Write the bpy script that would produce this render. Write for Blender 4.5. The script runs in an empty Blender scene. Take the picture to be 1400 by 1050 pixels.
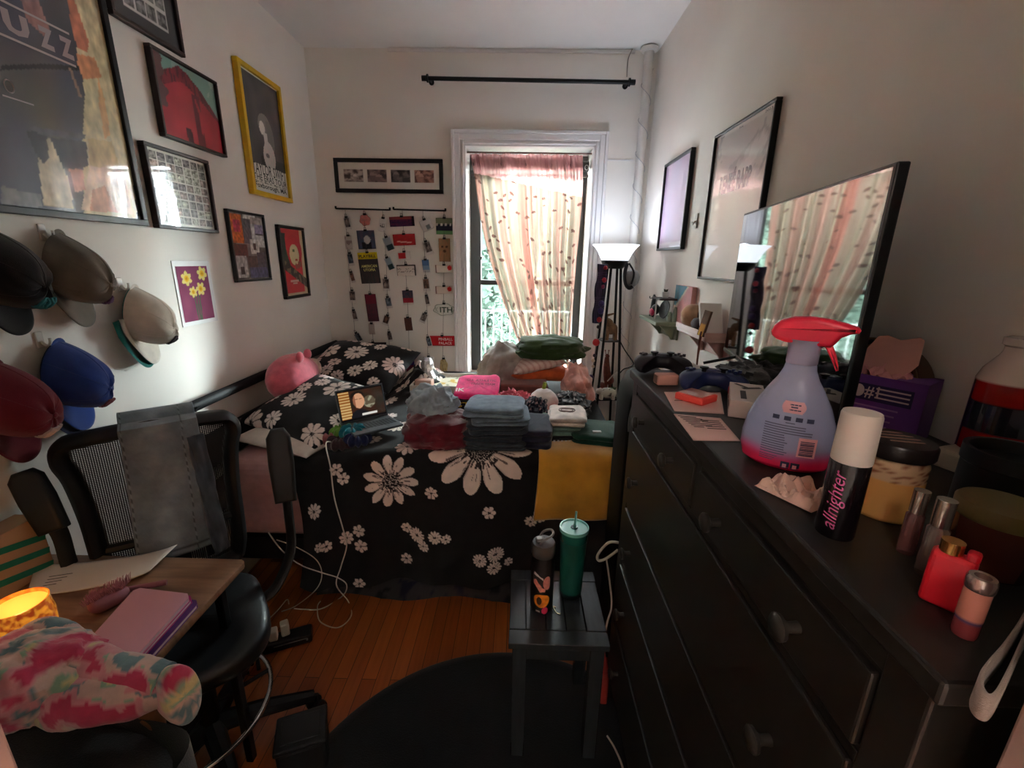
import bpy, bmesh, math, random
from mathutils import Vector, Matrix, noise, Euler

S = bpy.context.scene
COL = S.collection
rnd = random.Random(7)
PI = math.pi
def R(d): return math.radians(d)

# ------------------------------------------------------------------ room
H = 1.64            # eye height of the photographer, standing in the doorway
XL, XR, D, ZC, YN = -1.45, 0.855, 3.33, 2.958, 0.25     # left, right, window wall, ceiling, doorway wall
TOP = 1.31          # dresser top
DESK = 0.74
BZ = 0.82           # bedding top

# camera frame, found from the straight edges of the room
F_PX, YAW, PITCH, ROLL = 602.1, R(-0.957), R(15.64), R(0.931)
_f = Vector((math.sin(YAW)*math.cos(PITCH), math.cos(YAW)*math.cos(PITCH), -math.sin(PITCH)))
_r = Vector((math.cos(YAW), -math.sin(YAW), 0)); _u = _r.cross(_f)
_r, _u = _r*math.cos(ROLL)+_u*math.sin(ROLL), _u*math.cos(ROLL)-_r*math.sin(ROLL)
def at(u, v, x=None, y=None, z=None):
    """point of the photograph -> point on a known plane of the room"""
    d = _f + _r*((u-700)/F_PX) + _u*((525-v)/F_PX)
    t = x/d.x if x is not None else (y/d.y if y is not None else (z-H)/d.z)
    return d*t + Vector((0, 0, H))

# ------------------------------------------------------------------ colour and materials
def lin(c):
    c = c/255.0
    return c/12.92 if c <= .04045 else ((c+.055)/1.055)**2.4
def rgb(r, g, b): return (lin(r), lin(g), lin(b), 1.0)
def mixc(a, b, t): return tuple(a[i]+(b[i]-a[i])*t for i in range(3))

MATS = {}
def mat(key, col=(128, 128, 128), rough=.6, metal=0, spec=.5, coat=0, bump=0, bscale=200, var=0, vscale=30, sheen=0,
        emit=None, estr=0, trans=0, ior=1.45, alpha=1, attr=False, stretch=(1, 1, 1), sss=0):
    if key in MATS: return MATS[key]
    m = bpy.data.materials.new(key); m.use_nodes = True; MATS[key] = m
    nt = m.node_tree; n = nt.nodes; b = n['Principled BSDF']
    c = rgb(*col)
    b.inputs['Base Color'].default_value = c
    b.inputs['Roughness'].default_value = rough
    b.inputs['Metallic'].default_value = metal
    b.inputs['Specular IOR Level'].default_value = spec
    b.inputs['Coat Weight'].default_value = coat
    b.inputs['Coat Roughness'].default_value = .03
    if key == 'print_behind_glass': b.inputs['Coat IOR'].default_value = 1.5
    b.inputs['Sheen Weight'].default_value = sheen
    b.inputs['Transmission Weight'].default_value = trans
    b.inputs['IOR'].default_value = ior
    b.inputs['Alpha'].default_value = alpha
    if sss: b.inputs['Subsurface Weight'].default_value = sss
    if emit:
        b.inputs['Emission Color'].default_value = rgb(*emit); b.inputs['Emission Strength'].default_value = estr
    src = None
    if attr:
        a = n.new('ShaderNodeAttribute'); a.attribute_name = 'Col'; src = a.outputs['Color']
    tc = None
    if var or bump:
        tc = n.new('ShaderNodeTexCoord'); mp = n.new('ShaderNodeMapping'); mp.inputs['Scale'].default_value = stretch
        nt.links.new(tc.outputs['Object'], mp.inputs['Vector'])
    if var:
        t = n.new('ShaderNodeTexNoise'); t.inputs['Scale'].default_value = vscale; t.inputs['Detail'].default_value = 4
        nt.links.new(mp.outputs[0], t.inputs['Vector'])
        mr = n.new('ShaderNodeMapRange'); mr.inputs[1].default_value = .3; mr.inputs[2].default_value = .7
        mr.inputs[3].default_value = 1-var; mr.inputs[4].default_value = 1+var
        nt.links.new(t.outputs['Fac'], mr.inputs[0])
        mx = n.new('ShaderNodeMix'); mx.data_type = 'RGBA'; mx.blend_type = 'MULTIPLY'; mx.inputs[0].default_value = 1
        mx.inputs['A'].default_value = c
        if src: nt.links.new(src, mx.inputs['A'])
        nt.links.new(mr.outputs[0], mx.inputs['B']); src = mx.outputs['Result']
    if src: nt.links.new(src, b.inputs['Base Color'])
    if bump:
        t = n.new('ShaderNodeTexNoise'); t.inputs['Scale'].default_value = bscale; t.inputs['Detail'].default_value = 3
        nt.links.new(mp.outputs[0], t.inputs['Vector'])
        bp = n.new('ShaderNodeBump'); bp.inputs['Strength'].default_value = bump; bp.inputs['Distance'].default_value = .003
        nt.links.new(t.outputs['Fac'], bp.inputs['Height']); nt.links.new(bp.outputs[0], b.inputs['Normal'])
    return m
def cloth(key, col, var=.18, sheen=.25, rough=.9, attr=False, bscale=350, vscale=25):
    return mat(key, col, rough=rough, sheen=sheen, var=var, vscale=vscale, bump=.35, bscale=bscale, spec=.2, attr=attr)

# ------------------------------------------------------------------ mesh builder
class MB:
    def __init__(s):
        s.bm = bmesh.new(); s.col = s.bm.verts.layers.float_color.new('Col'); s.mi = 0; s.usecol = False; s.fl = s.bm.faces.layers.int.new('flat')
    def _take(s, tb, mtx=None, flat=0):
        tb.verts.ensure_lookup_table(); vs = []
        for v in tb.verts:
            nv = s.bm.verts.new(mtx @ v.co if mtx else v.co); nv[s.col] = (.5, .5, .5, 1); vs.append(nv)
        flip = mtx is not None and mtx.determinant() < 0
        for f in tb.faces:
            idx = [vs[v.index] for v in f.verts]
            if flip: idx.reverse()
            try:
                nf = s.bm.faces.new(idx); nf.material_index = s.mi; nf[s.fl] = flat
            except ValueError: pass
        tb.free(); return s
    def box(s, c, d, bev=0, rot=None, seg=2):
        tb = bmesh.new(); bmesh.ops.create_cube(tb, size=1)
        for v in tb.verts: v.co = Vector((v.co.x*d[0], v.co.y*d[1], v.co.z*d[2]))
        if bev:
            bmesh.ops.bevel(tb, geom=list(tb.edges)+list(tb.verts), offset=min(bev, min(d)*.49), segments=seg, affect='EDGES', profile=.5)
        tb.verts.index_update()
        m = Matrix.Translation(Vector(c))
        if rot is not None: m = m @ (rot if isinstance(rot, Matrix) else Euler(rot).to_matrix().to_4x4())
        return s._take(tb, m, 1)
    def bx(s, a, b, bev=0, seg=2):
        a = Vector(a); b = Vector(b)
        return s.box((a+b)/2, (abs(b.x-a.x), abs(b.y-a.y), abs(b.z-a.z)), bev, None, seg)
    def cyl(s, p0, p1, r0, r1=None, seg=16, cap=True):
        r1 = r0 if r1 is None else r1
        return s.tube([p0, p1], r0, seg, radii=[r0, r1], cap=cap)
    def tube(s, pts, r, seg=8, closed=False, radii=None, cap=True, flat=1):
        pts = [Vector(p) for p in pts]; n = len(pts); rings = []
        prev = None
        for i, p in enumerate(pts):
            if closed: t = pts[(i+1) % n]-pts[i-1]
            else: t = pts[min(i+1, n-1)]-pts[max(i-1, 0)]
            if t.length < 1e-9: t = Vector((0, 0, 1))
            t.normalize()
            if prev is None:
                a = Vector((0, 0, 1)) if abs(t.z) < .9 else Vector((1, 0, 0))
                nrm = t.cross(a).normalized()
            else:
                nrm = prev - t*prev.dot(t)
                nrm = nrm.normalized() if nrm.length > 1e-6 else t.orthogonal().normalized()
            prev = nrm; bn = t.cross(nrm)
            rr = radii[i] if radii else r
            ring = []
            for k in range(seg):
                an = 2*PI*k/seg
                v = s.bm.verts.new(p+nrm*(rr*math.cos(an))+bn*(rr*flat*math.sin(an))); v[s.col] = (.5, .5, .5, 1); ring.append(v)
            rings.append(ring)
        for i in range(n if closed else n-1):
            a, b = rings[i], rings[(i+1) % n]
            for k in range(seg):
                f = s.bm.faces.new((a[k], a[(k+1) % seg], b[(k+1) % seg], b[k])); f.material_index = s.mi
        if cap and not closed:
            for ring in (rings[0][::-1], rings[-1]):
                f = s.bm.faces.new(ring); f.material_index = s.mi
        return s
    def lathe(s, prof, c=(0, 0, 0), seg=28, sx=1, sy=1, mtx=None, colfn=None):
        c = Vector(c); rings = []
        if colfn:
            pr_ = []
            for (r0, z0), (r1, z1) in zip(prof, prof[1:]):
                n_ = max(1, min(40, int(math.hypot(r1-r0, z1-z0)/.003)))
                pr_ += [(r0+(r1-r0)*k/n_, z0+(z1-z0)*k/n_) for k in range(n_)]
            prof = pr_+[prof[-1]]
        for r, z in prof:
            ring = []
            for k in range(1 if r < 1e-6 else seg):
                an = 2*PI*k/seg
                p = c+Vector((r*sx*math.cos(an), r*sy*math.sin(an), z))
                if mtx: p = mtx @ p
                v = s.bm.verts.new(p); v[s.col] = (*colfn(an, z), 1) if colfn else (.5, .5, .5, 1)
                ring.append(v)
            rings.append(ring)
        if colfn: s.usecol = True
        for a, b in zip(rings, rings[1:]):
            for k in range(seg):
                q = [a[k % len(a)], a[(k+1) % len(a)], b[(k+1) % len(b)], b[k % len(b)]]
                u = []
                for v in q:
                    if v not in u: u.append(v)
                if len(u) > 2:
                    try: s.bm.faces.new(u).material_index = s.mi
                    except ValueError: pass
        return s
    def grid(s, fn, nu, nv, cu=False, cv=False, col=None):
        g = []
        for i in range(nu+(0 if cu else 1)):
            row = []
            for j in range(nv+(0 if cv else 1)):
                u, w = i/nu, j/nv
                v = s.bm.verts.new(fn(u, w))
                v[s.col] = (*[lin(x) for x in col(u, w)[:3]], 1) if col else (.5, .5, .5, 1)
                row.append(v)
            g.append(row)
        if col: s.usecol = True
        A, B = len(g), len(g[0])
        for i in range(nu):
            for j in range(nv):
                q = (g[i][j], g[(i+1) % A][j], g[(i+1) % A][(j+1) % B], g[i][(j+1) % B])
                try: s.bm.faces.new(q).material_index = s.mi
                except ValueError: pass
        return s
    def prism(s, poly, h, mtx=None, bev=0, seg=2):
        tb = bmesh.new(); vs = [tb.verts.new((x, y, 0)) for x, y in poly]
        f = tb.faces.new(vs); bmesh.ops.recalc_face_normals(tb, faces=[f])
        if f.normal.z < 0: f.normal_flip()
        ex = bmesh.ops.extrude_face_region(tb, geom=[f])
        for e in ex['geom']:
            if isinstance(e, bmesh.types.BMVert): e.co.z += h
        bmesh.ops.recalc_face_normals(tb, faces=tb.faces)
        if bev:
            ed = [e for e in tb.edges if abs(e.verts[0].co.z-e.verts[1].co.z) < 1e-6]
            bmesh.ops.bevel(tb, geom=ed, offset=bev, segments=seg, affect='EDGES', profile=.5)
        tb.verts.index_update()
        return s._take(tb, mtx)
    def ball(s, c, r, seg=20, fn=None, col=None, mtx=None):
        if not hasattr(r, '__len__'): r = (r, r, r)
        c = Vector(c)
        def f(u, w):
            a = 2*PI*u; b = PI*(w-.5)
            d = Vector((math.cos(b)*math.cos(a), math.cos(b)*math.sin(a), math.sin(b)))
            k = fn(d) if fn else 1
            p = Vector((d.x*r[0]*k, d.y*r[1]*k, d.z*r[2]*k))
            if mtx: p = mtx.to_3x3() @ p
            return c+p
        s.grid(f, seg, max(6, seg//2), cu=True, col=col)
        bmesh.ops.remove_doubles(s.bm, verts=s.bm.verts, dist=1e-6)
        return s
    def text(s, body, o, ux, uy, w=None, h=None, lift=.0008, align='L', sy=1, bold=.012):
        cu = bpy.data.curves.new('t', 'FONT'); cu.body = body; cu.resolution_u = 2; cu.size = 1; cu.fill_mode = 'FRONT'; cu.offset = bold
        ob = bpy.data.objects.new('t', cu)
        me = bpy.data.meshes.new_from_object(ob)
        if not len(me.vertices): return s
        xs = [v.co.x for v in me.vertices]; ys = [v.co.y for v in me.vertices]
        x0, x1, y0, y1 = min(xs), max(xs), min(ys), max(ys)
        kx = ky = 1
        if w: kx = w/(x1-x0)
        if h: ky = h/(y1-y0)
        if w and not h: ky = kx*sy
        if h and not w: kx = ky
        ux = Vector(ux).normalized(); uy = Vector(uy).normalized(); nn = ux.cross(uy); o = Vector(o)
        off = 0 if align == 'L' else -(x1-x0)*kx/2
        tb = bmesh.new(); tb.from_mesh(me)
        for v in tb.verts:
            x, y = (v.co.x-x0)*kx+off, (v.co.y-y0)*ky
            v.co = o+ux*x+uy*y+nn*lift
        tb.verts.index_update()
        s._take(tb)
        bpy.data.objects.remove(ob); bpy.data.meshes.remove(me); bpy.data.curves.remove(cu)
        return s

WM = {}
def finish(mb, name, mats, smooth=True, ang=42, M=None, keepn=False):
    bm = mb.bm
    if M is not None: bmesh.ops.transform(bm, matrix=M, verts=bm.verts)
    if not keepn: bmesh.ops.recalc_face_normals(bm, faces=bm.faces)
    bm.normal_update()
    lim = R(ang)
    for f in bm.faces: f.smooth = smooth and not f[mb.fl]
    for e in bm.edges:
        if len(e.link_faces) == 2:
            try: e.smooth = e.calc_face_angle() < lim
            except ValueError: pass
    bm.faces.layers.int.remove(mb.fl)
    if not mb.usecol: bm.verts.layers.float_color.remove(mb.col)
    me = bpy.data.meshes.new(name); bm.to_mesh(me); bm.free()
    for m in (mats if isinstance(mats, (list, tuple)) else [mats]): me.materials.append(m)
    o = bpy.data.objects.new(name, me); COL.objects.link(o); return o
def tag(o, label=None, cat=None, group=None, kind=None):
    if label: o['label'] = label
    if cat: o['category'] = cat
    if group: o['group'] = group
    if kind: o['kind'] = kind
    return o
def thing(name, label, cat, loc=(0, 0, 0), rz=0, group=None, rot=None):
    o = bpy.data.objects.new(name, None); COL.objects.link(o); o.empty_display_size = .05
    o.location = loc; o.rotation_euler = rot if rot else (0, 0, rz)
    WM[o.name] = Matrix.Translation(Vector(loc)) @ o.rotation_euler.to_matrix().to_4x4()
    return tag(o, label, cat, group)
def part(mb, name, mats, parent, local=False, label=None, **k):
    """a part; its mesh is given in room coordinates unless local"""
    M = WM[parent.name]
    o = finish(mb, name, mats, M=None if local else M.inverted(), **k)
    o.parent = parent; WM[o.name] = M
    if label: o['label'] = label
    return o
def single(mb, name, mats, label=None, cat=None, group=None, kind=None, origin=None, **k):
    """a thing of one mesh, origin at its base"""
    if origin is None:
        xs = [v.co for v in mb.bm.verts]
        origin = Vector(((min(v.x for v in xs)+max(v.x for v in xs))/2, (min(v.y for v in xs)+max(v.y for v in xs))/2, min(v.z for v in xs)))
    o = finish(mb, name, mats, M=Matrix.Translation(-Vector(origin)), **k)
    o.location = origin; WM[o.name] = Matrix.Translation(Vector(origin))
    return tag(o, label, cat, group, kind)
def struct(mb, name, mats, **k): return single(mb, name, mats, kind='structure', **k)
def dup(o, loc=None, rz=None, label=None, parent=None):
    c = o.copy(); COL.objects.link(c)
    if parent: c.parent = parent
    for ch in list(o.children): dup(ch, parent=c)
    if loc is not None: c.location = loc
    if rz is not None: c.rotation_euler.z = rz
    if label: c['label'] = label
    return c
def spline(pts, n=8, closed=False):
    pts = [Vector(p) for p in pts]; out = []; N = len(pts)
    for i in range(N if closed else N-1):
        if closed: p0, p1, p2, p3 = pts[i-1], pts[i], pts[(i+1) % N], pts[(i+2) % N]
        else: p0, p1, p2, p3 = pts[max(i-1, 0)], pts[i], pts[i+1], pts[min(i+2, N-1)]
        for k in range(n):
            t = k/n
            out.append(.5*((2*p1)+(p2-p0)*t+(2*p0-5*p1+4*p2-p3)*t*t+(3*p1-p0-3*p2+p3)*t**3))
    if not closed: out.append(pts[-1])
    return out
def nz(*a): return noise.noise(Vector(a))
def fbm(x, y, z=0): return noise.fractal(Vector((x, y, z)), 1, 2, 4)
def rot_z(a): return Matrix.Rotation(a, 4, 'Z')
def sstep(a, b, x):
    t = min(1, max(0, (x-a)/(b-a))); return t*t*(3-2*t)

# common materials
PAINT = mat('painted_print', rough=.75, coat=.0, attr=True, spec=.12)
GLOSSP = mat('print_behind_glass', rough=.35, coat=1, attr=True, spec=.3)
BLACKP = mat('black_plastic', (18, 17, 18), rough=.45)
BLACKM = mat('black_metal', (16, 15, 16), rough=.4, metal=.3)
WHITEP = mat('white_plastic', (222, 216, 208), rough=.4)
WIRE = mat('white_cable', (205, 195, 182), rough=.5)
CHROME = mat('chrome', (210, 208, 205), rough=.15, metal=1)
PAPER = mat('paper', (222, 212, 205), rough=.8)
INK = mat('ink', (30, 28, 32), rough=.7)
# ================================================================== the setting
def wall_mat(key, col):
    return mat(key, col, rough=.75, var=.03, vscale=3, bump=.12, bscale=60, spec=.3)
WALL = wall_mat('wall_paint', (231, 225, 217))
CEIL = wall_mat('ceiling_paint', (232, 230, 227))
TRIM = mat('trim_gloss_white', (228, 224, 222), rough=.35, bump=.05, bscale=40)
T = .12
m = MB(); m.bx((XL-T, YN-.12, -.02), (XL, D+T, ZC+.1)); struct(m, 'wall_left', WALL)
m = MB(); m.bx((XR, YN-.12, -.02), (XR+T, D+T, ZC+.1)); struct(m, 'wall_right', WALL)
WX0, WX1, WZ0, WZ1 = -.412, .486, .73, 2.402
m = MB()
WT = .40
m.bx((XL-.0, D, -.02), (WX0, D+WT, ZC)); m.bx((WX1, D, -.02), (XR, D+WT, ZC))
m.bx((WX0, D, WZ1), (WX1, D+WT, ZC)); m.bx((WX0, D, -.02), (WX1, D+WT, WZ0)); struct(m, 'wall_back', WALL)
DX0, DX1 = at(28, 1050, y=YN+.018).x-.012, at(1358, 1050, y=YN+.018).x+.012
m = MB()
m.bx((XL, YN-.12, -.02), (DX0-.0, YN, ZC)); m.bx((DX1, YN-.12, -.02), (XR, YN, ZC)); m.bx((DX0, YN-.12, 2.12), (DX1, YN, ZC)); struct(m, 'wall_front', WALL)
m = MB()
m.bx((DX0-.09, YN, 0), (DX0, YN+.018, 2.2), .004); m.bx((DX1, YN, 0), (DX1+.06, YN+.018, 2.2), .004); m.bx((DX0-.09, YN, 2.12), (DX1+.06, YN+.018, 2.2), .004)
m.bx((DX0-.0, YN-.12, 0), (DX0+.012, YN+.018, 2.12), .003); m.bx((DX1-.012, YN-.12, 0), (DX1, YN+.018, 2.12), .003)
struct(m, 'trim_1', mat('door_trim', (176, 146, 138), rough=.5))
m = MB(); m.bx((XL-.1, YN-.12, ZC), (XR+.1, D+.1, ZC+.1)); struct(m, 'ceiling', CEIL)
# hall behind the doorway
HALL = wall_mat('hall_paint', (150, 138, 126))
m = MB(); m.bx((-1.2, -1.3, 0), (-1.1, YN-.12, 2.6)); m.bx((1.1, -1.3, 0), (1.2, YN-.12, 2.6)); m.bx((-1.2, -1.4, 0), (1.2, -1.3, 2.6)); struct(m, 'wall_hall', HALL)
m = MB(); m.bx((-1.2, -1.4, 2.5), (1.2, YN-.12, 2.6)); struct(m, 'ceiling_hall', HALL)

def floor_mat():
    m = bpy.data.materials.new('oak_boards'); m.use_nodes = True; nt = m.node_tree; n = nt.nodes; b = n['Principled BSDF']
    tc = n.new('ShaderNodeTexCoord'); mp = n.new('ShaderNodeMapping'); mp.inputs['Rotation'].default_value = (0, 0, R(90))
    nt.links.new(tc.outputs['Object'], mp.inputs[0])
    br = n.new('ShaderNodeTexBrick'); br.inputs['Scale'].default_value = 1; br.inputs['Brick Width'].default_value = 1.1
    br.inputs['Row Height'].default_value = .058; br.inputs['Mortar Size'].default_value = .0012; br.offset = .37
    br.inputs['Color1'].default_value = rgb(176, 96, 44); br.inputs['Color2'].default_value = rgb(140, 68, 28); br.inputs['Mortar'].default_value = rgb(45, 22, 10)
    nt.links.new(mp.outputs[0], br.inputs['Vector'])
    mp2 = n.new('ShaderNodeMapping'); mp2.inputs['Scale'].default_value = (40, 2.5, 1); nt.links.new(tc.outputs['Object'], mp2.inputs[0])
    ns = n.new('ShaderNodeTexNoise'); ns.inputs['Scale'].default_value = 2; ns.inputs['Detail'].default_value = 6; nt.links.new(mp2.outputs[0], ns.inputs['Vector'])
    mr = n.new('ShaderNodeMapRange'); mr.inputs[3].default_value = .65; mr.inputs[4].default_value = 1.3; nt.links.new(ns.outputs['Fac'], mr.inputs[0])
    mx = n.new('ShaderNodeMix'); mx.data_type = 'RGBA'; mx.blend_type = 'MULTIPLY'; mx.inputs[0].default_value = 1
    nt.links.new(br.outputs['Color'], mx.inputs['A']); nt.links.new(mr.outputs[0], mx.inputs['B']); nt.links.new(mx.outputs['Result'], b.inputs['Base Color'])
    b.inputs['Roughness'].default_value = .38
    return m
m = MB(); m.bx((XL-.1, -1.4, -.1), (XR+.4, D+.02, 0)); struct(m, 'floor', floor_mat())
m = MB(); m.bx((XL, YN, 0), (XL+.015, D, .12), .004); struct(m, 'baseboard_left', TRIM)
m = MB(); m.bx((XR-.015, YN, 0), (XR, D, .12), .004); struct(m, 'baseboard_right', TRIM)
m = MB(); m.bx((XL+.015, D-.015, 0), (XR-.015, D, .12), .004); struct(m, 'baseboard_back', TRIM)

# window casing: stepped moulding, head and two legs
m = MB()
CO = .083
def casing(o0, o1, dep):
    m.bx((WX0-o1, D-dep, .1), (WX0-o0, D, WZ1+o1), .004)
    m.bx((WX1+o0, D-dep, .1), (WX1+o1, D, WZ1+o1), .004)
    m.bx((WX0-o0, D-dep, WZ1+o0), (WX1+o0, D, WZ1+o1), .004)
casing(.0, .083, .014); casing(.062, .083, .034); casing(.026, .062, .024); casing(.0, .012, .022)
struct(m, 'trim_2', TRIM)
# deep white reveal of the opening
m = MB(); g = .012
m.bx((WX0, D-.012, WZ0), (WX0+g, D+WT, WZ1)); m.bx((WX1-g, D-.012, WZ0), (WX1, D+WT, WZ1)); m.bx((WX0, D-.012, WZ1-g), (WX1, D+WT, WZ1)); m.bx((WX0, D-.012, WZ0), (WX1, D+WT, WZ0+.02))
struct(m, 'trim_3', TRIM)
# picture moulding / crack strip under the ceiling at the right, and a shallow plaster line beside the window
m = MB(); m.bx((at(530, 66, y=D).x, D-.014, ZC-.020), (at(868, 70, y=D).x, D, ZC), .003); struct(m, 'trim_4', TRIM)
a = at(829, 217.5, y=D); b = at(866, 219, y=D)
m = MB(); m.bx((a.x, D-.006, a.z-.012), (b.x, D, a.z), .002); m.bx((a.x, D-.004, 1.6), (a.x+.006, D, a.z), .001); struct(m, 'trim_5', TRIM)

# window: dark double hung sash in the reveal
w = thing('window_1', None, None, ((WX0+WX1)/2, D+.29, WZ0)); w['kind'] = 'structure'
SASH = mat('dark_sash_paint', (52, 54, 52), rough=.5)
yS = D+.29
m = MB(); x0, x1 = WX0+g, WX1-g
lw = at(658, 400, y=yS).x-x0
m.bx((x0, yS-.03, WZ0+.02), (x0+lw, yS+.03, WZ1-g), .004); m.bx((x1-.055, yS-.03, WZ0+.02), (x1, yS+.03, WZ1-g), .004)
m.bx((x0, yS-.02, WZ1-.07), (x1, yS+.03, WZ1-g), .004)
part(m, 'window_frame', SASH, w)
zr = at(670, 386, y=yS).z; zb = at(680, 503, y=yS).z
m = MB(); m.bx((x0+lw, yS-.03, zr-.02), (x1-.055, yS+.0, zr+.02), .003); part(m, 'meeting_rail', SASH, w)
m = MB(); m.bx((x0+lw-.01, yS-.035, zb-.025), (x1-.05, yS+.005, zb+.02), .003); m.bx((x0+lw-.012, yS-.035, WZ0+.02), (x0+lw+.006, yS-.01, zb)); part(m, 'bottom_rail', mat('bottom_rail', (38, 40, 40), rough=.4), w)
m = MB(); c = at(655, 353, y=yS-.04); m.box(c, (.05, .03, .025), .004); part(m, 'sash_lock', SASH, w)
def glass_mat():
    m = bpy.data.materials.new('window_glass'); m.use_nodes = True; nt = m.node_tree; n = nt.nodes
    n.remove(n['Principled BSDF']); o = n['Material Output']
    t = n.new('ShaderNodeBsdfTransparent'); t.inputs[0].default_value = (.93, .97, .95, 1); gl = n.new('ShaderNodeBsdfGlossy'); gl.inputs['Roughness'].default_value = .02
    fr = n.new('ShaderNodeFresnel'); mx = n.new('ShaderNodeMixShader')
    nt.links.new(fr.outputs[0], mx.inputs[0]); nt.links.new(t.outputs[0], mx.inputs[1]); nt.links.new(gl.outputs[0], mx.inputs[2]); nt.links.new(mx.outputs[0], o.inputs[0]); return m
WG = glass_mat()
m = MB(); m.bx((x0+lw, yS+.012, zr), (x1-.055, yS+.016, WZ1-.07)); m.bx((x0+lw, yS-.016, zb), (x1-.055, yS-.012, zr)); part(m, 'pane', WG, w)

# sheer pink curtain on a thin rod
yC = D+.075
rodz = at(700, 209, y=yC).z
m = MB(); m.cyl((WX0+.012, yC, rodz), (WX1-.012, yC, rodz), .006, seg=10); single(m, 'tension_rod', mat('brass_rod', (110, 84, 78), rough=.35, metal=.6), 'thin rod across the window reveal carrying the pink sheer curtain', 'curtain rod')
def curtain_mat():
    m = bpy.data.materials.new('sheer_voile'); m.use_nodes = True; nt = m.node_tree; n = nt.nodes
    n.remove(n['Principled BSDF']); o = n['Material Output']
    a = n.new('ShaderNodeAttribute'); a.attribute_name = 'Col'
    tr = n.new('ShaderNodeBsdfTransparent'); tl = n.new('ShaderNodeBsdfTranslucent'); df = n.new('ShaderNodeBsdfDiffuse')
    m1 = n.new('ShaderNodeMixShader'); m1.inputs[0].default_value = .45
    nt.links.new(a.outputs['Color'], tl.inputs[0]); nt.links.new(a.outputs['Color'], df.inputs[0])
    nt.links.new(tl.outputs[0], m1.inputs[1]); nt.links.new(df.outputs[0], m1.inputs[2])
    m2 = n.new('ShaderNodeMixShader'); m2.inputs[0].default_value = .70
    nt.links.new(a.outputs['Alpha'], m2.inputs[0])
    nt.links.new(tr.outputs[0], m2.inputs[1]); nt.links.new(m1.outputs[0], m2.inputs[2]); nt.links.new(m2.outputs[0], o.inputs[0]); return m
cl = [(641, 210), (648, 245), (656, 300), (668, 352), (690, 420), (712, 475), (738, 522), (750, 545)]
cr = [(796, 212), (796, 255), (793, 300), (788, 352), (783, 420), (779, 475), (776, 522), (774, 545)]
L_ = [at(u, v, y=yC) for u, v in cl]; R_ = [at(u, v, y=yC) for u, v in cr]
Ls = spline(L_, 12); Rs = spline(R_, 12); NR = len(Ls)-1
leaves = []
lr = random.Random(3)
for k in range(150):
    leaves.append((lr.random(), lr.uniform(.11, .99), lr.choice((-1, 1))*lr.uniform(.1, 1.2), lr.uniform(.8, 1.25)))
def cur_p(u, w):
    i = min(NR-1, int(w*NR)); t = w*NR-i
    a = Ls[i].lerp(Ls[i+1], t); b = Rs[i].lerp(Rs[i+1], t)
    uu = u+.012*math.sin(u*31+1)*(1-w)
    p = a.lerp(b, uu)
    amp = .012+.02*sstep(.05, .5, w)
    p.y += amp*math.sin(u*2*PI*11+2*math.sin(u*9)+w*1.5)+.012*math.sin(u*2*PI*4.3+1.2+w*3)-.03*w
    if w < .12: p.y += .005*math.sin(u*2*PI*38)
    return p
def cur_c(u, w):
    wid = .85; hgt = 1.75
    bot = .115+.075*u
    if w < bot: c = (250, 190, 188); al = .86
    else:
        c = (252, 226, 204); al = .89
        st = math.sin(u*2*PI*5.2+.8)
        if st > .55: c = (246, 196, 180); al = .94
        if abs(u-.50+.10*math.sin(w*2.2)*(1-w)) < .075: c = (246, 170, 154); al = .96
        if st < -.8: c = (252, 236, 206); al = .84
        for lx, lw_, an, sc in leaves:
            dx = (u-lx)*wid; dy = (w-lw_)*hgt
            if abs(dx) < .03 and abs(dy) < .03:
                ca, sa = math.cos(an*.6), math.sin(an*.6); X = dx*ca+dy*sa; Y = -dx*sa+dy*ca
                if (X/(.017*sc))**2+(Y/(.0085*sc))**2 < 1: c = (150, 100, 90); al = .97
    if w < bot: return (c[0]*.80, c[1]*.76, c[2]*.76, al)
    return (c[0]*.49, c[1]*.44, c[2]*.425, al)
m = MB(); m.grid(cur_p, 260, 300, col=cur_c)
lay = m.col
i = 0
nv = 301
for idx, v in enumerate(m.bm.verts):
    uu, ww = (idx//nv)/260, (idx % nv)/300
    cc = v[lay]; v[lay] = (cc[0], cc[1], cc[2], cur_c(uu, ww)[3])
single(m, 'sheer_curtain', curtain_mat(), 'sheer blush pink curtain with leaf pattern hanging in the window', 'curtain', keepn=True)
# rolled blind at the head of the window
m = MB(); zb_ = at(800, 228, y=D+.14).z
m.cyl((x0+.02, D+.13, zb_), (x1-.01, D+.13, zb_), .035, seg=20); m.bx((x0+.02, D+.105, zb_-.075), (x1-.01, D+.13, zb_-.06), .003)
t = thing('roller_blind', 'dark rolled-up blind at the top of the window behind the curtain', 'blind', ((x0+x1)/2, D+.13, zb_))
part(m, 'roll', mat('blind_fabric', (70, 62, 60), rough=.8), t)
m = MB(); c = at(802, 229, y=D+.09); m.tube([c+Vector((.012*math.cos(a), 0, .016*math.sin(a))) for a in [k*PI/8 for k in range(16)]], .003, 6, closed=True); part(m, 'pull_ring', WHITEP, t, label='white ring')

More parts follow.
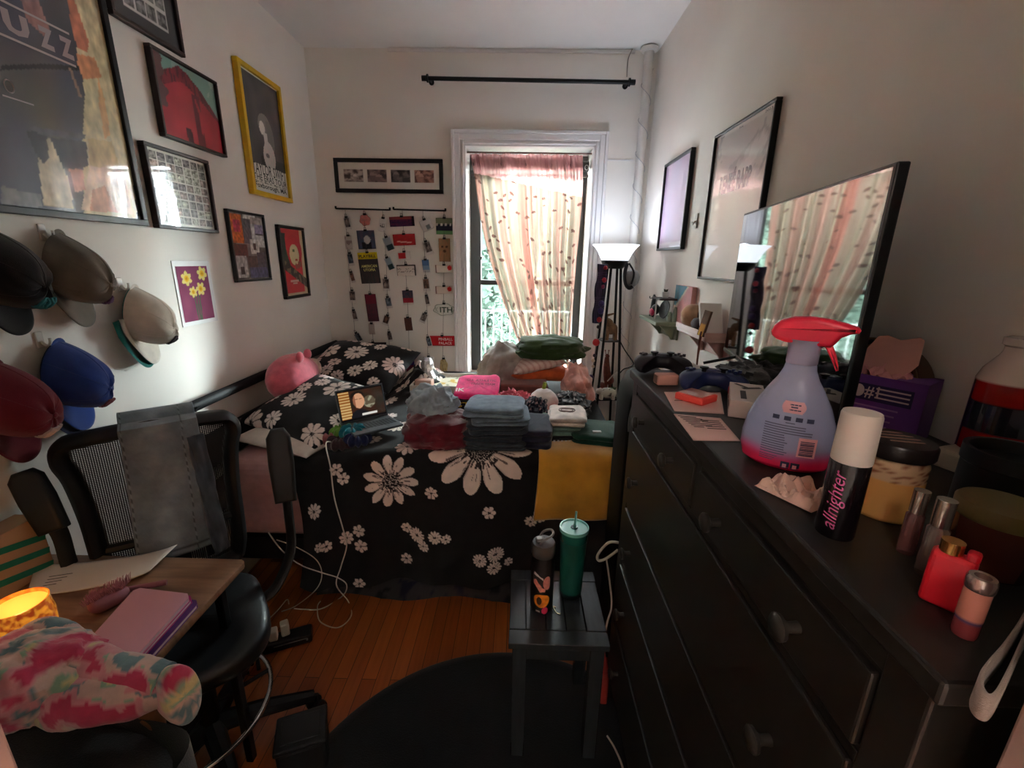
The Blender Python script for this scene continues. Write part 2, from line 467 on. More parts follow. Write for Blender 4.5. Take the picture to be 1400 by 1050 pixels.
# outside: brick sill, planter, railings, shrubs and tall trees in daylight
m = MB(); m.bx((-6, D+WT, -1.2), (7, 14, -1.0)); struct(m, 'ground_garden', mat('garden_soil', (120, 116, 92), rough=.95, var=.3, vscale=2))
t = thing('window_box', 'terracotta planter outside the window below the bottom rail', 'planter', (-.05, D+.5, .7))
m = MB(); m.bx((-.42, D+.42, WZ0-.02), (.42, D+.60, zb-.035), .01); m.bx((-.43, D+.415, zb-.06), (.43, D+.61, zb-.03), .006); part(m, 'trough', mat('terracotta', (206, 104, 82), rough=.8, var=.15), t)
m = MB()
RAIL = mat('fence_iron', (40, 44, 42), rough=.6)
yF = D+2.6
zf = at(700, 424, y=yF).z
t = thing('railing', 'dark iron garden railing seen through the window', 'fence', (0, yF, -1))
m.bx((-3, yF-.012, zf-.02), (3.2, yF+.012, zf)); m.bx((-3, yF-.012, zf-1.2), (3.2, yF+.012, zf-1.18)); part(m, 'rail', RAIL, t)
m = MB()
for k in range(56): m.cyl((-3+k*.11, yF, -1), (-3+k*.11, yF, zf), .007, seg=6)
o = part(m, 'pickets', RAIL, t); o['kind'] = 'stuff'
LEAF = bpy.data.materials.new('leaf'); LEAF.use_nodes = True
nt = LEAF.node_tree; n = nt.nodes; n.remove(n['Principled BSDF'])
a = n.new('ShaderNodeObjectInfo'); tl = n.new('ShaderNodeBsdfTranslucent'); df = n.new('ShaderNodeBsdfDiffuse'); mx = n.new('ShaderNodeMixShader'); mx.inputs[0].default_value = .5
tl.inputs[0].default_value = rgb(44, 54, 47); df.inputs[0].default_value = rgb(39, 47, 42)
nt.links.new(tl.outputs[0], mx.inputs[1]); nt.links.new(df.outputs[0], mx.inputs[2]); nt.links.new(mx.outputs[0], n['Material Output'].inputs[0])
BARK = mat('bark', (96, 84, 70), rough=.9, var=.3, vscale=12)
def tree(x, y, h, cr, nl, label, seed):
    q = random.Random(seed)
    t = thing('garden_tree', label, 'tree', (x, y, -1), group=None)
    m = MB(); m.tube(spline([(x, y, -1), (x+q.uniform(-.1, .1), y, h*.3), (x+q.uniform(-.2, .2), y, h*.7), (x, y, h)], 4), .05, 8, radii=None); part(m, 'trunk', BARK, t)
    m = MB()
    for k in range(nl):
        a_ = q.uniform(0, 2*PI); z = q.uniform(-.9, h); rr = cr*math.sqrt(q.random())
        c = Vector((x+rr*math.cos(a_), y+rr*.7*math.sin(a_), z)); s_ = q.uniform(.03, .07)
        d = Vector((q.gauss(0, 1), q.gauss(0, 1), q.gauss(0, .6))).normalized(); e = d.orthogonal().normalized()
        vs = [m.bm.verts.new(c+d*s_), m.bm.verts.new(c+e*s_*.4), m.bm.verts.new(c-d*s_), m.bm.verts.new(c-e*s_*.4)]
        m.bm.faces.new(vs)
    o = part(m, 'foliage', LEAF, t); o['kind'] = 'stuff'
tree(-1.5, D+4.2, 3.5, .8, 4200, 'leafy tree outside, at the left of the window view', 1)
tree(.2, D+4.8, 3.7, .8, 4200, 'leafy tree outside, in the middle of the window view', 2)
tree(1.95, D+4.4, 3.6, .8, 4200, 'leafy tree outside, at the right behind the curtain', 3)
m = MB()
q = random.Random(9)
for k in range(9000):
    c = Vector((q.uniform(-3.5, 4), D+q.uniform(6, 7), q.uniform(-1, 5))); s_ = q.uniform(.08, .16)
    d = Vector((q.gauss(0, 1), q.gauss(0, .5), q.gauss(0, 1))).normalized(); e = d.cross(Vector((0, 1, 0)))
    if e.length < .1: continue
    e.normalize()
    m.bm.faces.new([m.bm.verts.new(c+d*s_), m.bm.verts.new(c+e*s_*.6), m.bm.verts.new(c-d*s_), m.bm.verts.new(c-e*s_*.6)])
m.grid(lambda u, v: Vector((-4+8.5*u, D+7.1+.3*nz(u*14, v*8, 2), -1+5.0*v+.15*nz(u*20, 1, 1))), 40, 20)
single(m, 'hedge_foliage', LEAF, 'tall pale green hedge filling the view behind the garden trees', 'hedge', kind='stuff')

# riser pipe in the corner with string lights wound round it
px = XR-.072; py = D-.055
m = MB(); m.cyl((px, py, .0), (px, py, ZC-.02), .03, seg=20); m.lathe([(.03, -.03), (.05, -.028), (.058, -.012), (.045, 0)], (px, py, ZC), seg=20)
single(m, 'heating_pipe', mat('pipe_paint', (206, 200, 194), rough=.55, bump=.3, bscale=25), 'white painted riser pipe in the right back corner', 'pipe')
m = MB()
pts = [Vector((px+.034*math.cos(a), py+.034*math.sin(a), ZC-.12-.0317*a)) for a in [k*.35 for k in range(172)]]
m.tube(pts, .0018, 5)
t = thing('string_light', 'thin wire string light wound round the white riser pipe', 'string lights', (px, py, 1))
part(m, 'wire', mat('clear_wire', (150, 150, 155), rough=.4), t)
m = MB()
for k in range(6, 172, 6): m.ball(pts[k]*1, .0045, 6)
part(m, 'bulbs', mat('tiny_bulb', (190, 190, 195), rough=.3), t)['kind'] = 'stuff'

# black curtain rod with finials over the window
t = thing('curtain_pole', 'bare black metal curtain pole high on the window wall', 'curtain rod', (0, D, 2.76))
a = at(583, 107, y=D-.07); b = at(862, 112.5, y=D-.07)
m = MB(); m.cyl(a, b, .0125, seg=14); m.cyl(a.lerp(b, .6), b, .0105, seg=14); part(m, 'pole', BLACKM, t)
for p, s_ in ((a, -1), (b, 1)):
    m = MB(); m.cyl(p, p+Vector((.03*s_, 0, 0)), .016, seg=14); m.cyl(p+Vector((-.012*s_, 0, 0)), p+Vector((-.002*s_, 0, 0)), .024, seg=14); part(m, 'finial', BLACKM, t)
    m = MB(); q_ = p+Vector((-.02*s_, 0, 0)); m.cyl(q_, (q_.x, D, q_.z), .007, seg=8); m.cyl((q_.x, D-.006, q_.z), (q_.x, D, q_.z), .018, seg=14); part(m, 'bracket', BLACKM, t)
m = MB(); a = at(865, 66, y=D-.02); b = at(857, 105, y=D-.02); m.tube(spline([a, a.lerp(b, .4)+Vector((-.015, 0, 0)), b], 6), .003, 5)
single(m, 'hanging_wire', mat('grey_wire', (140, 134, 130), rough=.6), 'short grey wire hanging from the ceiling beside the pole end', 'wire')
# ================================================================== pictures on the walls
X_, Y_, Z_ = Vector((1, 0, 0)), Vector((0, 1, 0)), Vector((0, 0, 1))
def inpoly(x, y, P):
    c = False; j = len(P)-1
    for i in range(len(P)):
        xi, yi = P[i]; xj, yj = P[j]
        if (yi > y) != (yj > y) and x < (xj-xi)*(y-yi)/(yj-yi)+xi: c = not c
        j = i
    return c
def picture(name, label, cat, o, ux, w, h, fw, dep, fmat, art, res=(60, 60), fr_name='frame', glossy=True, extra=None, pname='print', group=None, back=.004):
    ux = Vector(ux); n = ux.cross(Z_); o = Vector(o)
    t = thing(name, label, cat, o+ux*(w/2), group=group)
    def P(x, z, k): return o+ux*x+Z_*z+n*k
    m = MB()
    for (x0, z0, x1, z1) in ((0, 0, w, fw), (0, h-fw, w, h), (0, fw, fw, h-fw), (w-fw, fw, w, h-fw)):
        c = P((x0+x1)/2, (z0+z1)/2, dep/2+.001); sx, sz = abs(x1-x0), abs(z1-z0)
        d = (sx, dep, sz) if abs(ux.x) > .5 else (dep, sx, sz)
        m.box(c, d, min(.0025, fw*.3))
    part(m, fr_name, fmat, t)
    m = MB(); W, Hh = w-2*fw, h-2*fw
    m.grid(lambda u, v: P(fw*.98+u*(W+.04*fw), fw*.98+v*(Hh+.04*fw), dep*.55), res[0], res[1], col=art)
    mats = [GLOSSP if glossy else PAINT]
    if extra: extra(m, lambda u, v: P(fw+u*W, fw+v*Hh, dep*.55), ux, mats)
    part(m, pname, mats, t)
    return t
def wall_rect(pts, axis, val):
    q = [at(u, v, **{axis: val}) for u, v in pts]; return q
def photo_fn(seed, base=(60, 52, 50), hi=(190, 160, 145), sc=3.0, grey=False, figs=2):
    q = random.Random(seed); F = [(q.uniform(.2, .8), q.uniform(.25, .5), q.uniform(.1, .2), q.uniform(.25, .45), q.uniform(.4, 1)) for _ in range(figs)]
    def fn(u, v):
        k = .5+.9*fbm(u*sc+seed*3.1, v*sc, seed)
        k = min(1, max(0, (k-.5)*1.7+.5))*.7
        for fx, fy, rx, ry, b in F:
            d = ((u-fx)/rx)**2+((v-fy)/ry)**2
            if d < 1: k = max(k, b*(.6+.4*(v > fy+ry*.35)))
        c = mixc(base, hi, k)
        if grey: g = sum(c)/3; c = (g, g, g)
        return c
    return fn
def collage_fn(cols, rows, seed, paper=(214, 208, 196), gap=.1, grey=True, tone=None, marg=.03):
    q = random.Random(seed)
    fs = {}
    def fn(u, v):
        U, V = (u-marg)/(1-2*marg), (v-marg)/(1-2*marg)
        if not (0 < U < 1 and 0 < V < 1): return paper
        i, j = int(U*cols), int(V*rows); fu, fv = U*cols-i, V*rows-j
        if fu < gap or fu > 1-gap*.3 or fv < gap or fv > 1-gap*.3: return paper
        if (i, j) not in fs:
            s_ = random.Random(seed*97+i*13+j); d = s_.uniform(.6, 1.3); base = tone[s_.randrange(len(tone))] if tone else (52*d, 48*d, 44*d)
            fs[(i, j)] = photo_fn(seed*50+i*7+j*31, base, tuple(min(235, b*1.6+90) for b in base), 2.5, grey)
        return fs[(i, j)](fu, fv)
    return fn
WOODB = mat('dark_walnut_frame', (48, 28, 24), rough=.45, var=.2, stretch=(1, 1, 8))
FBLACK = mat('frame_black', (20, 17, 18), rough=.35)

# --- big film poster (left wall)
y1 = 1.758; z0 = 1.745; PW, PH, fw = .70, 1.03, .022
def PXL(pts): 
    out = []
    for u, v in pts:
        p = at(u, v, x=XL+.012); out.append(((p.y-(y1-PW))/PW, (p.z-z0)/PH))
    return out
big = [
 ((206, 190, 150), PXL([(95, -60), (150, -60), (196, 308), (120, 308), (118, 200), (122, 130), (112, 80)])),
 ((196, 120, 92), PXL([(95, -20), (104, -10), (128, 60), (126, 74), (112, 68), (104, 45)])),
 ((206, 140, 100), PXL([(110, 76), (136, 82), (146, 110), (120, 112), (112, 96)])),
 ((214, 166, 118), PXL([(140, 108), (150, 140), (158, 190), (150, 196), (142, 150)])),
 ((196, 172, 122), PXL([(126, 195), (160, 200), (172, 240), (140, 260), (128, 240)])),
 ((222, 196, 168), PXL([(128, 235), (176, 240), (190, 302), (116, 296)])),
 ((206, 150, 122), PXL([(132, 268), (150, 262), (168, 300), (128, 298)])),
 ((150, 104, 100), PXL([(24, -20), (48, -20), (74, 48), (62, 50), (40, 30)])),
 ((60, 52, 52), PXL([(72, 195), (124, 200), (126, 235), (100, 240), (84, 232)])),
 ((196, 150, 128), PXL([(98, 238), (118, 240), (122, 268), (108, 272)])),
 ((120, 112, 108), PXL([(0, 290), (0, 262), (14, 268), (58, 276), (60, 294)])),
 ((196, 182, 150), PXL([(50, 192), (72, 196), (96, 250), (106, 296), (62, 292), (55, 240)])),
 ((44, 40, 42), PXL([(36, 184), (66, 190), (70, 222), (62, 232), (52, 220)])),
 ((88, 84, 84), PXL([(36, 178), (122, 190), (122, 196), (60, 192)])),
 ((38, 35, 37), PXL([(0, 92), (60, 90), (114, 93), (114, 100), (60, 97), (0, 99)])),
 ((150, 118, 104), PXL([(98, 94), (103, 98), (118, 138), (114, 138)])),
]
def big_art(u, v):
    if u > .97 and v < .012: return (180, 180, 185)
    base = (78+18*nz(u*6, v*5, 1), 74+16*nz(u*6, v*5, 1), 78+16*nz(u*6, v*5, 2))
    for c, P in big:
        if inpoly(u, v, P):
            k = 1+.22*nz(u*30, v*22, 5)+.1*nz(u*80, v*60, 1); base = tuple(min(255, x*k) for x in c)
    return base
def big_txt(m, P, ux, mats):
    mats += [mat('print_grey_letters', (150, 132, 134), rough=.4, coat=1), mat('print_thin_lines', (168, 150, 148), rough=.4, coat=1)]
    W, Hh = PW-2*fw, PH-2*fw
    def uv(px, py):
        p = at(px, py, x=XL+.012); return ((p.y-(y1-PW)-fw)/W, (p.z-z0-fw)/Hh)
    a = uv(8, 52); b = uv(8, 14); c = uv(50, 66); d = uv(104, 92)
    m.mi = 1
    h = (b[1]-a[1])*Hh*.78
    for ch, x0, x1 in (('F', -60, 4), ('U', 9, 46), ('Z', 53, 76), ('Z', 79, 100)):
        ua = uv(x0, 50)[0]; ub = uv(x1, 70)[0]
        m.text(ch, P(ua, a[1]+.02), ux, Z_, w=(ub-ua)*W, h=h, bold=.055)
    m.mi = 2
    for zz in (a[1]+.005, a[1]+.007+h/Hh+.03):
        m.box(P((uv(-80, 50)[0]+d[0])/2, zz)+X_*.0006, (.0006, (d[0]-uv(-80, 50)[0])*W, .006))
    e = uv(12, 118)
    m.tube([P(e[0], e[1])+X_*.0008+Y_*(.012*math.cos(k*PI/9))+Z_*(.016*math.sin(k*PI/9)) for k in range(18)], .0018, 4, closed=True)
    e = uv(3, 130); g_ = uv(46, 144); m.box(P((e[0]+g_[0])/2, e[1])+X_*.0006, (.0006, (g_[0]-e[0])*W, .004))
picture('framed_poster', 'large black-framed dark film poster, biggest on the left wall', 'picture', (XL, y1-PW, z0), Y_, PW, PH, fw, .022, FBLACK, big_art, (150, 220), extra=big_txt)

# --- black frame of black and white pictures, cut by the top of the photo
def strips(u, v):
    if u < .17 or u > .83 or v < .16 or v > .84: return (54, 52, 56)
    U = (u-.17)/.66*4; V = (v-.16)/.68*3; i, j = int(U), int(V); fu, fv = U-i, V-j
    if fu < .08 or fu > .94 or fv < .16 or fv > .95: return (206, 204, 202)
    return photo_fn(200+i*5+j, (44, 46, 46), (170, 172, 172), 2.5, True)(fu, fv)
picture('framed_photos', 'black frame of white-edged black and white photo strips, topmost on the left wall', 'picture', (XL, 1.782, 2.44), Y_, .343, .30, .016, .02, WOODB, strips, (70, 60))
# --- red cover picture
def redart(u, v):
    k = nz(u*4, v*3, 2); c = (176+26*k, 44+14*k, 58+14*k)
    if v > .96-1.05*abs(u-.42)**1.5+.03*nz(u*9, 1, 1): c = (126, 160, 150) if nz(u*7, v*7, 2) < .2 else (150, 174, 164)
    elif v > .78-.7*abs(u-.42)**1.3: c = (134+30*k, 38, 50) if nz(u*25, v*5, 3) > -.1 else (100, 34, 46)
    if .55 < u < .68 and v < .7 and nz(u*10, v*4, 9) > -.25: c = (112, 34, 52)
    if abs(u-.42+.06*v) < .05-.1*abs(v-.12) and v < .2: c = (78, 28, 46)
    if u < .13+.08*nz(3, v*8, 1) and v > .35: c = (100, 60, 62)
    return c
picture('framed_album_art', 'dark-framed red abstract cover with teal corners, above the photo collage', 'picture', (XL, 1.92, 2.095), Y_, .385, .318, .012, .026, WOODB, redart, (70, 60))
# --- collage of small photos
picture('framed_collage', 'walnut frame filled with rows of small booth photos', 'picture', (XL, 1.80, 1.742), Y_, .358, .31, .014, .026, WOODB, collage_fn(7, 8, 5, tone=[(58, 54, 48), (96, 92, 78), (52, 46, 44), (80, 66, 58)], grey=False), (112, 104))
# --- yellow framed concert poster
def conc(u, v):
    if v < .245: return (226, 222, 216)
    c = (62+14*nz(u*5, v*7, 1), 60+14*nz(u*5, v*7, 1), 66+14*nz(u*5, v*7, 1))
    if v < .33 and u > .3: c = (34, 32, 36)
    if v > .985: c = (225, 222, 214)
    X = (u-.55)/.5; Y = v
    if ((u-.50)/.17)**2+((v-.60)/.105)**2 < 1: c = (118, 116, 116)                     # hair
    if ((u-.60)/.14)**2+((v-.50)/.16)**2 < 1 and u > .54: c = (104, 102, 102)
    if ((u-.43)/.075)**2+((v-.575)/.058)**2 < 1: c = (214, 210, 206)                   # face in profile
    if abs(u-.50) < .055 and .44 < v < .54: c = (196, 192, 190)
    if ((u-.55)/.165)**2+((v-.335)/.135)**2 < 1 and v > .245: c = (196+20*nz(u*30, v*30, 3), 192, 190)
    if ((u-.50)/.05)**2+((v-.345)/.02)**2 < 1: c = (110, 108, 110)
    return c
YEL = mat('mustard_yellow_frame', (206, 164, 20), rough=.4, var=.08)
def conc_txt(m, P, ux, mats):
    mats.append(mat('print_black_letters', (26, 25, 28), rough=.4, coat=1)); m.mi = 1
    W = .41-.05; 
    m.text('TAYLOR SWIFT', P(.03, .155), ux, Z_, w=W*.95, h=.056, bold=.012)
    m.text('THE ERAS TOUR', P(.03, .098), ux, Z_, w=W*.95, h=.032, bold=.012)
    m.text('May 19 · May 20 · May 21, 2023', P(.04, .073), ux, Z_, w=W*.92, h=.013)
    m.text('Foxborough, MA', P(.05, .018), ux, Z_, w=W*.90, h=.034, bold=.02)
picture('framed_poster', 'mustard yellow framed concert poster with a long-haired singer', 'picture', (XL, 2.486, 1.96), Y_, .41, .628, .025, .03, YEL, conc, (90, 130), extra=conc_txt)
# --- small collage and red portrait
def mcol(u, v):
    c = photo_fn(61, (70, 60, 60), (170, 160, 160), 4, False, 3)(u, v)
    Rc = [((.02, .55, .36, .98), (206, 106, 50)), ((.1, .72, .3, .9), (190, 60, 90)), ((.36, .55, .6, .93), (92, 84, 92)), ((.40, .93, .78, .99), (214, 210, 206)), ((.62, .74, .98, .97), (176, 160, 156)),
          ((.66, .72, .98, .86), (150, 136, 170)), ((.60, .60, .72, .86), (196, 194, 194)), ((.72, .50, .98, .70), (200, 196, 194)), ((.02, .34, .42, .54), (96, 50, 46)), ((.52, .40, .78, .62), (214, 210, 204)),
          ((.60, .46, .70, .56), (90, 66, 60)), ((.06, .03, .36, .36), (186, 182, 180)), ((.14, .08, .26, .20), (70, 56, 54)), ((.38, .16, .70, .36), (92, 66, 62)), ((.68, .18, .97, .42), (78, 68, 80)), ((.40, .02, .97, .18), (92, 84, 122))]
    for (a, b, c2, d), cc in Rc:
        if a < u < c2 and b < v < d:
            k = 1+.35*nz(u*22, v*22, a*9); c = tuple(min(240, x*k) for x in cc)
    return c
picture('framed_collage', 'thin black frame with a colourful clipping collage, left of the red portrait print', 'picture', (XL, 2.25, 1.512), Y_, .32, .35, .012, .02, FBLACK, mcol, (80, 84))
def redp(u, v):
    c = (206, 48, 56)
    if u > .86 or u < .05 or v < .04: c = (214, 196, 160)
    dx, dy = (u-.55), (v-.68)
    hair = (dx/.36)**2+(dy/.24)**2 < 1
    if hair: c = (198, 40, 52)
    if (dx/.21)**2+((v-.62)/.16)**2 < 1: c = (222, 206, 160)
    if u < .30+.1*math.sin(v*6) and .45 < v < .93 and u > .05: c = (52, 58, 54)
    if abs(v-.68) < .02 and .48 < u < .58: c = (96, 110, 60)
    if ((u-.62)/.06)**2+((v-.54)/.018)**2 < 1: c = (180, 60, 50)
    if abs((v-.36)+.32*(u-.4)) < .075: c = (48, 50, 50) if nz(u*12, v*12, 2) > -.2 else (120, 112, 92)
    if .55 < u < .84 and .40 < v < .52 and nz(u*9, v*9, 6) > -.1: c = (150, 80, 64)
    if .25 < u < .62 and (abs(v-.22) < .012 or (abs(v-.185) < .012 and .35 < u < .55)): c = (232, 200, 190)
    return c
picture('framed_portrait', 'black-framed red portrait print nearest the back corner', 'picture', (XL, 2.70, 1.39), Y_, .315, .434, .018, .024, FBLACK, redp, (70, 96))
# --- daffodil print in a clear sleeve
t = thing('flower_poster', 'unframed purple print of yellow daffodils in a clear sleeve', 'print', (XL, 1.97, 1.345))
def daff(u, v):
    c = (132+16*nz(u*3, v*3, 4), 62+10*nz(u*3, v*3, 4), 92+10*nz(u*3, v*3, 4))
    for x0 in (.45, .52, .58):
        if v < .5 and abs(u-x0-.12*(v-.2)*(x0-.5)*8) < .022: c = (84, 92, 76)
    for fx, fy, r in ((.28, .78, .17), (.80, .86, .17), (.68, .58, .16), (.42, .53, .13)):
        dx, dy = u-fx, (v-fy)*1.25; d = math.hypot(dx, dy); a = math.atan2(dy, dx)
        if d < r*(.62+.38*abs(math.cos(3*a+fx*5))): c = (222, 200, 118)
        if d < r*.42: c = (226, 178, 40)
        if d < r*.2: c = (196, 140, 30)
    return c
m = MB(); m.grid(lambda u, v: Vector((XL+.004, 1.872+.19*u, 1.36+.235*v)), 60, 70, col=daff); part(m, 'print', PAINT, t)
m = MB(); m.bx((XL-.001, 1.858, 1.342), (XL+.003, 2.083, 1.618), .001); part(m, 'sleeve', mat('clear_sleeve', (206, 200, 198), rough=.5), t, label='pale plastic sleeve')

# --- back wall: long frame with four photos
def four(u, v):
    U = (u-.035)/.93*4; i = int(U); fu = (U-i-.09)/.82; fv = (v-.25)/.50
    if 0 <= i < 4 and 0 < fu < 1 and 0 < fv < 1:
        base = [(74, 60, 58), (58, 48, 46), (26, 24, 26), (96, 62, 54)][i]; hi = [(226, 206, 196), (150, 128, 122), (128, 118, 116), (196, 148, 130)][i]
        return photo_fn(300+i, base, hi, 3, False, 2 if i in (0, 3) else 4)(fu, fv)
    return (214, 206, 196)
picture('photo_frame', 'long black frame with four small photos on the back wall', 'picture', (-1.313, D, 2.083), X_, .756, .22, .026, .022, FBLACK, four, (120, 40))

# --- two thin rods with strings of clipped prints
yP = D-.012
def PX(u, v): return at(u, v, y=yP)
strings = [[(472, 287), (478, 380), (484, 440), (486, 482)], [(497, 288), (501, 340), (506, 400), (510, 465), (511, 478)], [(523, 288), (528, 360), (530, 420), (533, 490)],
           [(550, 288), (554, 360), (558, 430), (560, 512)], [(578, 288), (581, 360), (584, 430), (585, 505)], [(607, 289), (607, 360), (606, 440), (605, 510)]]
rods = []
for k, (u0, u1, lab) in enumerate(((459, 533, 'thin black hanging rod with three photo strings, nearer the corner'), (538, 609, 'thin black hanging rod with three photo strings, nearer the window'))):
    a = PX(u0, 285+k*1.2); b = PX(u1, 287+k*1.2); t = thing('hanging_rod', lab, 'photo hanger', (a+b)/2, group='photo hanger rods on the back wall')
    m = MB(); m.cyl(a, b, .0055, seg=8); part(m, 'rod', BLACKM, t)
    for p in (a, b):
        m = MB(); m.cyl(p+Z_*-.002, p+Z_*.016, .007, seg=8); m.cyl(p, (p.x, D, p.z), .004, seg=6); part(m, 'knob', BLACKM, t)
    for st in strings[k*3:k*3+3]:
        m = MB(); m.tube(spline([PX(*q) for q in st], 5), .0012, 5); part(m, 'string', mat('twine', (70, 60, 52), rough=.9), t)
K = D/F_PX*1.0
ordn = ['first', 'second', 'third', 'fourth', 'fifth', 'sixth', 'seventh', 'eighth']
sname = ['leftmost string', 'second string', 'third string', 'fourth string', 'fifth string', 'string nearest the window']
CLIPM = mat('clip_black', (14, 13, 14), rough=.35)
pal = [((46, 40, 42), (150, 130, 120)), ((60, 50, 48), (180, 160, 150)), ((40, 44, 52), (140, 150, 160)), ((56, 40, 34), (150, 110, 90))]
def hang(s, k, cx, cy, w, h, tilt, desc, fn, shape=None, res=(14, 18), txt=None, nm='clipped_photo', cat='photo', depth=.0012):
    p = PX(cx, cy); W, Hh = w*K, h*K
    t = thing(nm, f'{desc}, {ordn[k]} from top, {sname[s]}', cat, p, group='prints clipped to the back wall strings', rot=(R(4), -R(tilt), 0))
    m = MB()
    # hanging card: local x right, z up, facing the room (-y)
    if shape == 'round':
        m.grid(lambda u, v: Vector((W/2*math.cos(2*PI*u)*v*(1+.08*math.sin(u*2*PI*6)), -.004, -Hh/2+Hh/2*math.sin(2*PI*u)*v*(1+.08*math.sin(u*2*PI*6)))), 28, 8, cu=True, col=lambda u, v: fn(.5+.5*v*math.cos(2*PI*u), .5+.5*v*math.sin(2*PI*u)))
    else:
        m.grid(lambda u, v: Vector((-W/2+W*u, -.004-.006*math.sin(PI*v)*(.3+.3*math.sin(u*3)), -Hh+Hh*v)), res[0], res[1], col=fn)
    mats = [PAINT]
    if txt: txt(m, W, Hh, mats)
    o = part(m, 'print', mats, t, local=True, keepn=True)
    so = o.modifiers.new('thick', 'SOLIDIFY'); so.thickness = depth; so.offset = 1
    m = MB(); m.box((0, -.004, .000), (.022, .011, .014), .002); m.tube([(-.006, -.004, .006), (-.005, -.006, .022), (.005, -.006, .022), (.006, -.004, .006)], .0018, 5)
    part(m, 'clip', CLIPM, t, local=True)
    return t
def inst(seed, pal_i=0, border=(216, 208, 202), bot=.2):
    f = photo_fn(seed, *pal[pal_i])
    return lambda u, v: border if (u < .1 or u > .9 or v < bot or v > .92) else f(u, v)
def plain(seed, base, hi, g=False): return photo_fn(seed, base, hi, 4, g)
for s, lst in enumerate([
  [(473.5, 297, 8, 15, 8, 'small instant photo with dark picture'), (476, 322, 9, 17, 0, 'small pale instant photo'), (478, 346, 8, 16, 6, 'small instant photo of a dark interior'), (480, 372, 6, 14, 12, 'narrow turned instant photo'), (481.5, 397, 9, 16, 0, 'small dark instant photo'), (483.5, 424, 7, 15, 8, 'small instant photo in shade'), (487, 455, 9, 15, 25, 'tilted dark instant photo')],
  [], [(524, 298, 9, 17, -10, 'small white card'), (528, 324, 11, 17, 20, 'tilted bluish instant photo'), (529, 352, 9, 16, 22, 'tilted teal instant photo'), (527.5, 380, 10, 17, 0, 'upright pale instant photo'), (530, 406, 9, 15, 8, 'instant photo with a pale figure'), (530, 431, 9, 14, -20, 'left-leaning instant photo'), (532, 454, 7, 13, 8, 'narrow instant photo'), (532.5, 478, 8, 12, 0, 'dark instant photo by the pillow')],
  [], [(580, 300, 15, 14, 24, 'clear sleeve with a silver slip'), (582, 330, 10, 17, 20, 'tilted grey instant photo'), (581.5, 355, 9, 16, 4, 'blue sky instant photo'), (582, 380, 9, 17, 4, 'dark portrait instant photo'), (583, 404, 6, 14, 8, 'narrow brown photo'), (582, 428, 9, 14, -25, 'left-leaning black photo'), (585, 461, 7, 15, 12, 'dark photo beside the red sign'), (586, 487, 15, 24, 0, 'clear bag with a small brown item')], []]):
    for k, (cx, cy, w, h, ti, ds) in enumerate(lst):
        fn = inst(400+s*20+k, (s+k) % 4)
        if s == 0 and k == 1: fn = lambda u, v: (196, 184, 178) if nz(u*3, v*3, 1) < .1 else (150, 130, 128)
        if s == 2 and k == 0: fn = lambda u, v: (60, 58, 60) if .2 < u < .8 and .3 < v < .6 and nz(u*9, v*9, 2) > 0 else (222, 216, 212)
        if s == 2 and k in (1, 2): fn = lambda u, v: (198, 198, 200) if (u < .12 or u > .88 or v > .9) else ((52, 70, 74) if v < .4 else (150, 164, 176))
        if s == 4 and k == 0: fn = lambda u, v: (110, 112, 112) if .4 < u < .75 and .1 < v < .5 else (206, 202, 198)
        if s == 4 and k == 2: fn = lambda u, v: (84, 110, 150) if v > .5 else ((190, 186, 186) if v < .2 else (130, 150, 176))
        if s == 4 and k == 7: fn = lambda u, v: (140, 84, 66) if .35 < u < .85 and .35 < v < .7 else (200, 190, 184)
        hang(s, k, cx, cy, w, h, ti, ds, fn)
def txtf(lines, col):
    def f(m, W, Hh, mats):
        mats.append(mat('ink_%d_%d_%d' % col, col, rough=.6)); m.mi = 1
        for ln in lines:
            body, cx, z, w, h = ln[:5]
            if len(ln) > 5: mats.append(mat('ink_%d_%d_%d' % ln[5], ln[5], rough=.6)); m.mi = len(mats)-1
            m.text(body, Vector((W*cx, -.0075, -Hh+Hh*z)), X_, Z_, w=W*w, h=Hh*h, align='C', lift=.002, bold=.015)
    return f
# second string
hang(1, 0, 498.5, 293, 14, 14, 0, 'round pink flower card', lambda u, v: (186+30*nz(u*5, v*5, 1), 120, 112), 'round')
hang(1, 1, 499.5, 315, 23, 23, 2, 'dark blue print of a pale seated figure', lambda u, v: (196, 180, 178) if ((u-.55)/.2)**2+((v-.5)/.22)**2 < 1 else ((40, 34, 40) if v < .4 and abs(u-.5) < .3 else (84+20*nz(u*6, v*6, 1), 84, 104)), res=(20, 20))
hang(1, 2, 502, 345, 26, 40, 3, 'theatre programme with a yellow banner', lambda u, v: (214, 196, 34) if v > .78 else (70+30*nz(u*16, v*4, 7)*(v < .32), 64, 66), res=(24, 36),
     txt=txtf([('PLAYBILL', -.0, .83, .86, .10), ('AMERICAN', .02, .52, .8, .09, (214, 206, 120)), ('UTOPIA', .02, .40, .6, .09, (214, 206, 120))], (40, 38, 24)), nm='clipped_programme', cat='programme')
tt = [o for o in COL.objects if o.name.startswith('print')][-1]
hang(1, 3, 506, 402, 15, 37, 3, 'tall maroon ticket stub', lambda u, v: (122, 40, 56) if v > .64 else (100+20*nz(u*10, v*10, 1), 56, 66), res=(14, 30), nm='clipped_ticket', cat='ticket')
hang(1, 4, 508, 442, 8, 15, 0, 'clear slip', lambda u, v: (190, 172, 162))
hang(1, 5, 510, 468, 37, 24, 2, 'wide sunset print behind the pillow', lambda u, v: (58, 40, 46) if v > .7 else (160+40*nz(u*5, v*9, 3)-60*(v > .55), 74, 44), res=(30, 20))
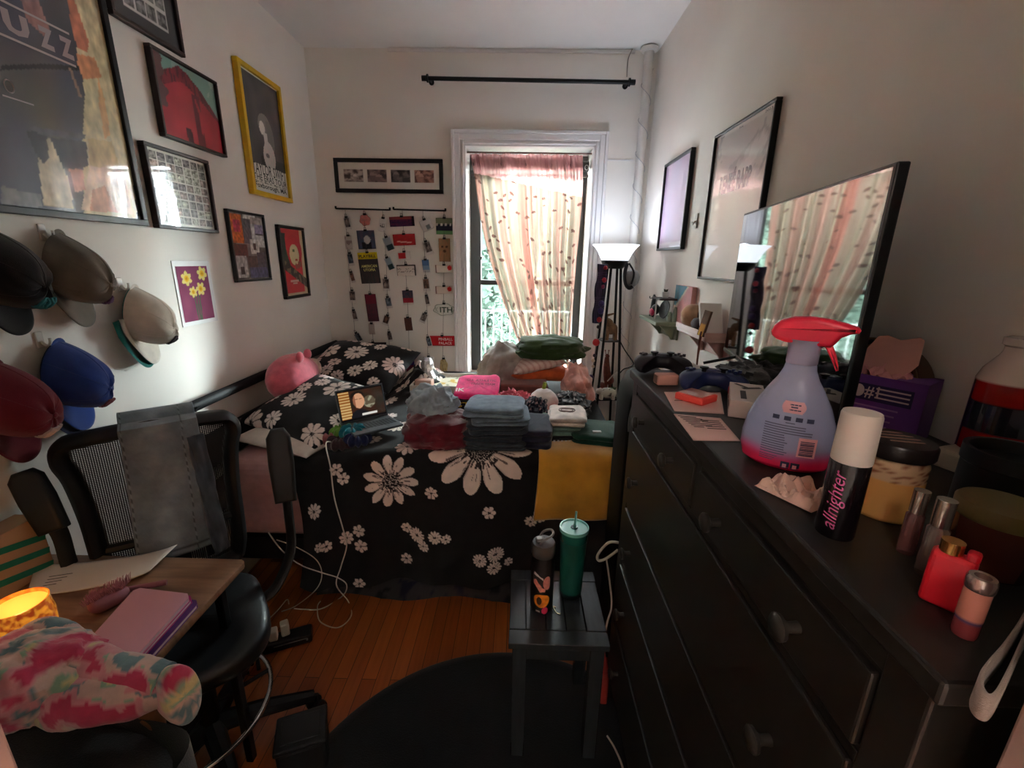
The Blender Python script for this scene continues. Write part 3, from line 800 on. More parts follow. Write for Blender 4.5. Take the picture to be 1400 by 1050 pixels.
# fourth string
hang(3, 0, 549, 296, 32, 12, 3, 'wide purple ticket', lambda u, v: (226, 216, 210) if .86 < u < .9 else ((34, 28, 34) if u > .9 else ((86+40*nz(u*12, v*6, 1), 44, 78) if v < .7 else (150, 70, 70))), nm='clipped_ticket', cat='ticket')
hang(3, 1, 552, 320, 29, 14, 3, 'wide red ticket with curly edge', lambda u, v: (216, 170, 160) if abs(v-.4+.2*u) < .06 and .2 < u < .8 else (166+20*nz(u*8, v*8, 2), 44, 46), nm='clipped_ticket', cat='ticket')
hang(3, 2, 552.5, 344, 16, 10, 4, 'small red and white card', lambda u, v: (224, 216, 210) if u > .62 or abs(v-.5) > .38 else (196, 44, 50))
hang(3, 3, 555, 362, 25, 14, 2, 'framed-looking white paper ticket', lambda u, v: (64, 52, 48) if (u < .04 or u > .92 or v > .92) else ((120, 110, 104) if abs(v-.5) < .2 and nz(u*24, v*10, 1) > .15 else (220, 210, 198)), res=(24, 14), nm='clipped_ticket', cat='ticket')
hang(3, 4, 557, 397, 14, 19, 2, 'instant photo with a red lower half', lambda u, v: (220, 212, 204) if v < .14 else ((150, 44, 56) if v < .5 else (78+40*nz(u*6, v*6, 2), 70, 84)))
hang(3, 5, 557.5, 434, 10, 18, 4, 'small brown card', lambda u, v: (96+20*nz(u*8, v*8, 3), 62, 52))
hang(3, 6, 560.5, 489, 12, 22, 0, 'purple and red cut-out sticker', lambda u, v: (92, 72, 150) if v > .55 else (150, 56, 84))
# string by the window
hang(5, 0, 607.5, 298, 22, 20, 0, 'team photo on green grass', lambda u, v: (214, 206, 200) if v > .5 and v < .68 and math.sin(u*24) > .4 else ((110, 150, 100) if v < .22 else ((44, 40, 56) if v < .62 else (112, 118, 92))), res=(24, 20))
hang(5, 1, 607.5, 326, 15, 29, 0, 'brown card with a drawn face', lambda u, v: (90, 62, 44) if (abs(v-.65) < .05 and (abs(u-.3) < .1 or abs(u-.7) < .1)) or ((u-.5)/.14)**2+((v-.45)/.06)**2 < 1 else (160+24*nz(u*7, v*7, 3), 120, 88), res=(16, 24))
for k, yy in ((2, 362), (3, 391)):
    hang(5, k, 607, yy, 23, 10, 2, 'white badge with a red dot, ' + ('upper of two' if k == 2 else 'lower of two'), lambda u, v: (206, 44, 40) if ((u-.82)/.13)**2+((v-.6)/.32)**2 < 1 else ((150, 110, 104) if u < .08 else (220, 204, 190)), res=(24, 12))
hang(5, 4, 607, 415, 29, 16, 0, 'oval white sticker with big green letters', lambda u, v: (120, 132, 112) if math.hypot(u-.5, v-.5) > .44 else (222, 222, 212), 'round', txt=txtf([('ITH', .10, .26, .58, .46), ('K', -.33, .28, .14, .42, (186, 190, 178))], (44, 72, 48)), nm='clipped_sticker', cat='sticker')
hang(5, 5, 604.5, 459, 34, 14, 1, 'red sign card with white letters', lambda u, v: (188, 32, 40), res=(10, 6), txt=txtf([('PINBALL', .14, .54, .56, .28), ('PALACE', .12, .14, .52, .28)], (232, 216, 210)), nm='clipped_card', cat='card')
hang(5, 6, 606.5, 490, 11, 22, 0, 'small dried yellow flower sprig', lambda u, v: (206, 182, 130) if nz(u*8, v*5, 2) > -.3 else (166, 136, 92), 'round')

# ---------------------------------------------------------------- right wall
picture('framed_print', 'black-framed pale lilac print, nearest the window on the right wall', 'picture', (XR, 2.865, 1.712), -Y_, .43, .485, .014, .024, FBLACK,
        lambda u, v: (232, 222, 236) if v < .06 else (196+14*nz(u*3, v*2, 3), 172, 200), (40, 40))
def renee(u, v):
    c = (196+8*nz(u*3, v*3, 1), 186+8*nz(u*3, v*3, 1), 178)
    k = fbm(u*1.3+.4*nz(u*2, v*2, 3), v*2.2, 4)
    if v > .62 and abs(k) < .06: c = (166, 156, 150)
    if v > .68 and k > .16: c = (212, 204, 198)
    if u < .02 or u > .975 or v > .985: c = (222, 216, 208)
    return c
def renee_t(m, P, ux, mats):
    mats.append(mat('print_maroon_black', (62, 42, 46), rough=.4, coat=1)); m.mi = 1
    m.text('RENEÉ RAPP', P(.19, .585), ux, Z_, w=.27, h=.09, bold=.045)
    m.text('2023', P(.84, .975), ux, Z_, w=.05, h=.008); m.text('tour', P(.08, .975), ux, Z_, w=.04, h=.008); m.text('live', P(.44, .972), ux, Z_, w=.03, h=.008)
picture('framed_poster', 'tall grey tour poster in thin black frame, behind the television', 'picture', (XR, 2.165, 1.572), -Y_, .49, .605, .010, .022, FBLACK, renee, (60, 70), extra=renee_t)
# small canvas painting standing on the pink shelf line
t = thing('canvas_painting', 'small canvas painted pink and blue, leaning between the two wall shelves', 'painting', (XR-.03, 2.31, 1.36))
m = MB(); m.grid(lambda u, v: Vector((XR-.026, 2.43-.235*u, 1.335+.195*v)), 40, 36, col=lambda u, v: (112+20*nz(u*7, v*7, 1), 152, 170) if v > .35+u*.9 and v > .45 else ((206, 188, 170) if abs(v-.32-u*.95) < .09 else (208+14*nz(u*5, v*5, 4), 150, 150))); part(m, 'canvas_face', PAINT, t)
m = MB(); m.bx((XR-.025, 2.195, 1.335), (XR-.002, 2.43, 1.53), .002); part(m, 'stretcher', mat('canvas_edge', (196, 142, 138), rough=.8), t)
# plastic hook marks on the wall
m = MB(); p = at(953, 302, x=XR); m.box(p+Vector((-.0035, 0, 0)), (.008, .03, .07), .004); m.tube([p+Vector((-.008, 0, 0)), p+Vector((-.022, 0, -.02)), p+Vector((-.022, 0, -.004))], .004, 6)
single(m, 'adhesive_hook', mat('clear_hook', (190, 182, 174), rough=.3), 'clear adhesive hook on the right wall between the two frames', 'hook')

# wall shelves: green with figurines, pink with trinkets
def bracket_shelf(label, y0, y1_, z, col, dep):
    t = thing('wall_shelf', label, 'shelf', (XR, (y0+y1_)/2, z-.1)); S_ = mat('shelf_%d' % col[0], col, rough=.5)
    m = MB(); m.bx((XR-dep, y0, z-.02), (XR, y1_, z), .004); part(m, 'board', S_, t)
    m = MB(); m.bx((XR-.012, y0+.02, z-.10), (XR, y1_-.02, z-.02), .004); part(m, 'back_plate', S_, t)
    for y in (y0+.06, y1_-.06):
        m = MB(); m.prism([(0, 0), (dep*.7, 0), (dep*.66, -.012), (.03, -.07), (.02, -.085), (0, -.085)], .018, Matrix.Translation((XR, y+.009, z-.02)) @ Matrix.Rotation(PI, 4, 'Z') @ Matrix.Rotation(PI/2, 4, 'X'), .002); part(m, 'bracket', S_, t)
    return t
GZ = 1.337; bracket_shelf('sage green wall shelf with cat figurine near the lamp', 2.36, 2.70, GZ, (138, 148, 126), .135)
PZ = 1.36; t = bracket_shelf('dusty pink wall shelf with trinkets beside the television', 1.74, 2.07, PZ, (196, 158, 148), .125)
m = MB(); m.bx((XR-.128, 1.735, PZ-.005), (XR-.12, 2.075, PZ+.018), .002); m.bx((XR-.125, 1.735, PZ-.005), (XR, 1.742, PZ+.018), .002); part(m, 'lip', mat('shelf_196', (0, 0, 0)), t)
# cat figurine
cx = XR-.075
t = thing('cat_figurine', 'black cat figurine with a pink bow on the green shelf', 'figurine', (cx, 2.60, GZ))
CAT = mat('cat_glaze', (42, 46, 48), rough=.3, coat=.4)
m = MB(); m.tube(spline([(cx, 2.645, GZ+.004), (cx, 2.63, GZ+.03), (cx, 2.625, GZ+.075), (cx, 2.632, GZ+.098)], 5), .012, 10, radii=[.013+.006*math.sin(k/15*PI) for k in range(16)])
m.ball((cx, 2.63, GZ+.105), (.015, .017, .014), 14); m.prism([(-.006, 0), (.006, 0), (0, .014)], .004, Matrix.Translation((cx-.002, 2.622, GZ+.115)) @ Matrix.Rotation(PI/2, 4, 'X') @ Matrix.Rotation(0, 4, 'Y')); m.prism([(-.006, 0), (.006, 0), (0, .014)], .004, Matrix.Translation((cx-.002, 2.642, GZ+.115)) @ Matrix.Rotation(PI/2, 4, 'X'))
for y in (2.59, 2.645): m.cyl((cx-.012, y, GZ), (cx-.006, y, GZ+.05), .006, .009, 8)
m.tube(spline([(cx, 2.64, GZ+.11), (cx-.01, 2.68, GZ+.10), (cx-.01, 2.69, GZ+.112)], 4), .003, 6)
m.ball((cx, 2.585, GZ+.045), (.024, .035, .03), 16); part(m, 'body', CAT, t)
m = MB(); m.ball((cx-.02, 2.585, GZ+.03), (.014, .03, .022), 14); part(m, 'saddle', mat('hot_pink_glaze', (206, 50, 92), rough=.35), t, label='hot pink saddle cloth')
t = thing('decorative_plate', 'round grey dish standing on edge on the green shelf', 'dish', (XR-.05, 2.52, GZ))
m = MB(); m.lathe([(0, -.006), (.04, -.006), (.052, 0), (.05, .004), (.036, -.001), (0, -.002)], seg=28, mtx=Matrix.Translation((XR-.045, 2.52, GZ+.053)) @ Matrix.Rotation(R(-80), 4, 'Y') @ Matrix.Rotation(R(12), 4, 'X')); part(m, 'plate', mat('grey_ceramic', (72, 74, 76), rough=.3), t)
t = thing('riser_stand', 'tiny two-tier stand on the green shelf', 'stand', (XR-.07, 2.44, GZ))
m = MB(); m.cyl((XR-.10, 2.50, GZ), (XR-.10, 2.50, GZ+.112), .004, seg=8); m.cyl((XR-.04, 2.40, GZ), (XR-.04, 2.40, GZ+.112), .004, seg=8); part(m, 'post', mat('white_enamel', (214, 210, 204), rough=.4), t)
m = MB(); m.bx((XR-.12, 2.38, GZ+.112), (XR-.02, 2.52, GZ+.122), .004); part(m, 'tray', mat('brown_slab', (62, 44, 40), rough=.6), t)
t = thing('succulent_pot', 'tiny succulent in a white pot on the raised stand', 'plant', (XR-.07, 2.45, GZ+.122))
m = MB(); m.lathe([(0, 0), (.014, 0), (.02, .012), (.021, .03), (.018, .032), (.017, .026), (0, .026)], (XR-.07, 2.45, GZ+.122), 18); part(m, 'pot', mat('white_enamel', (0, 0, 0)), t)
m = MB()
for k in range(9):
    a = k*2*PI/9; d = Vector((math.cos(a)*.5, math.sin(a)*.5, 1)).normalized(); b0 = Vector((XR-.07, 2.45, GZ+.146)); m.tube([b0, b0+d*.014, b0+d*.026], .003, 6, radii=[.003, .004, .0008])
part(m, 'leaves', mat('succulent_green', (48, 62, 46), rough=.6), t)
for k, y in enumerate((2.405, 2.38)):
    m = MB(); m.lathe([(0, 0), (.016, 0), (.018, .02+k*.02), (.012, .04+k*.025), (.008, .05+k*.03), (0, .05+k*.03)], (XR-.05+k*.02, y, GZ), 14)
    single(m, 'glass_jar', mat('sage_glass', (134, 146, 130), rough=.2, coat=.4), ['small sage green jar on the green shelf, shorter of two', 'small sage green jar on the green shelf, taller of two'][k], 'jar')
# trinkets on the pink shelf
x = XR-.07
m = MB(); m.ball((x-.015, 2.0, PZ+.055), (.05, .055, .052), 24, fn=lambda d: 1+.04*nz(d.x*9, d.y*9, d.z*9)); single(m, 'powder_puff', cloth('fuzzy_tan', (188, 148, 116), bscale=120), 'fuzzy tan ball on the pink shelf', 'ornament')
t = thing('beaded_purse', 'dark little purse with a loop handle on the pink shelf', 'purse', (x-.02, 1.90, PZ))
m = MB(); m.ball((x-.02, 1.90, PZ+.03), (.03, .05, .03), 18, fn=lambda d: 1+.15*nz(d.x*4, d.y*4, d.z*4)); part(m, 'pouch', cloth('dark_plum', (52, 32, 38)), t)
m = MB(); m.tube([Vector((x-.02, 1.90+.02*math.cos(k*PI/8), PZ+.065+.028*math.sin(k*PI/8))) for k in range(16)], .004, 6, closed=True); part(m, 'handle', cloth('dark_plum2', (60, 36, 34)), t)
t = thing('jar_with_lid', 'pink round compact leaning on the pink shelf', 'compact', (x+.03, 1.95, PZ))
m = MB(); m.lathe([(0, 0), (.045, 0), (.05, .005), (.05, .015), (.045, .02), (0, .018)], seg=24, mtx=Matrix.Translation((XR-.03, 1.90, PZ+.06)) @ Matrix.Rotation(R(-70), 4, 'Y')); part(m, 'shell', mat('blush_compact', (192, 142, 140), rough=.4), t)
m = MB(); m.box((x+.0, 1.84, PZ+.062), (.09, .02, .13), .004, (R(-25), 0, 0)); single(m, 'white_box', mat('white_card', (226, 220, 214), rough=.6), 'white slim box leaning on the pink shelf', 'box')
t = thing('small_picture', 'small amber and brown card leaning against the white slim box', 'card', (x, 1.78, PZ))
m = MB(); m.grid(lambda u, v: Vector((x-.045+.09*(1-u)*0+.0, 1.80-.06*u, PZ+.002+.10*v)) + Vector((-.02+.02*v, 0, 0)), 14, 16, col=lambda u, v: (196, 140, 60) if v < .5 and .1 < u < .9 else (110+20*nz(u*8, v*8, 2), 86, 70))
o = part(m, 'print', PAINT, t, keepn=True); o.modifiers.new('thick', 'SOLIDIFY').thickness = .008
m = MB(); m.tube(spline([(XR-.131, 1.765, PZ+.02), (XR-.135, 1.76, PZ-.02), (XR-.133, 1.765, PZ-.10), (XR-.13, 1.767, PZ-.175)], 5), .004, 8, radii=[.004, .005, .006, .006, .006, .0055, .005, .005, .0045, .004, .004, .0035, .003, .003, .0025, .002]); single(m, 'leather_cord', mat('red_brown_leather', (112, 58, 44), rough=.6), 'red-brown leather cord hanging down from the pink shelf corner', 'cord')
# ================================================================== caps on the left wall
def cap(label, y, z, col, brimcol, strokes=None, yaw=0, under=None, sc=1.0, roll=0, cat='cap'):
    t = thing('baseball_cap', label, cat, (XL+.03, y, z), rot=(R(roll), R(8), R(yaw)))
    C = cloth('cap_%d_%d_%d' % col, col, var=.1, bscale=500)
    B = C if brimcol == col else cloth('cap_%d_%d_%d' % brimcol, brimcol, var=.1)
    def crown(a, w):       # local: x out of the wall, y sideways, z up; the strap hangs at the origin
        b = w*PI/2; r = max(0, math.cos(b))**(.62 if math.sin(a) > 0 else .62+.22*min(1, -math.sin(a)*1.3))
        h = .122*math.sin(b)
        yy = .084*math.cos(a)*r; zz = -.098+.098*math.sin(a)*r-.042*math.sin(b)
        h += .012*max(0, -math.sin(a))*math.sin(b*2)
        k = 1+.09*nz(math.cos(a)*2+y*7, math.sin(a)*2+w*2, z*5)*sstep(.05, .4, w)
        return Vector((h*k, yy*k, zz))*sc
    m = MB(); m.grid(lambda u, w: crown(2*PI*u, w), 36, 14, cu=True)
    for k in range(6): m.tube([crown(PI/6+k*PI/3, w/8)+Vector((.0006, 0, 0)) for w in range(9)], .0011, 4)
    cw = part(m, 'crown', C, t, local=True)
    m = MB(); m.ball(crown(0, 1)+Vector((.002, 0, 0)), (.004, .008, .008), 10); part(m, 'button', C, cw, local=True)
    def br(u, w):
        a = -PI/2+(u-.5)*2*R(84); p = crown(a, 0); k = max(0, 1-abs(2*u-1)**3.4)
        return Vector((p.x+.012*sc*math.sin(w*PI*.5)+.045*sc*k*w-.022*sc*abs(2*u-1)**2*w, p.y*(1+.10*w*(1-k)), p.z-.088*sc*w*k**.5))
    m = MB(); m.grid(br, 26, 10); o = part(m, 'brim', [under or B, B], t, local=True); so = o.modifiers.new('thick', 'SOLIDIFY'); so.thickness = .003
    if under:
        so.material_offset = 1
        m = MB(); m.grid(lambda u, w: br(u, w)*1.0+Vector((-.008, -.016*w-.006, -.010*w)), 26, 10); part(m, 'brim_underside', under, o, local=True, keepn=True)
        m = MB(); m.grid(lambda u, w: crown(2*PI*u, w*.9)*.97-Vector((.004, 0, 0)), 30, 8, cu=True); part(m, 'lining', under, t, local=True, label='teal lining')
    m = MB(); m.tube([Vector((.0, .03*math.cos(a), -.022+.028*math.sin(a)))*sc for a in [k*PI/10 for k in range(11)]], .006, 6, flat=.3); part(m, 'strap', B, t, local=True)
    if strokes:
        c2, n, w0, w1, sp = strokes; m = MB()
        for k in range(n):
            a0 = -PI/2+(k-(n-1)/2)*sp
            m.tube([crown(a0+sp*.32*math.sin(j*1.7+k), w0+(w1-w0)*j/5)+Vector((.003, 0, -.002)) for j in range(6)], .0042, 5)
        m.tube([crown(-PI/2+(j/8-.5)*sp*n, w0-.02)+Vector((.003, 0, -.002)) for j in range(9)], .002, 4)
        part(m, 'embroidery', mat('thread_%d_%d_%d' % c2, c2, rough=.6), cw, local=True)
    return t
def hook(y, z, label):
    m = MB(); m.box((XL+.003, y, z), (.006, .022, .05), .003); m.tube(spline([(XL+.006, y, z-.005), (XL+.022, y, z-.018), (XL+.034, y, z-.01), (XL+.036, y, z+.006)], 4), .004, 6)
    single(m, 'wall_hook', mat('clear_plastic', (214, 208, 200), rough=.25, coat=.4), label, 'hook')
hook(1.372, 1.70, 'clear adhesive hook on the left wall above the grey cap')
hook(1.595, 1.535, 'clear adhesive hook on the left wall above the white cap')
hook(1.283, 1.388, 'clear adhesive hook on the left wall above the blue cap')
cap('black cap with teal lettering, topmost and nearest on the left wall', 1.20, 1.705, (30, 29, 31), (24, 23, 25), ((40, 118, 124), 5, .55, .85, .2), yaw=14)
cap('grey cap hanging right of the black cap under the big poster', 1.395, 1.70, (112, 104, 94), (112, 104, 94), ((96, 56, 96), 3, .55, .8, .2), yaw=16)
cap('off-white cap with teal underside, nearest the daffodil print', 1.625, 1.525, (206, 196, 182), (210, 200, 188), ((52, 46, 48), 4, .55, .85, .2), yaw=16, under=cloth('cap_teal', (22, 104, 96)))
cap('royal blue cap hanging under the grey cap', 1.31, 1.378, (34, 58, 128), (40, 66, 134), ((140, 76, 80), 4, .55, .8, .2), yaw=16, under=cloth('cap_navy', (22, 30, 62)))
cap('maroon cap with pale script, lowest and nearest on the left wall', 1.13, 1.352, (104, 24, 38), (104, 24, 38), ((206, 190, 186), 6, .5, .8, .18), yaw=14)

# ================================================================== bed
BLKWOOD = mat('black_stain', (20, 18, 20), rough=.6, spec=.25, var=.15, stretch=(1, 8, 8))
BX0, BX1, BY0, BY1 = -1.36, .44, 1.82, 3.29
t = thing('bed', 'double bed with black headboard against the left wall under the window', 'bed', ((BX0+BX1)/2, (BY0+BY1)/2, 0))
m = MB()
hb = [(1.735, .0), (1.735, .93), (1.745, .975), (1.775, 1.005), (1.82, 1.012), (3.18, 1.012), (3.235, 1.003), (3.262, .975), (3.27, .93), (3.27, .0)]
m.tube(spline([(XL+.045, y, z) for y, z in hb], 3), .026, 10, flat=.8)
for z in (.55, .78): m.box((XL+.045, 2.5, z), (.02, 1.5, .16), .004)
part(m, 'headboard', BLKWOOD, t)
m = MB(); m.bx((BX0, BY0-.005, .22), (BX1, BY0+.02, .34), .004); m.bx((BX0, BY1-.02, .22), (BX1, BY1, .34), .004); m.bx((BX1-.025, BY0, .22), (BX1, BY1, .34), .004); m.bx((BX0, BY0, .30), (BX1, BY1, .34)); part(m, 'side_rails', BLKWOOD, t)
for x, y in ((BX1-.04, BY0+.03), (BX1-.04, BY1-.04), (-.4, BY0+.4), (-.4, BY1-.3)):
    m = MB(); m.bx((x-.025, y-.025, 0), (x+.025, y+.025, .30), .004); part(m, 'leg', BLKWOOD, t)
PINKSH = cloth('pink_sheet', (176, 130, 128), var=.08)
def matr(u, w):
    return None
m = MB(); m.bx((BX0-.02, BY0-.01, .34), (BX1, BY1, .735), .06, 4); single(m, 'mattress', PINKSH, 'thick mattress in a dusty pink fitted sheet', 'mattress')

def bed_z(x, y):
    z = .758+.055*sstep(-1.05, -.55, x)
    d = math.exp(-(((x+.66)/.15)**2+((y-2.86)/.22)**2)); z += .15*d*(1+.5*nz(x*14, y*14, 2))
    k = sstep(-.62, -.95, x)
    z += .006*nz(x*7, y*7, 3)+.02*k*nz(x*9, y*6, 5)
    return z
FR = .06; FY = 1.775
CX0, CX1 = -1.03, .475
FL = [(534, 658, .125, 11, 'big'), (655, 612, .235, 11, 'big'), (459, 642, .03, 6, ''), (469, 654, .03, 6, ''), (427, 700, .04, 9, ''), (476, 733, .036, 8, ''), (493, 722, .03, 6, ''), (497, 741, .032, 6, ''), (437, 746, .025, 6, ''), (449, 745, .03, 6, ''),
      (555, 723, .026, 7, ''), (570, 730, .038, 14, ''), (580, 742, .028, 9, ''), (596, 729, .032, 11, ''), (611, 732, .025, 8, ''), (590, 673, .03, 7, ''), (669, 699, .032, 6, ''), (555, 766, .03, 7, ''), (496, 790, .03, 6, ''),
      (657, 760, .034, 12, ''), (678, 754, .04, 16, ''), (676, 771, .034, 12, ''), (695, 768, .022, 6, ''), (725, 714, .028, 8, ''), (737, 706, .03, 8, ''), (551, 606, .06, 10, '')]
flow = []
for u, v, r, n_, k in FL:
    p = at(u, v, y=FY); s_ = (bed_z(p.x, FY)-FR) - p.z + .5*PI*FR
    flow.append((p.x, s_, r, n_, k))
q = random.Random(4)
for x, s_, r, n_ in ((-.62, -.28, .06, 11), (-.72, -.45, .05, 9), (-.50, -.62, .07, 12), (-.60, -.85, .06, 9), (-.78, -1.02, .07, 11), (-.58, -1.2, .06, 12), (-.70, -.12, .045, 8), (-.9, -.3, .06, 10), (-.45, -.12, .05, 8), (-.66, -1.05, .05, 8), (-.5, -.98, .05, 8), (-.80, -.72, .06, 10), (.3, -.5, .06, 10), (.0, -.6, .07, 11), (.35, -.2, .05, 9), (-.2, -.4, .06, 9), (-.62, -1.12, .055, 8), (-.75, -.88, .05, 9)):
    flow.append((x, s_, r, n_, ''))
BK = (24, 21, 22)
def daisy(du, dv, r, n_, k, seed):
    d = math.hypot(du, dv)
    if d > r: return None
    a = math.atan2(dv, du)+seed
    pet = abs(math.cos(a*n_/2)); m_ = (.60+.40*pet**.9 if k else .66+.34*pet**.75)+.08*nz(seed*5, math.floor(a*n_/(2*PI))*1.7, 1)
    rr = d/r
    ci = .30 if k else .17
    if rr < ci:
        if k: return (206, 192, 184) if nz(du*240, dv*240, seed) > .18 else (34, 29, 30)
        return (40, 34, 34) if nz(du*260, dv*260, seed) < .3 else (170, 156, 150)
    if rr < ci*1.5 and nz(a*9, rr*5, seed) > .1: return (60, 50, 50)
    if rr > m_ or pet < (.36 if k else .28)*rr: return None
    c = (232, 214, 204)
    if pet < .45 and rr < .85: c = (206, 186, 178)
    if k and nz(a*14, rr*2.5, seed) > .34 and rr < .7: c = (120, 104, 102)
    return c
def com_c(u, w):
    x = CX0+(CX1-CX0)*u; s_ = S0+(S1-S0)*w
    for fx, fs, r, n_, k in flow:
        du, dv = x-fx, s_-fs
        if abs(du) < r and abs(dv) < r:
            c = daisy(du, dv, r, n_, k, fx*7+fs*3)
            if c: return c
    g = 3*nz(x*30, s_*30, 1); return (BK[0]+g, BK[1]+g, BK[2]+g)
S0, S1 = -(BY1-.02-(FY+FR)), .5*PI*FR+.60
def com_p(u, w):
    x = CX0+(CX1-CX0)*u; s_ = S0+(S1-S0)*w
    if s_ <= 0:
        y = FY+FR-s_; z = bed_z(x, y)
    else:
        z0 = bed_z(x, FY+FR)
        if s_ < .5*PI*FR: a = s_/FR; y = FY+FR-FR*math.sin(a); z = z0-FR+FR*math.cos(a)
        else:
            d = s_-.5*PI*FR; y = FY; z = z0-FR-d
            k = min(1, d/.4)
            y += k*(.022*math.sin(x*11+1)+.014*math.sin(x*23+d*3)+.012*nz(x*5, d*4, 2))-.02*k
            z += .03*k*nz(x*3.2, 2, 5)
    xo = 0
    if u < .05: xo = 0
    e = (1-u)**14
    xx = x-e*.04*max(0, s_)*1.0+ e*.05*math.sin(max(0, s_)*4.2)
    if u < .03 and s_ < .0: z -= .03*(1-u/.03)
    return Vector((xx, y, z))
m = MB(); m.grid(com_p, 420, 560, col=com_c)
CLOTHP = cloth('printed_cotton', (128, 128, 128), var=.06, attr=True, sheen=.1)
o = single(m, 'comforter', CLOTHP, 'black comforter with white daisies hanging over the front of the bed', 'comforter', keepn=True)

def pillow(name, label, cat, c, L, W, th, rot, colfn=None, mt=None, group=None, crumple=.0, nu=70):
    Mx = Matrix.Translation(Vector(c)) @ Euler(rot).to_matrix().to_4x4()
    m = MB()
    def surf(sg):
        def f(u, w):
            a, b = 2*u-1, 2*w-1
            e = max(0, (1-a**4))**.55*max(0, (1-b**4))**.55
            pin = 1-.07*(1-abs(b)**2)*abs(a)**6; pin2 = 1-.09*(1-abs(a)**2)*abs(b)**6
            z = sg*th*e*(1+.15*nz(a*2+c[0]*9, b*2, sg))+crumple*nz(a*5, b*5, 3)*e
            return Mx @ Vector((a*L/2*pin, b*W/2*pin2, z))
        return f
    m.grid(surf(1), nu, int(nu*W/L), col=colfn); m.grid(surf(-1), nu, int(nu*W/L), col=colfn)
    bmesh.ops.remove_doubles(m.bm, verts=m.bm.verts, dist=1e-5)
    return single(m, name, mt or CLOTHP, label, cat, group)
def daisycol(seed, L, W, rmin=.035, rmax=.07, fixed=None, n=26):
    q = random.Random(seed); Fs = list(fixed or [])
    for _ in range(400):
        if len(Fs) > n: break
        x, y, r = q.uniform(0, L), q.uniform(0, W), q.uniform(rmin, rmax)
        if all(math.hypot(x-a, y-b) > (r+c)*.92 for a, b, c, *_ in Fs): Fs.append((x, y, r, q.choice((8, 9, 10, 12)), ''))
    def fn(u, w):
        for x, y, r, n_, k in Fs:
            du, dv = u*L-x, w*W-y
            if abs(du) < r and abs(dv) < r:
                c = daisy(du, dv, r, n_, k, x*9+y)
                if c: return c
        return BK
    return fn
pillow('pillow', 'white pillow end sticking out under the nearer daisy pillow', 'pillow', (-1.10, 2.03, .795), .50, .36, .03, (R(4), 0, R(-22)), mt=cloth('white_case', (206, 190, 178), var=.08))
pillow('pillow', 'black daisy pillow lying nearer the camera', 'pillow', (-1.06, 2.16, .885), .55, .49, .07, (R(19), R(3), R(-28)), daisycol(5, .55, .49, n=12, rmin=.04, rmax=.085), nu=150)
pillow('pillow', 'black daisy pillow propped near the back wall', 'pillow', (-1.07, 2.87, .945), .66, .50, .08, (R(20), R(4), R(-12)), daisycol(11, .66, .50, n=14, rmin=.04, rmax=.085), nu=150)
# pink plush
t = thing('plush_toy', 'round pink plush with small ears against the headboard', 'plush toy', (-1.27, 2.36, .88))
PK = cloth('pink_plush', (206, 96, 112), sheen=.6, bscale=150)
m = MB(); m.ball((-1.27, 2.37, .995), (.12, .19, .125), 40, fn=lambda d: 1+.04*nz(d.x*3, d.y*3, d.z*3)+.05*max(0, -d.z)); part(m, 'body', PK, t)
for y in (2.33, 2.42):
    m = MB(); m.ball((-1.20, y, 1.115), (.02, .028, .03), 14); part(m, 'ear', PK, t)
m = MB(); m.ball((-1.235, 2.55, 1.0), (.045, .035, .06), 16); part(m, 'muzzle', cloth('cream_plush', (214, 186, 170), sheen=.5), t, label='cream patch')

# ---------------------------------------------------------------- clothes
def slab(m, c, w, d, h, rz, seed, bul=.12, nu=34):
    Mx = Matrix.Translation(Vector(c)) @ rot_z(rz)
    def sf(a, b):
        ea = math.copysign(abs(math.cos(a))**.28, math.cos(a)); eb = math.copysign(abs(math.sin(a))**.28, math.sin(a))
        cz = math.copysign(abs(math.sin(b))**.7, math.sin(b)); r = abs(math.cos(b))**.35
        k = 1+.05*nz(ea*1.4+seed, eb*1.4, cz)
        z = h/2+cz*h/2*(1+bul*nz(ea*r*1.5+seed, eb*r*1.5, 7))+.012*nz(ea*r*2+seed*3, eb*r*2, 1)*(r > .05)
        return Mx @ Vector((w/2*ea*r*k, d/2*eb*r*k, max(0, z)))
    m.grid(lambda u, v: sf(2*PI*u, PI*(v-.5)), nu, 14, cu=True)
def garment(name, label, cat, c, w, d, h, layers, rz, mt, seed=0, group='folded clothes on the bed', obj_extra=None):
    m = MB(); q = random.Random(seed+3); lh = h/layers
    for k in range(layers):
        slab(m, (c[0]+q.uniform(-.006, .006), c[1]+q.uniform(-.006, .006), c[2]+k*lh*.96), w*q.uniform(.96, 1), d*q.uniform(.95, 1), lh*1.12, rz+q.uniform(-.03, .03), seed+k*1.7)
    bmesh.ops.remove_doubles(m.bm, verts=m.bm.verts, dist=1e-6)
    mats = [mt]
    if obj_extra: obj_extra(m, mats)
    return single(m, name, mats, label, cat, group)
def heap(name, label, cat, c, r, mt, seed, freq=3.5, amp=.28, col=None, group=None, fine=.12, boxy=0):
    m = MB()
    def fn(d):
        bx_ = 1/max(abs(d.x), abs(d.y), abs(d.z), .58) if boxy else 1
        return (1+boxy*(bx_-1))+amp*abs(nz(d.x*freq+seed, d.y*freq, d.z*freq))*1.4-amp*.3+fine*nz(d.x*11+seed, d.y*11, d.z*11)
    Mx = None
    m.ball((c[0], c[1], c[2]), r, 54, fn=fn, col=col)
    zc = c[2]-r[2]*.55
    for v in m.bm.verts:
        if v.co.z < zc: v.co.z = zc
    for v in m.bm.verts: v.co.z += .55*r[2]
    return single(m, name, mt, label, cat, group)
bz = .816
G = 'folded clothes on the bed'
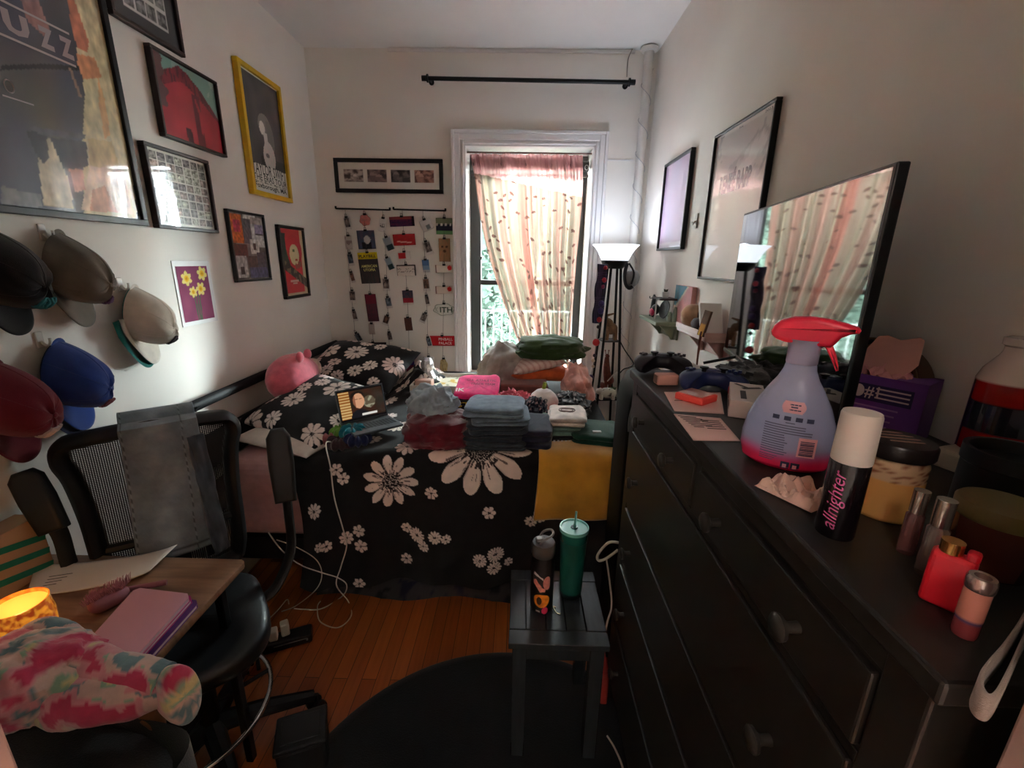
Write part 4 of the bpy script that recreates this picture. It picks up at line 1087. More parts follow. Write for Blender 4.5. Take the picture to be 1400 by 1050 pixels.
heap('folded_velvet_top', 'burgundy velvet garment at the left of the clothes piles', 'folded clothes', (-.37, 1.93, bz+.0), (.155, .125, .09), cloth('burgundy_velvet', (96, 12, 30), sheen=.7, var=.3), 1, freq=2.4, amp=.22, fine=.05, group='folded clothes on the bed', boxy=.45)
heap('bunched_shirt', 'pale blue-grey shirt bunched on the burgundy garment', 'clothes', (-.41, 1.99, bz+.113), (.115, .10, .085), cloth('pale_grey_blue', (146, 156, 164)), 3, freq=2.6, amp=.3, fine=.05)
DEN = [cloth('denim_%d' % k, c, var=.25, bscale=700) for k, c in enumerate(((44, 50, 58), (38, 42, 50), (52, 58, 66), (118, 134, 150), (104, 116, 130)))]
for k, (zz, hh, mi, lab, w_) in enumerate(((0, .040, 2, 'charcoal jeans folded at the bottom of the jeans stack', .285), (.040, .038, 1, 'dark blue-black jeans, second from the bottom of the jeans stack', .28), (.078, .040, 0, 'dark jeans folded under the pale blue jeans', .275), (.118, .034, 4, 'grey-blue jeans second from the top of the jeans stack', .27), (.152, .045, 3, 'pale blue jeans on top of the jeans stack', .275))):
    garment('folded_jeans', lab, 'jeans', (-.105+(.008, -.006, .006, .02, -.004)[k], 1.93, bz+zz), w_, .25, hh, 2, R((2, -2, 3, 4, -3)[k]), DEN[mi], 10+k, 'stack of folded jeans')
garment('folded_garment', 'navy garment folded between the jeans and the dark green shirt', 'folded clothes', (.085, 1.955, bz), .155, .26, .095, 3, R(-6), cloth('navy_knit', (30, 32, 50)), 21)
heap('bunched_swimsuit', 'coral pink ruffled garment bunched behind the jeans', 'clothes', (-.02, 2.28, bz+.03), (.115, .085, .07), cloth('coral_ruffle', (226, 112, 128)), 8, freq=6, amp=.5, fine=.3)
heap('bunched_scarf', 'dark navy scarf with pale specks beside the coral garment', 'clothes', (.085, 2.20, bz+.02), (.07, .09, .075), cloth('navy_speck', (128, 128, 128), attr=True), 5, col=lambda u, v: (190, 150, 150) if nz(u*30, v*30, 3) > .35 else (34, 34, 48))
garment('folded_garment', 'black and white checked garment at the bottom under the sage one', 'folded clothes', (.215, 2.03, bz), .195, .22, .03, 1, R(2), cloth('black_check', (32, 30, 32)), 30)
m = MB()
for k in range(9): m.box((.135+k*.018, 1.918, bz+.012), (.009, .004, .012), .001)
single(m, 'checked_hem', cloth('white_check', (206, 196, 190)), 'row of white checks along the front fold of the black checked garment', 'hem')
garment('folded_garment', 'sage green garment folded under the white printed shirt', 'folded clothes', (.205, 2.035, bz+.03), .19, .23, .045, 2, R(5), cloth('sage_cotton', (96, 120, 110)), 31)
def tee_print(m, mats):
    mats.append(cloth('tee_print_grey', (150, 128, 124))); m.mi = 1
    for r in (.03, .022): m.tube([Vector((.235+r*1.3*math.cos(k*PI/10), 2.03+r*math.sin(k*PI/10), bz+.131+.001*math.sin(k))) for k in range(20)], .0025, 4, closed=True)
garment('folded_shirt', 'white shirt with a round print on top beside the plush', 'folded clothes', (.235, 2.03, bz+.075), .18, .22, .052, 2, R(-4), cloth('white_cotton', (222, 206, 198)), 33, obj_extra=tee_print)
def green_marks(m, mats):
    mats.append(mat('white_flock', (222, 216, 210), rough=.8)); m.mi = 1
    m.text('wn', (.30, 2.075, bz+.062), X_, Y_, w=.03, h=.03); m.box((.37, 1.94, bz+.058), (.04, .02, .004), .002)
garment('folded_shirt', 'dark green shirt with white lettering nearest the dresser', 'folded clothes', (.375, 2.0, bz), .23, .25, .055, 2, R(-8), cloth('bottle_green', (22, 58, 44)), 35, obj_extra=green_marks)
def sto(m, mats):
    mats.append(mat('yellow_flock', (222, 176, 40), rough=.8)); m.mi = 1
    m.text('STORY', (-.345, 2.335, bz+.030), X_, Z_, w=.22, h=.03, lift=.004)
garment('folded_shirt', 'black shirt with fat yellow letters under the hot pink shirt', 'folded clothes', (-.24, 2.46, bz), .25, .24, .085, 3, R(0), cloth('black_cotton', (26, 22, 24)), 40, obj_extra=sto)
Mx = Matrix.Translation((-.24, 2.46, bz+.115)) @ Euler((R(16), 0, R(-2))).to_matrix().to_4x4()
m = MB(); slab(m, (0, 0, -.02), .25, .25, .035, 0, 4); bmesh.ops.transform(m.bm, matrix=Mx, verts=m.bm.verts)
mats = [cloth('hot_pink_cotton', (232, 36, 112)), mat('maroon_flock', (120, 30, 64), rough=.8), mat('white_flock', (222, 216, 210), rough=.8)]
ex, ey = (Mx.to_3x3() @ X_), (Mx.to_3x3() @ Y_)
m.mi = 1; m.text('U.S. ATHLETIC', Mx @ Vector((-.065, .03, .018)), ex, ey, w=.17, h=.022); m.text('TRACK TEAM', Mx @ Vector((-.04, -.01, .018)), ex, ey, w=.14, h=.022)
m.mi = 2; m.text('IK', Mx @ Vector((-.115, -.085, .018)), ex, ey, w=.05, h=.035)
single(m, 'folded_shirt', mats, 'hot pink shirt with dark lettering folded on the black shirt', 'folded clothes', G)
# plush fruit
t = thing('plush_toy', 'pale pink and white pear plush with a green stem among the clothes', 'plush toy', (.135, 2.30, bz))
m = MB(); m.lathe([(0, 0), (.045, .002), (.074, .025), (.085, .06), (.082, .095), (.066, .125), (.04, .148), (.015, .158), (0, .16)], (.135, 2.30, bz), 40, colfn=lambda a, z: tuple(lin(x) for x in mixc((226, 158, 154), (226, 214, 208), sstep(.075, .14, z+.012*math.sin(3*a)))))
part(m, 'body', cloth('plush_attr', (128, 128, 128), sheen=.5, attr=True), t)
m = MB(); m.tube(spline([(.135, 2.30, bz+.15), (.137, 2.30, bz+.175), (.142, 2.30, bz+.192)], 4), .011, 8); part(m, 'stem', cloth('lime_plush', (150, 162, 60)), t)
m = MB()
for k in range(2): m.tube(spline([(.09+k*.04, 2.225, bz+.105), (.095+k*.04, 2.222, bz+.12), (.11+k*.04, 2.224, bz+.118), (.105+k*.04, 2.221, bz+.10)], 4), .003, 5)
part(m, 'face', cloth('plush_grey', (140, 134, 130)), t)
# things by the window end
t = thing('bed_tray', 'white folding tray with a yellow printed top near the back wall', 'tray', (-.44, 2.76, bz))
m = MB(); m.bx((-.67, 2.60, bz+.04), (-.21, 2.92, bz+.052), .003)
m.grid(lambda u, v: Vector((-.665+.45*u, 2.605+.31*v, bz+.0535)), 70, 46, col=lambda u, v: (210, 172, 70) if nz(u*9, v*7, 2) > .28 else ((150, 150, 120) if nz(u*12, v*9, 7) > .42 else (226, 216, 196))); part(m, 'top', [mat('tray_print', rough=.3, attr=True)], t)
m = MB()
for a, b in (((-.675, 2.595), (-.665, 2.925)), ((-.215, 2.595), (-.205, 2.925)), ((-.675, 2.915), (-.205, 2.925)), ((-.675, 2.595), (-.205, 2.605))): m.bx((a[0], a[1], bz+.03), (b[0], b[1], bz+.075), .003)
part(m, 'rim', mat('tray_white', (214, 204, 192), rough=.5), t)
for x in (-.65, -.23):
    m = MB(); m.tube([(x, 2.62, bz+.035), (x, 2.63, bz+.0), (x, 2.89, bz+.0), (x, 2.90, bz+.035)], .006, 6); part(m, 'leg', mat('tray_white', (0, 0, 0)), t)
m = MB(); m.box((-.60, 2.68, bz+.074), (.11, .06, .04), .006, (0, 0, R(-8))); single(m, 'small_box', mat('kraft_pink', (196, 160, 146), rough=.7), 'small beige box on the left end of the bed tray', 'box')
t = thing('crystal_figurine', 'faceted silver and clear skull figurine on the bed tray', 'figurine', (-.60, 2.78, bz+.054))
SIL = mat('faceted_silver', (206, 206, 206), rough=.2, metal=.6, bump=1, bscale=90)
m = MB(); m.ball((-.60, 2.78, bz+.165), (.042, .045, .048), 14, fn=lambda d: 1+.14*nz(d.x*6, d.y*6, d.z*6)); part(m, 'head', SIL, t, smooth=False)
m = MB(); m.lathe([(0, 0), (.05, 0), (.055, .03), (.035, .07), (.04, .10), (.03, .125), (0, .125)], (-.60, 2.78, bz+.0545), 9); part(m, 'bust', SIL, t, smooth=False)
heap('grey_blanket', 'soft grey throw heaped against the window sill', 'throw', (-.10, 2.90, bz-.0), (.17, .17, .19), cloth('grey_throw', (158, 148, 140)), 12, freq=2.0, amp=.22, fine=.03)
m = MB(); m.bx((-.12, 2.62, bz), (.18, 2.80, bz+.085), .015, 3); single(m, 'storage_basket', cloth('brown_canvas', (132, 84, 74)), 'low brown fabric box behind the coral garment', 'box')
pillow('cushion', 'rust orange cushion lying under the striped pillow', 'cushion', (.13, 2.93, bz+.105), .42, .36, .05, (0, R(3), R(8)), mt=cloth('rust_linen', (186, 92, 46)))
pillow('pillow', 'white and pink striped pillow under the green sweater', 'pillow', (.10, 2.88, bz+.185), .36, .28, .04, (R(10), R(-10), R(14)), colfn=lambda u, v: (226, 204, 194) if math.sin(u*60+v*20) > -.4 else (206, 168, 158))
heap('green_sweater', 'dark green knit sweater thrown over the cushions at the window', 'sweater', (.20, 2.90, bz+.215), (.235, .15, .085), cloth('green_knit', (52, 70, 34), bscale=160), 14, freq=1.8, amp=.3, fine=.03, boxy=.35)
heap('pink_blanket', 'peach pink blanket bunched at the right end by the lamp', 'blanket', (.37, 2.72, bz-.0), (.09, .26, .13), cloth('peach_fleece', (214, 152, 136)), 16, freq=2.0, amp=.3, fine=.03)
heap('floral_dress', 'black garment with small pale flowers beside the pear plush', 'clothes', (.29, 2.36, bz-.0), (.105, .15, .075), cloth('floral_black', (128, 128, 128), attr=True), 18, col=lambda u, v: (196, 186, 180) if nz(u*26, v*20, 3) > .3 else (30, 28, 30))
# laptop, angled
LM = Matrix.Translation(at(500, 577, z=BZ+.03)) @ rot_z(R(42))
t = thing('laptop', 'open laptop playing a film on the daisy comforter', 'laptop', LM.translation, R(42)); t.scale = (.8, .8, .8)
LAPM = mat('laptop_grey', (96, 98, 102), rough=.35, metal=.7)
m = MB(); m.box((0, -.105, .008), (.304, .212, .016), .006); lb = part(m, 'base', LAPM, t, local=True)
m = MB()
for r_ in range(5):
    for k in range(13): m.box((-.126+k*.021, -.145+r_*.02, .0165), (.017, .016, .002), .001)
part(m, 'keyboard', mat('laptop_keys', (26, 26, 28), rough=.5), lb, local=True)
m = MB(); m.box((0, -.178, .0163), (.11, .055, .0008), .0003); part(m, 'trackpad', mat('laptop_pad', (110, 112, 116), rough=.3, metal=.5), lb, local=True)
TL_ = Matrix.Translation((0, .0, .014)) @ Matrix.Rotation(R(-17), 4, 'X')
m = MB(); m.box((0, .004, .105), (.304, .007, .21), .003); bmesh.ops.transform(m.bm, matrix=TL_, verts=m.bm.verts); ll = part(m, 'lid', LAPM, t, local=True)
def film(u, v):
    if v < .06 or v > .95 or u < .02 or u > .98: return (14, 13, 14)
    c = (52+20*nz(u*5, v*5, 1), 36, 26)
    if u < .24: c = (206, 170, 110) if math.sin(v*70) > -.2 else (150, 90, 40)
    if ((u-.66)/.13)**2+((v-.52)/.2)**2 < 1: c = (150, 146, 122) if nz(u*9, v*9, 2) > 0 else (96, 84, 66)
    if ((u-.42)/.15)**2+((v-.78)/.14)**2 < 1: c = (34, 24, 20)
    if ((u-.43)/.125)**2+((v-.60)/.25)**2 < 1: c = (214, 158, 122) if u > .36 else (150, 96, 70)
    if ((u-.42)/.2)**2+((v-.08)/.24)**2 < 1: c = (28, 26, 30)
    if .46 < u < .8 and .1 < v < .17: c = (226, 222, 214)
    if abs(v-.66) < .012 and (abs(u-.39) < .03 or abs(u-.48) < .03): c = (70, 44, 36)
    return c
SCR = bpy.data.materials.new('lit_screen'); SCR.use_nodes = True; nt = SCR.node_tree; b_ = nt.nodes['Principled BSDF']; a_ = nt.nodes.new('ShaderNodeAttribute'); a_.attribute_name = 'Col'
b_.inputs['Base Color'].default_value = (.01, .01, .01, 1); b_.inputs['Roughness'].default_value = .15
nt.links.new(a_.outputs['Color'], b_.inputs['Emission Color']); b_.inputs['Emission Strength'].default_value = .16
m = MB(); m.grid(lambda u, v: TL_ @ Vector((-.144+.288*u, -.0005, .013+.188*v)), 80, 56, col=film); part(m, 'screen', SCR, ll, local=True)
# scrunchies
cols = [((96, 140, 52), 'lime green'), ((20, 110, 122), 'teal'), ((150, 90, 92), 'dusty pink'), ((34, 40, 78), 'navy'), ((60, 40, 44), 'plum')]
spots = [(-.845, 1.965, .012), (-.785, 1.94, .016), (-.90, 1.95, -.004), (-.75, 1.90, -.006), (-.83, 1.895, -.012)]
for (c, nm), (x, y, dz) in zip(cols, spots):
    z = bed_z(x, y)+.04+dz
    def sc(u, v, x=x, y=y, z=z, s0=x*9):
        a, b = 2*PI*u, 2*PI*v; rr = .026*(1+.25*math.sin(9*a+s0)); return Vector((x+(.034+rr*math.cos(b))*math.cos(a), y+(.034+rr*math.cos(b))*math.sin(a), z+rr*math.sin(b)))
    m = MB(); m.grid(sc, 60, 14, cu=True, cv=True); single(m, 'scrunchie', cloth('scrunchie_%s' % nm.split()[0], c, var=.35), nm+' scrunchie in the little heap before the laptop', 'scrunchie', 'scrunchies on the comforter')
# mustard blanket folded over the bed edge
MX0, MX1 = .095, .497
def mus(u, w):
    x = MX0+(MX1-MX0)*u; s_ = -.36+(.36+.5*PI*FR+.215+.02*math.sin(u*5))*w; o_ = .014
    y0 = FY+FR
    z0 = bed_z(x, y0)
    if s_ <= 0: p = Vector((x, y0-s_, bed_z(x, y0-s_)+o_))
    elif s_ < .5*PI*FR: a = s_/FR; p = Vector((x, y0-(FR+o_)*math.sin(a), z0-FR+(FR+o_)*math.cos(a)))
    else:
        d = s_-.5*PI*FR; p = Vector((x+.05*d*(2*u-1), FY-o_-.014*min(1, d/.1)-.016*(1+math.sin(x*19+2))*min(1, d/.2)-.008*nz(x*12, d*9, 2), z0-FR-d*(1+.10*math.sin(x*13+1)+.14*u*u)))
    p.z += .004*nz(x*9, s_*9, 1); p.x += .03*max(0, s_)*(u-.5)
    return p
m = MB(); m.grid(mus, 50, 60); o = single(m, 'throw_blanket', cloth('mustard_plush', (196, 138, 40), sheen=.7, var=.25, vscale=8), 'mustard yellow plush throw folded over the front corner of the bed', 'blanket', keepn=True)
so = o.modifiers.new('thick', 'SOLIDIFY'); so.thickness = .016; so.offset = 1
m = MB(); p = at(846, 691, y=FY-.045); m.box(p, (.022, .002, .036), .001, (0, R(8), 0)); single(m, 'care_label', mat('white_tape', (206, 206, 206), rough=.7), 'small white care label at the lower corner of the mustard throw', 'label')
# under the bed
m = MB(); m.grid(lambda u, v: Vector((-1.0+1.0*u, 1.83+.30*v+.02*math.sin(u*11), .075*(1-abs(2*v-1)**4)+.012*nz(u*9, v*6, 2))), 60, 24, col=lambda u, v: (58, 54, 54) if nz(u*14, v*8, 3) > -.05 else ((34, 30, 48) if nz(u*5, v*3, 8) > .0 else (30, 28, 32)))
o = single(m, 'rolled_rug', CLOTHP, 'dark grey patterned rug pushed under the front of the bed', 'rug', keepn=True)
heap('fabric_bag', 'dark red bag under the bed beside the stool', 'bag', (-.08, 1.93, .12), (.22, .10, .09), cloth('red_nylon', (120, 22, 20)), 22)
# ================================================================== floor lamp with shelves
lx, ly = .598, 2.95
t = thing('floor_lamp', 'black tripod floor lamp with shelves and a lit white glass bowl', 'lamp', (lx, ly, 0))
bowl = bpy.data.materials.new('lit_frosted_glass'); bowl.use_nodes = True; b_ = bowl.node_tree.nodes['Principled BSDF']
b_.inputs['Base Color'].default_value = (.9, .92, .95, 1); b_.inputs['Roughness'].default_value = .4; b_.inputs['Emission Color'].default_value = (.82, .9, 1, 1); b_.inputs['Emission Strength'].default_value = .45
m = MB(); m.lathe([(.03, 1.648), (.083, 1.650), (.094, 1.672), (.108, 1.700), (.128, 1.728), (.145, 1.744), (.147, 1.748), (.142, 1.749), (.124, 1.732), (.104, 1.704), (.090, 1.676), (.078, 1.656), (.03, 1.654)], (lx, ly, 0), 44); part(m, 'lamp_shade', bowl, t, label='lit white glass bowl', keepn=False)
m = MB(); m.lathe([(0, 1.60), (.05, 1.60), (.078, 1.625), (.086, 1.645), (.086, 1.652), (.078, 1.650), (.03, 1.64), (0, 1.64)], (lx, ly, 0), 24); cp_ = part(m, 'cup', BLACKM, t)
m = MB(); m.cyl((lx, ly, 1.64), (lx, ly, 1.675), .018, seg=14); part(m, 'socket', BLACKM, cp_)
for k in range(4):
    a = PI/4+k*PI/2+R(8); d = Vector((math.cos(a), math.sin(a), 0))
    m = MB(); m.cyl(Vector((lx, ly, 1.615))+d*.045, Vector((lx, ly, 0))+d*.155, .0085, seg=10); part(m, 'leg', BLACKM, t)
for z, r_ in ((1.135, .078), (.735, .103), (.33, .128)):
    m = MB(); m.box((lx, ly, z), (r_*1.46, r_*1.46, .012), .003, (0, 0, R(8))); part(m, 'shelf', mat('grey_shelf', (72, 68, 64), rough=.5) if z > 1 else BLACKM, t)
# hangings on the lamp
m = MB()
def sock(u, w):
    return Vector((.505-.012*w+.05*(u-.5)*(1+.15*math.sin(w*3)), 2.855-.01*math.sin(u*PI)-.006*math.sin(w*14+u*5), 1.628-.365*w))
m.grid(sock, 14, 50, col=lambda u, w: (70, 62, 92) if (math.sin(w*150) > .7 or math.sin(u*40) > .75) else (44, 44, 62)); o = single(m, 'scarf', CLOTHP, 'narrow navy checked scarf hanging from the left of the lamp', 'scarf', keepn=True); so = o.modifiers.new('thick', 'SOLIDIFY'); so.thickness = .012
strand = [(829, 362), (826, 385), (823, 405), (821, 422), (819, 437), (817, 450), (815, 468), (813, 485), (811, 500), (808, 516), (806, 535)]
y_ = 2.835
sp = spline([at(u, v, y=y_) for u, v in strand], 6)
t = thing('bead_garland', 'string of red and purple beads hanging down the left of the lamp', 'garland', sp[0])
m = MB(); m.tube(sp, .0015, 5); part(m, 'cord', INK, t)
for k, (u, v, r_, c) in enumerate([(828, 366, .013, (190, 40, 50)), (826, 383, .016, (170, 36, 60)), (824, 392, .014, (120, 30, 70)), (822, 415, .02, (70, 50, 110)), (821, 425, .022, (60, 46, 104)), (819, 437, .018, (190, 40, 50)), (818, 447, .012, (40, 30, 34)), (815, 468, .024, (196, 34, 40)), (813, 486, .012, (60, 40, 60)), (811, 493, .012, (210, 196, 170)), (811, 501, .011, (196, 180, 160)), (808, 516, .02, (74, 50, 96)), (806, 533, .012, (150, 30, 34))]):
    m = MB(); m.ball(at(u, v, y=y_), r_, 12, fn=lambda d: 1+.12*nz(d.x*3, d.y*3, d.z*3)); part(m, 'bead', mat('bead_%d_%d_%d' % c, c, rough=.4), t)
# sequinned mirror purse
t = thing('sequin_purse', 'small silver sequin purse hanging from the right of the lamp', 'purse', (.675, 2.86, 1.5))
m = MB(); m.ball((.695, 2.86, 1.545), (.05, .022, .055), 18, fn=lambda d: 1+.05*nz(d.x*9, d.y*9, d.z*9)); part(m, 'pouch', mat('silver_sequins', (150, 150, 148), rough=.3, metal=.8, bump=1, bscale=150), t, smooth=False)
m = MB(); m.tube(spline([(.66, 2.865, 1.635), (.645, 2.85, 1.57), (.655, 2.845, 1.51), (.68, 2.845, 1.485), (.70, 2.845, 1.495)], 5), .011, 8); m.tube(spline([(.67, 2.86, 1.635), (.70, 2.84, 1.58), (.69, 2.84, 1.51)], 5), .006, 6); part(m, 'strap', mat('black_satin', (26, 24, 26), rough=.4), t)
# animals on the shelves
WOODF = mat('carved_wood', (128, 96, 66), rough=.6, var=.25, vscale=40)
t = thing('elephant_figurine', 'carved wooden elephant with raised trunk on the upper lamp shelf', 'figurine', (.60, 2.93, 1.141))
m = MB(); m.ball((.605, 2.93, 1.215), (.042, .028, .04), 18)
m.ball((.58, 2.925, 1.258), (.026, .022, .028), 16)
m.tube(spline([(.572, 2.918, 1.265), (.565, 2.91, 1.30), (.59, 2.905, 1.312), (.61, 2.905, 1.318)], 5), .008, 8, radii=[.012-.0005*k for k in range(16)])
part(m, 'body', WOODF, t)
for dx, dy in ((-.028, -.014), (-.028, .014), (.028, -.014), (.028, .014)):
    m = MB(); m.cyl((.605+dx, 2.93+dy, 1.141), (.605+dx*.9, 2.93+dy, 1.21), .012, .014, 10); part(m, 'leg', WOODF, t)
m = MB(); m.ball((.592, 2.902, 1.255), (.018, .006, .024), 12); part(m, 'ear', WOODF, t)
t = thing('giraffe_figurine', 'red-brown giraffe figurine on the lower lamp shelf', 'figurine', (.60, 2.95, .741))
GIR = mat('giraffe_wood', (112, 52, 34), rough=.5, var=.3, vscale=60)
m = MB(); m.tube(spline([(.615, 2.95, .86), (.602, 2.945, .91), (.594, 2.94, .97), (.592, 2.938, 1.02)], 5), .02, 10, radii=[.032-.0012*k for k in range(16)]); m.ball((.592, 2.93, 1.03), (.015, .026, .014), 12); m.ball((.622, 2.96, .855), (.034, .05, .034), 16)
m.ball((.57, 2.945, .80), (.03, .04, .045), 14)
gb = part(m, 'body', GIR, t)
for dx in (-.012, .012):
    m = MB(); m.cyl((.592+dx*.6, 2.945, 1.038), (.592+dx, 2.95, 1.062), .0025, seg=6); m.ball((.592+dx, 2.95, 1.064), .005, 8); part(m, 'horn', GIR, gb)
for dx in (-.02, .02):
    m = MB(); m.cyl((.615+dx, 2.95+dx, .741), (.615+dx*.7, 2.95, .85), .009, .012, 8); part(m, 'leg', GIR, t)
t = thing('cow_figurine', 'pale ceramic animal with dark spots on the lower lamp shelf, before the giraffe', 'figurine', (.595, 2.875, .741))
def spot(u, w): return (40, 36, 36) if nz(u*17, w*9, 5) > .33 else (206, 200, 186)
m = MB(); m.ball((.60, 2.88, .785), (.062, .028, .036), 30, col=spot); m.ball((.545, 2.868, .80), (.024, .02, .024), 16, col=lambda u, w: (206, 198, 186)); part(m, 'body', mat('spotted_ceramic', rough=.3, attr=True), t)
for dx in (-.04, .04):
    for dy in (-.012, .012):
        m = MB(); m.cyl((.60+dx, 2.88+dy, .741), (.60+dx, 2.88+dy, .775), .012, seg=10); part(m, 'leg', mat('cream_ceramic', (206, 198, 184), rough=.3), t)
t = thing('succulent_pot', 'small green succulent behind the spotted animal on the lamp shelf', 'plant', (.645, 2.93, .741))
m = MB(); m.lathe([(0, 0), (.022, 0), (.026, .05), (.02, .05), (0, .045)], (.645, 2.93, .741), 16); part(m, 'pot', mat('cream_ceramic', (0, 0, 0)), t)
m = MB()
for k in range(14):
    a = k*2.4; d = Vector((math.cos(a)*.8, math.sin(a)*.8, .8)).normalized(); b0 = Vector((.645, 2.93, .785)); m.tube([b0, b0+d*.02, b0+d*.036], .006, 6, radii=[.004, .007, .001])
part(m, 'leaves', mat('leaf_green', (84, 104, 74), rough=.6), t)
m = MB(); m.tube(spline([(.665, 2.93, 1.14), (.70, 2.92, 1.08), (.745, 2.91, 1.02), (.765, 2.90, .985), (.74, 2.89, .965), (.70, 2.89, .95), (.672, 2.90, .91)], 6), .004, 6); single(m, 'lamp_cable', BLACKP, 'thin black cord looping out of the lamp at the right', 'cable')
m = MB(); m.tube(spline([(.757, 2.905, .975), (.70, 2.895, .955), (.65, 2.9, .93), (.63, 2.9, .90), (.60, 2.905, .86)], 6), .0035, 6); single(m, 'lamp_cable', WIRE, 'pale cord hanging across the lower shelf of the lamp', 'cable')

# ================================================================== tall black case between bed and dresser
m = MB(); m.prism([(-.10, 0), (.10, 0), (.10, 1.12), (.085, 1.19), (.04, 1.225), (-.02, 1.23), (-.07, 1.205), (-.095, 1.15), (-.10, 1.09)], .22, Matrix.Translation((.49, 1.70, .03)) @ Matrix.Rotation(PI/2, 4, 'X'), .02, 3)
t = thing('upright_case', 'tall black rounded case standing between the bed and the dresser', 'case', (.49, 1.6, 0)); part(m, 'shell', mat('black_fabric_shell', (9, 9, 10), spec=.2, rough=.6, bump=.2), t)
for x in (.42, .56):
    m = MB(); m.cyl((x, 1.50, .018), (x, 1.53, .018), .018, seg=14); m.cyl((x, 1.66, .018), (x, 1.69, .018), .018, seg=14); part(m, 'wheel', BLACKP, t)
m = MB(); m.tube(spline([(.393, 1.474, 1.06), (.393, 1.474, 1.12), (.41, 1.474, 1.19), (.45, 1.474, 1.245), (.52, 1.474, 1.26)], 6), .003, 6); part(m, 'edge_highlight', mat('thin_grey_line', (110, 112, 112), rough=.5), t, label='grey line standing for the edge highlight')  # thin grey line imitating the highlight on the rounded top edge

# ================================================================== dresser
DR = mat('black_brown_stain', (33, 28, 24), rough=.42, var=.12, vscale=6, stretch=(1, 6, 6))
dx0, dx1, dy0, dy1 = .368, .845, .305, 1.375
t = thing('dresser', 'tall black-brown dresser with two small and four wide drawers along the right wall', 'dresser', ((dx0+dx1)/2, (dy0+dy1)/2, 0))
m = MB(); m.bx((dx0-.012, dy0-.015, TOP-.026), (dx1, dy1+.012, TOP), .004); part(m, 'top', DR, t)
m = MB(); m.bx((dx0+.004, dy0, .10), (dx1, dy1, TOP-.026), .003)
m.bx((dx0, dy0, .0), (dx0+.05, dy0+.05, TOP-.026), .003); m.bx((dx0, dy1-.05, 0), (dx0+.05, dy1, TOP-.026), .003); m.bx((dx1-.05, dy0, 0), (dx1, dy0+.05, .11)); m.bx((dx1-.05, dy1-.05, 0), (dx1, dy1, .11))
m.bx((dx0+.001, dy0, TOP-.06), (dx0+.03, dy1, TOP-.026), .002)
for z in (1.132, .86, .637, .387): m.bx((dx0+.001, dy0+.05, z-.008), (dx0+.02, dy1-.05, z+.008), .001)
m.bx((dx0+.001, .812, 1.14), (dx0+.02, .834, TOP-.05)); m.bx((dx0+.001, dy0+.05, .10), (dx0+.02, dy1-.05, .145), .002)
part(m, 'carcass', DR, t)
KN = mat('dark_knob', (50, 46, 42), rough=.3)
def drawer(y0, y1, z0, z1):
    m = MB(); m.bx((dx0-.005, y0, z0), (dx0+.016, y1, z1), .003); d = part(m, 'drawer', DR, t)
    w_ = y1-y0
    for y in (y0+w_*(.115 if w_ > .6 else .24), y1-w_*(.115 if w_ > .6 else .24)):
        z = (z0+z1)/2
        m = MB(); m.lathe([(0, 0), (.008, 0), (.007, .012), (.009, .018), (.017, .022), (.018, .027), (.014, .031), (0, .032)], seg=18, mtx=Matrix.Translation((dx0-.005, y, z)) @ Matrix.Rotation(R(-90), 4, 'Y')); part(m, 'knob', KN, d)
drawer(.838, 1.322, 1.145, 1.243); drawer(.358, .808, 1.145, 1.243)
for z0, z1 in ((.872, 1.122), (.649, .848), (.399, .625), (.15, .375)): drawer(.358, 1.322, z0, z1)

# ================================================================== television
yw = R(10); P0 = at(1018, 293, x=.745); P0b = at(989, 482, x=.75)
u_ = Vector((-math.sin(yw), -math.cos(yw), 0)); nrm = Vector((-math.cos(yw), math.sin(yw), 0)); LT = .815; ZB, ZT = TOP+.028, P0.z+.002
cc = Vector((P0.x, P0.y, 0))
def TP(a, z, k): return cc+u_*a+nrm*k+Z_*z
t = thing('television', 'flat television on the dresser reflecting the window', 'television', TP(LT/2, TOP, -.02))
Mt = Matrix((( u_.x, 0, nrm.x, cc.x), (u_.y, 0, nrm.y, cc.y), (0, 1, 0, 0), (0, 0, 0, 1)))
m = MB(); m.box((LT/2, (ZB+ZT)/2, -.008), (LT, ZT-ZB, .02), .003); m.box((LT/2, ZB+.17, -.032), (LT*.7, .28, .035), .012); bmesh.ops.transform(m.bm, matrix=Mt, verts=m.bm.verts); tc_ = part(m, 'casing', mat('tv_black', (14, 13, 15), rough=.3), t)
m = MB(); m.box((LT/2, (ZB+ZT)/2+.004, .0022), (LT-.014, ZT-ZB-.022, .001)); bmesh.ops.transform(m.bm, matrix=Mt, verts=m.bm.verts); part(m, 'screen', mat('tv_screen', (8, 8, 9), rough=.04, spec=1.0, coat=1), t)
m = MB(); m.box((LT/2, ZB+.005, .003), (LT-.004, .011, .003), .001); bmesh.ops.transform(m.bm, matrix=Mt, verts=m.bm.verts); part(m, 'lower_bezel', mat('tv_silver', (120, 116, 112), rough=.3, metal=.7), tc_)
for a in (.15, LT-.17):
    m = MB(); b0 = TP(a, ZB+.01, -.01)
    m.tube([b0, TP(a, TOP+.008, .10)], .008, 8, flat=.6); m.tube([b0, TP(a, TOP+.008, -.09)], .008, 8, flat=.6); part(m, 'foot', BLACKP, t)

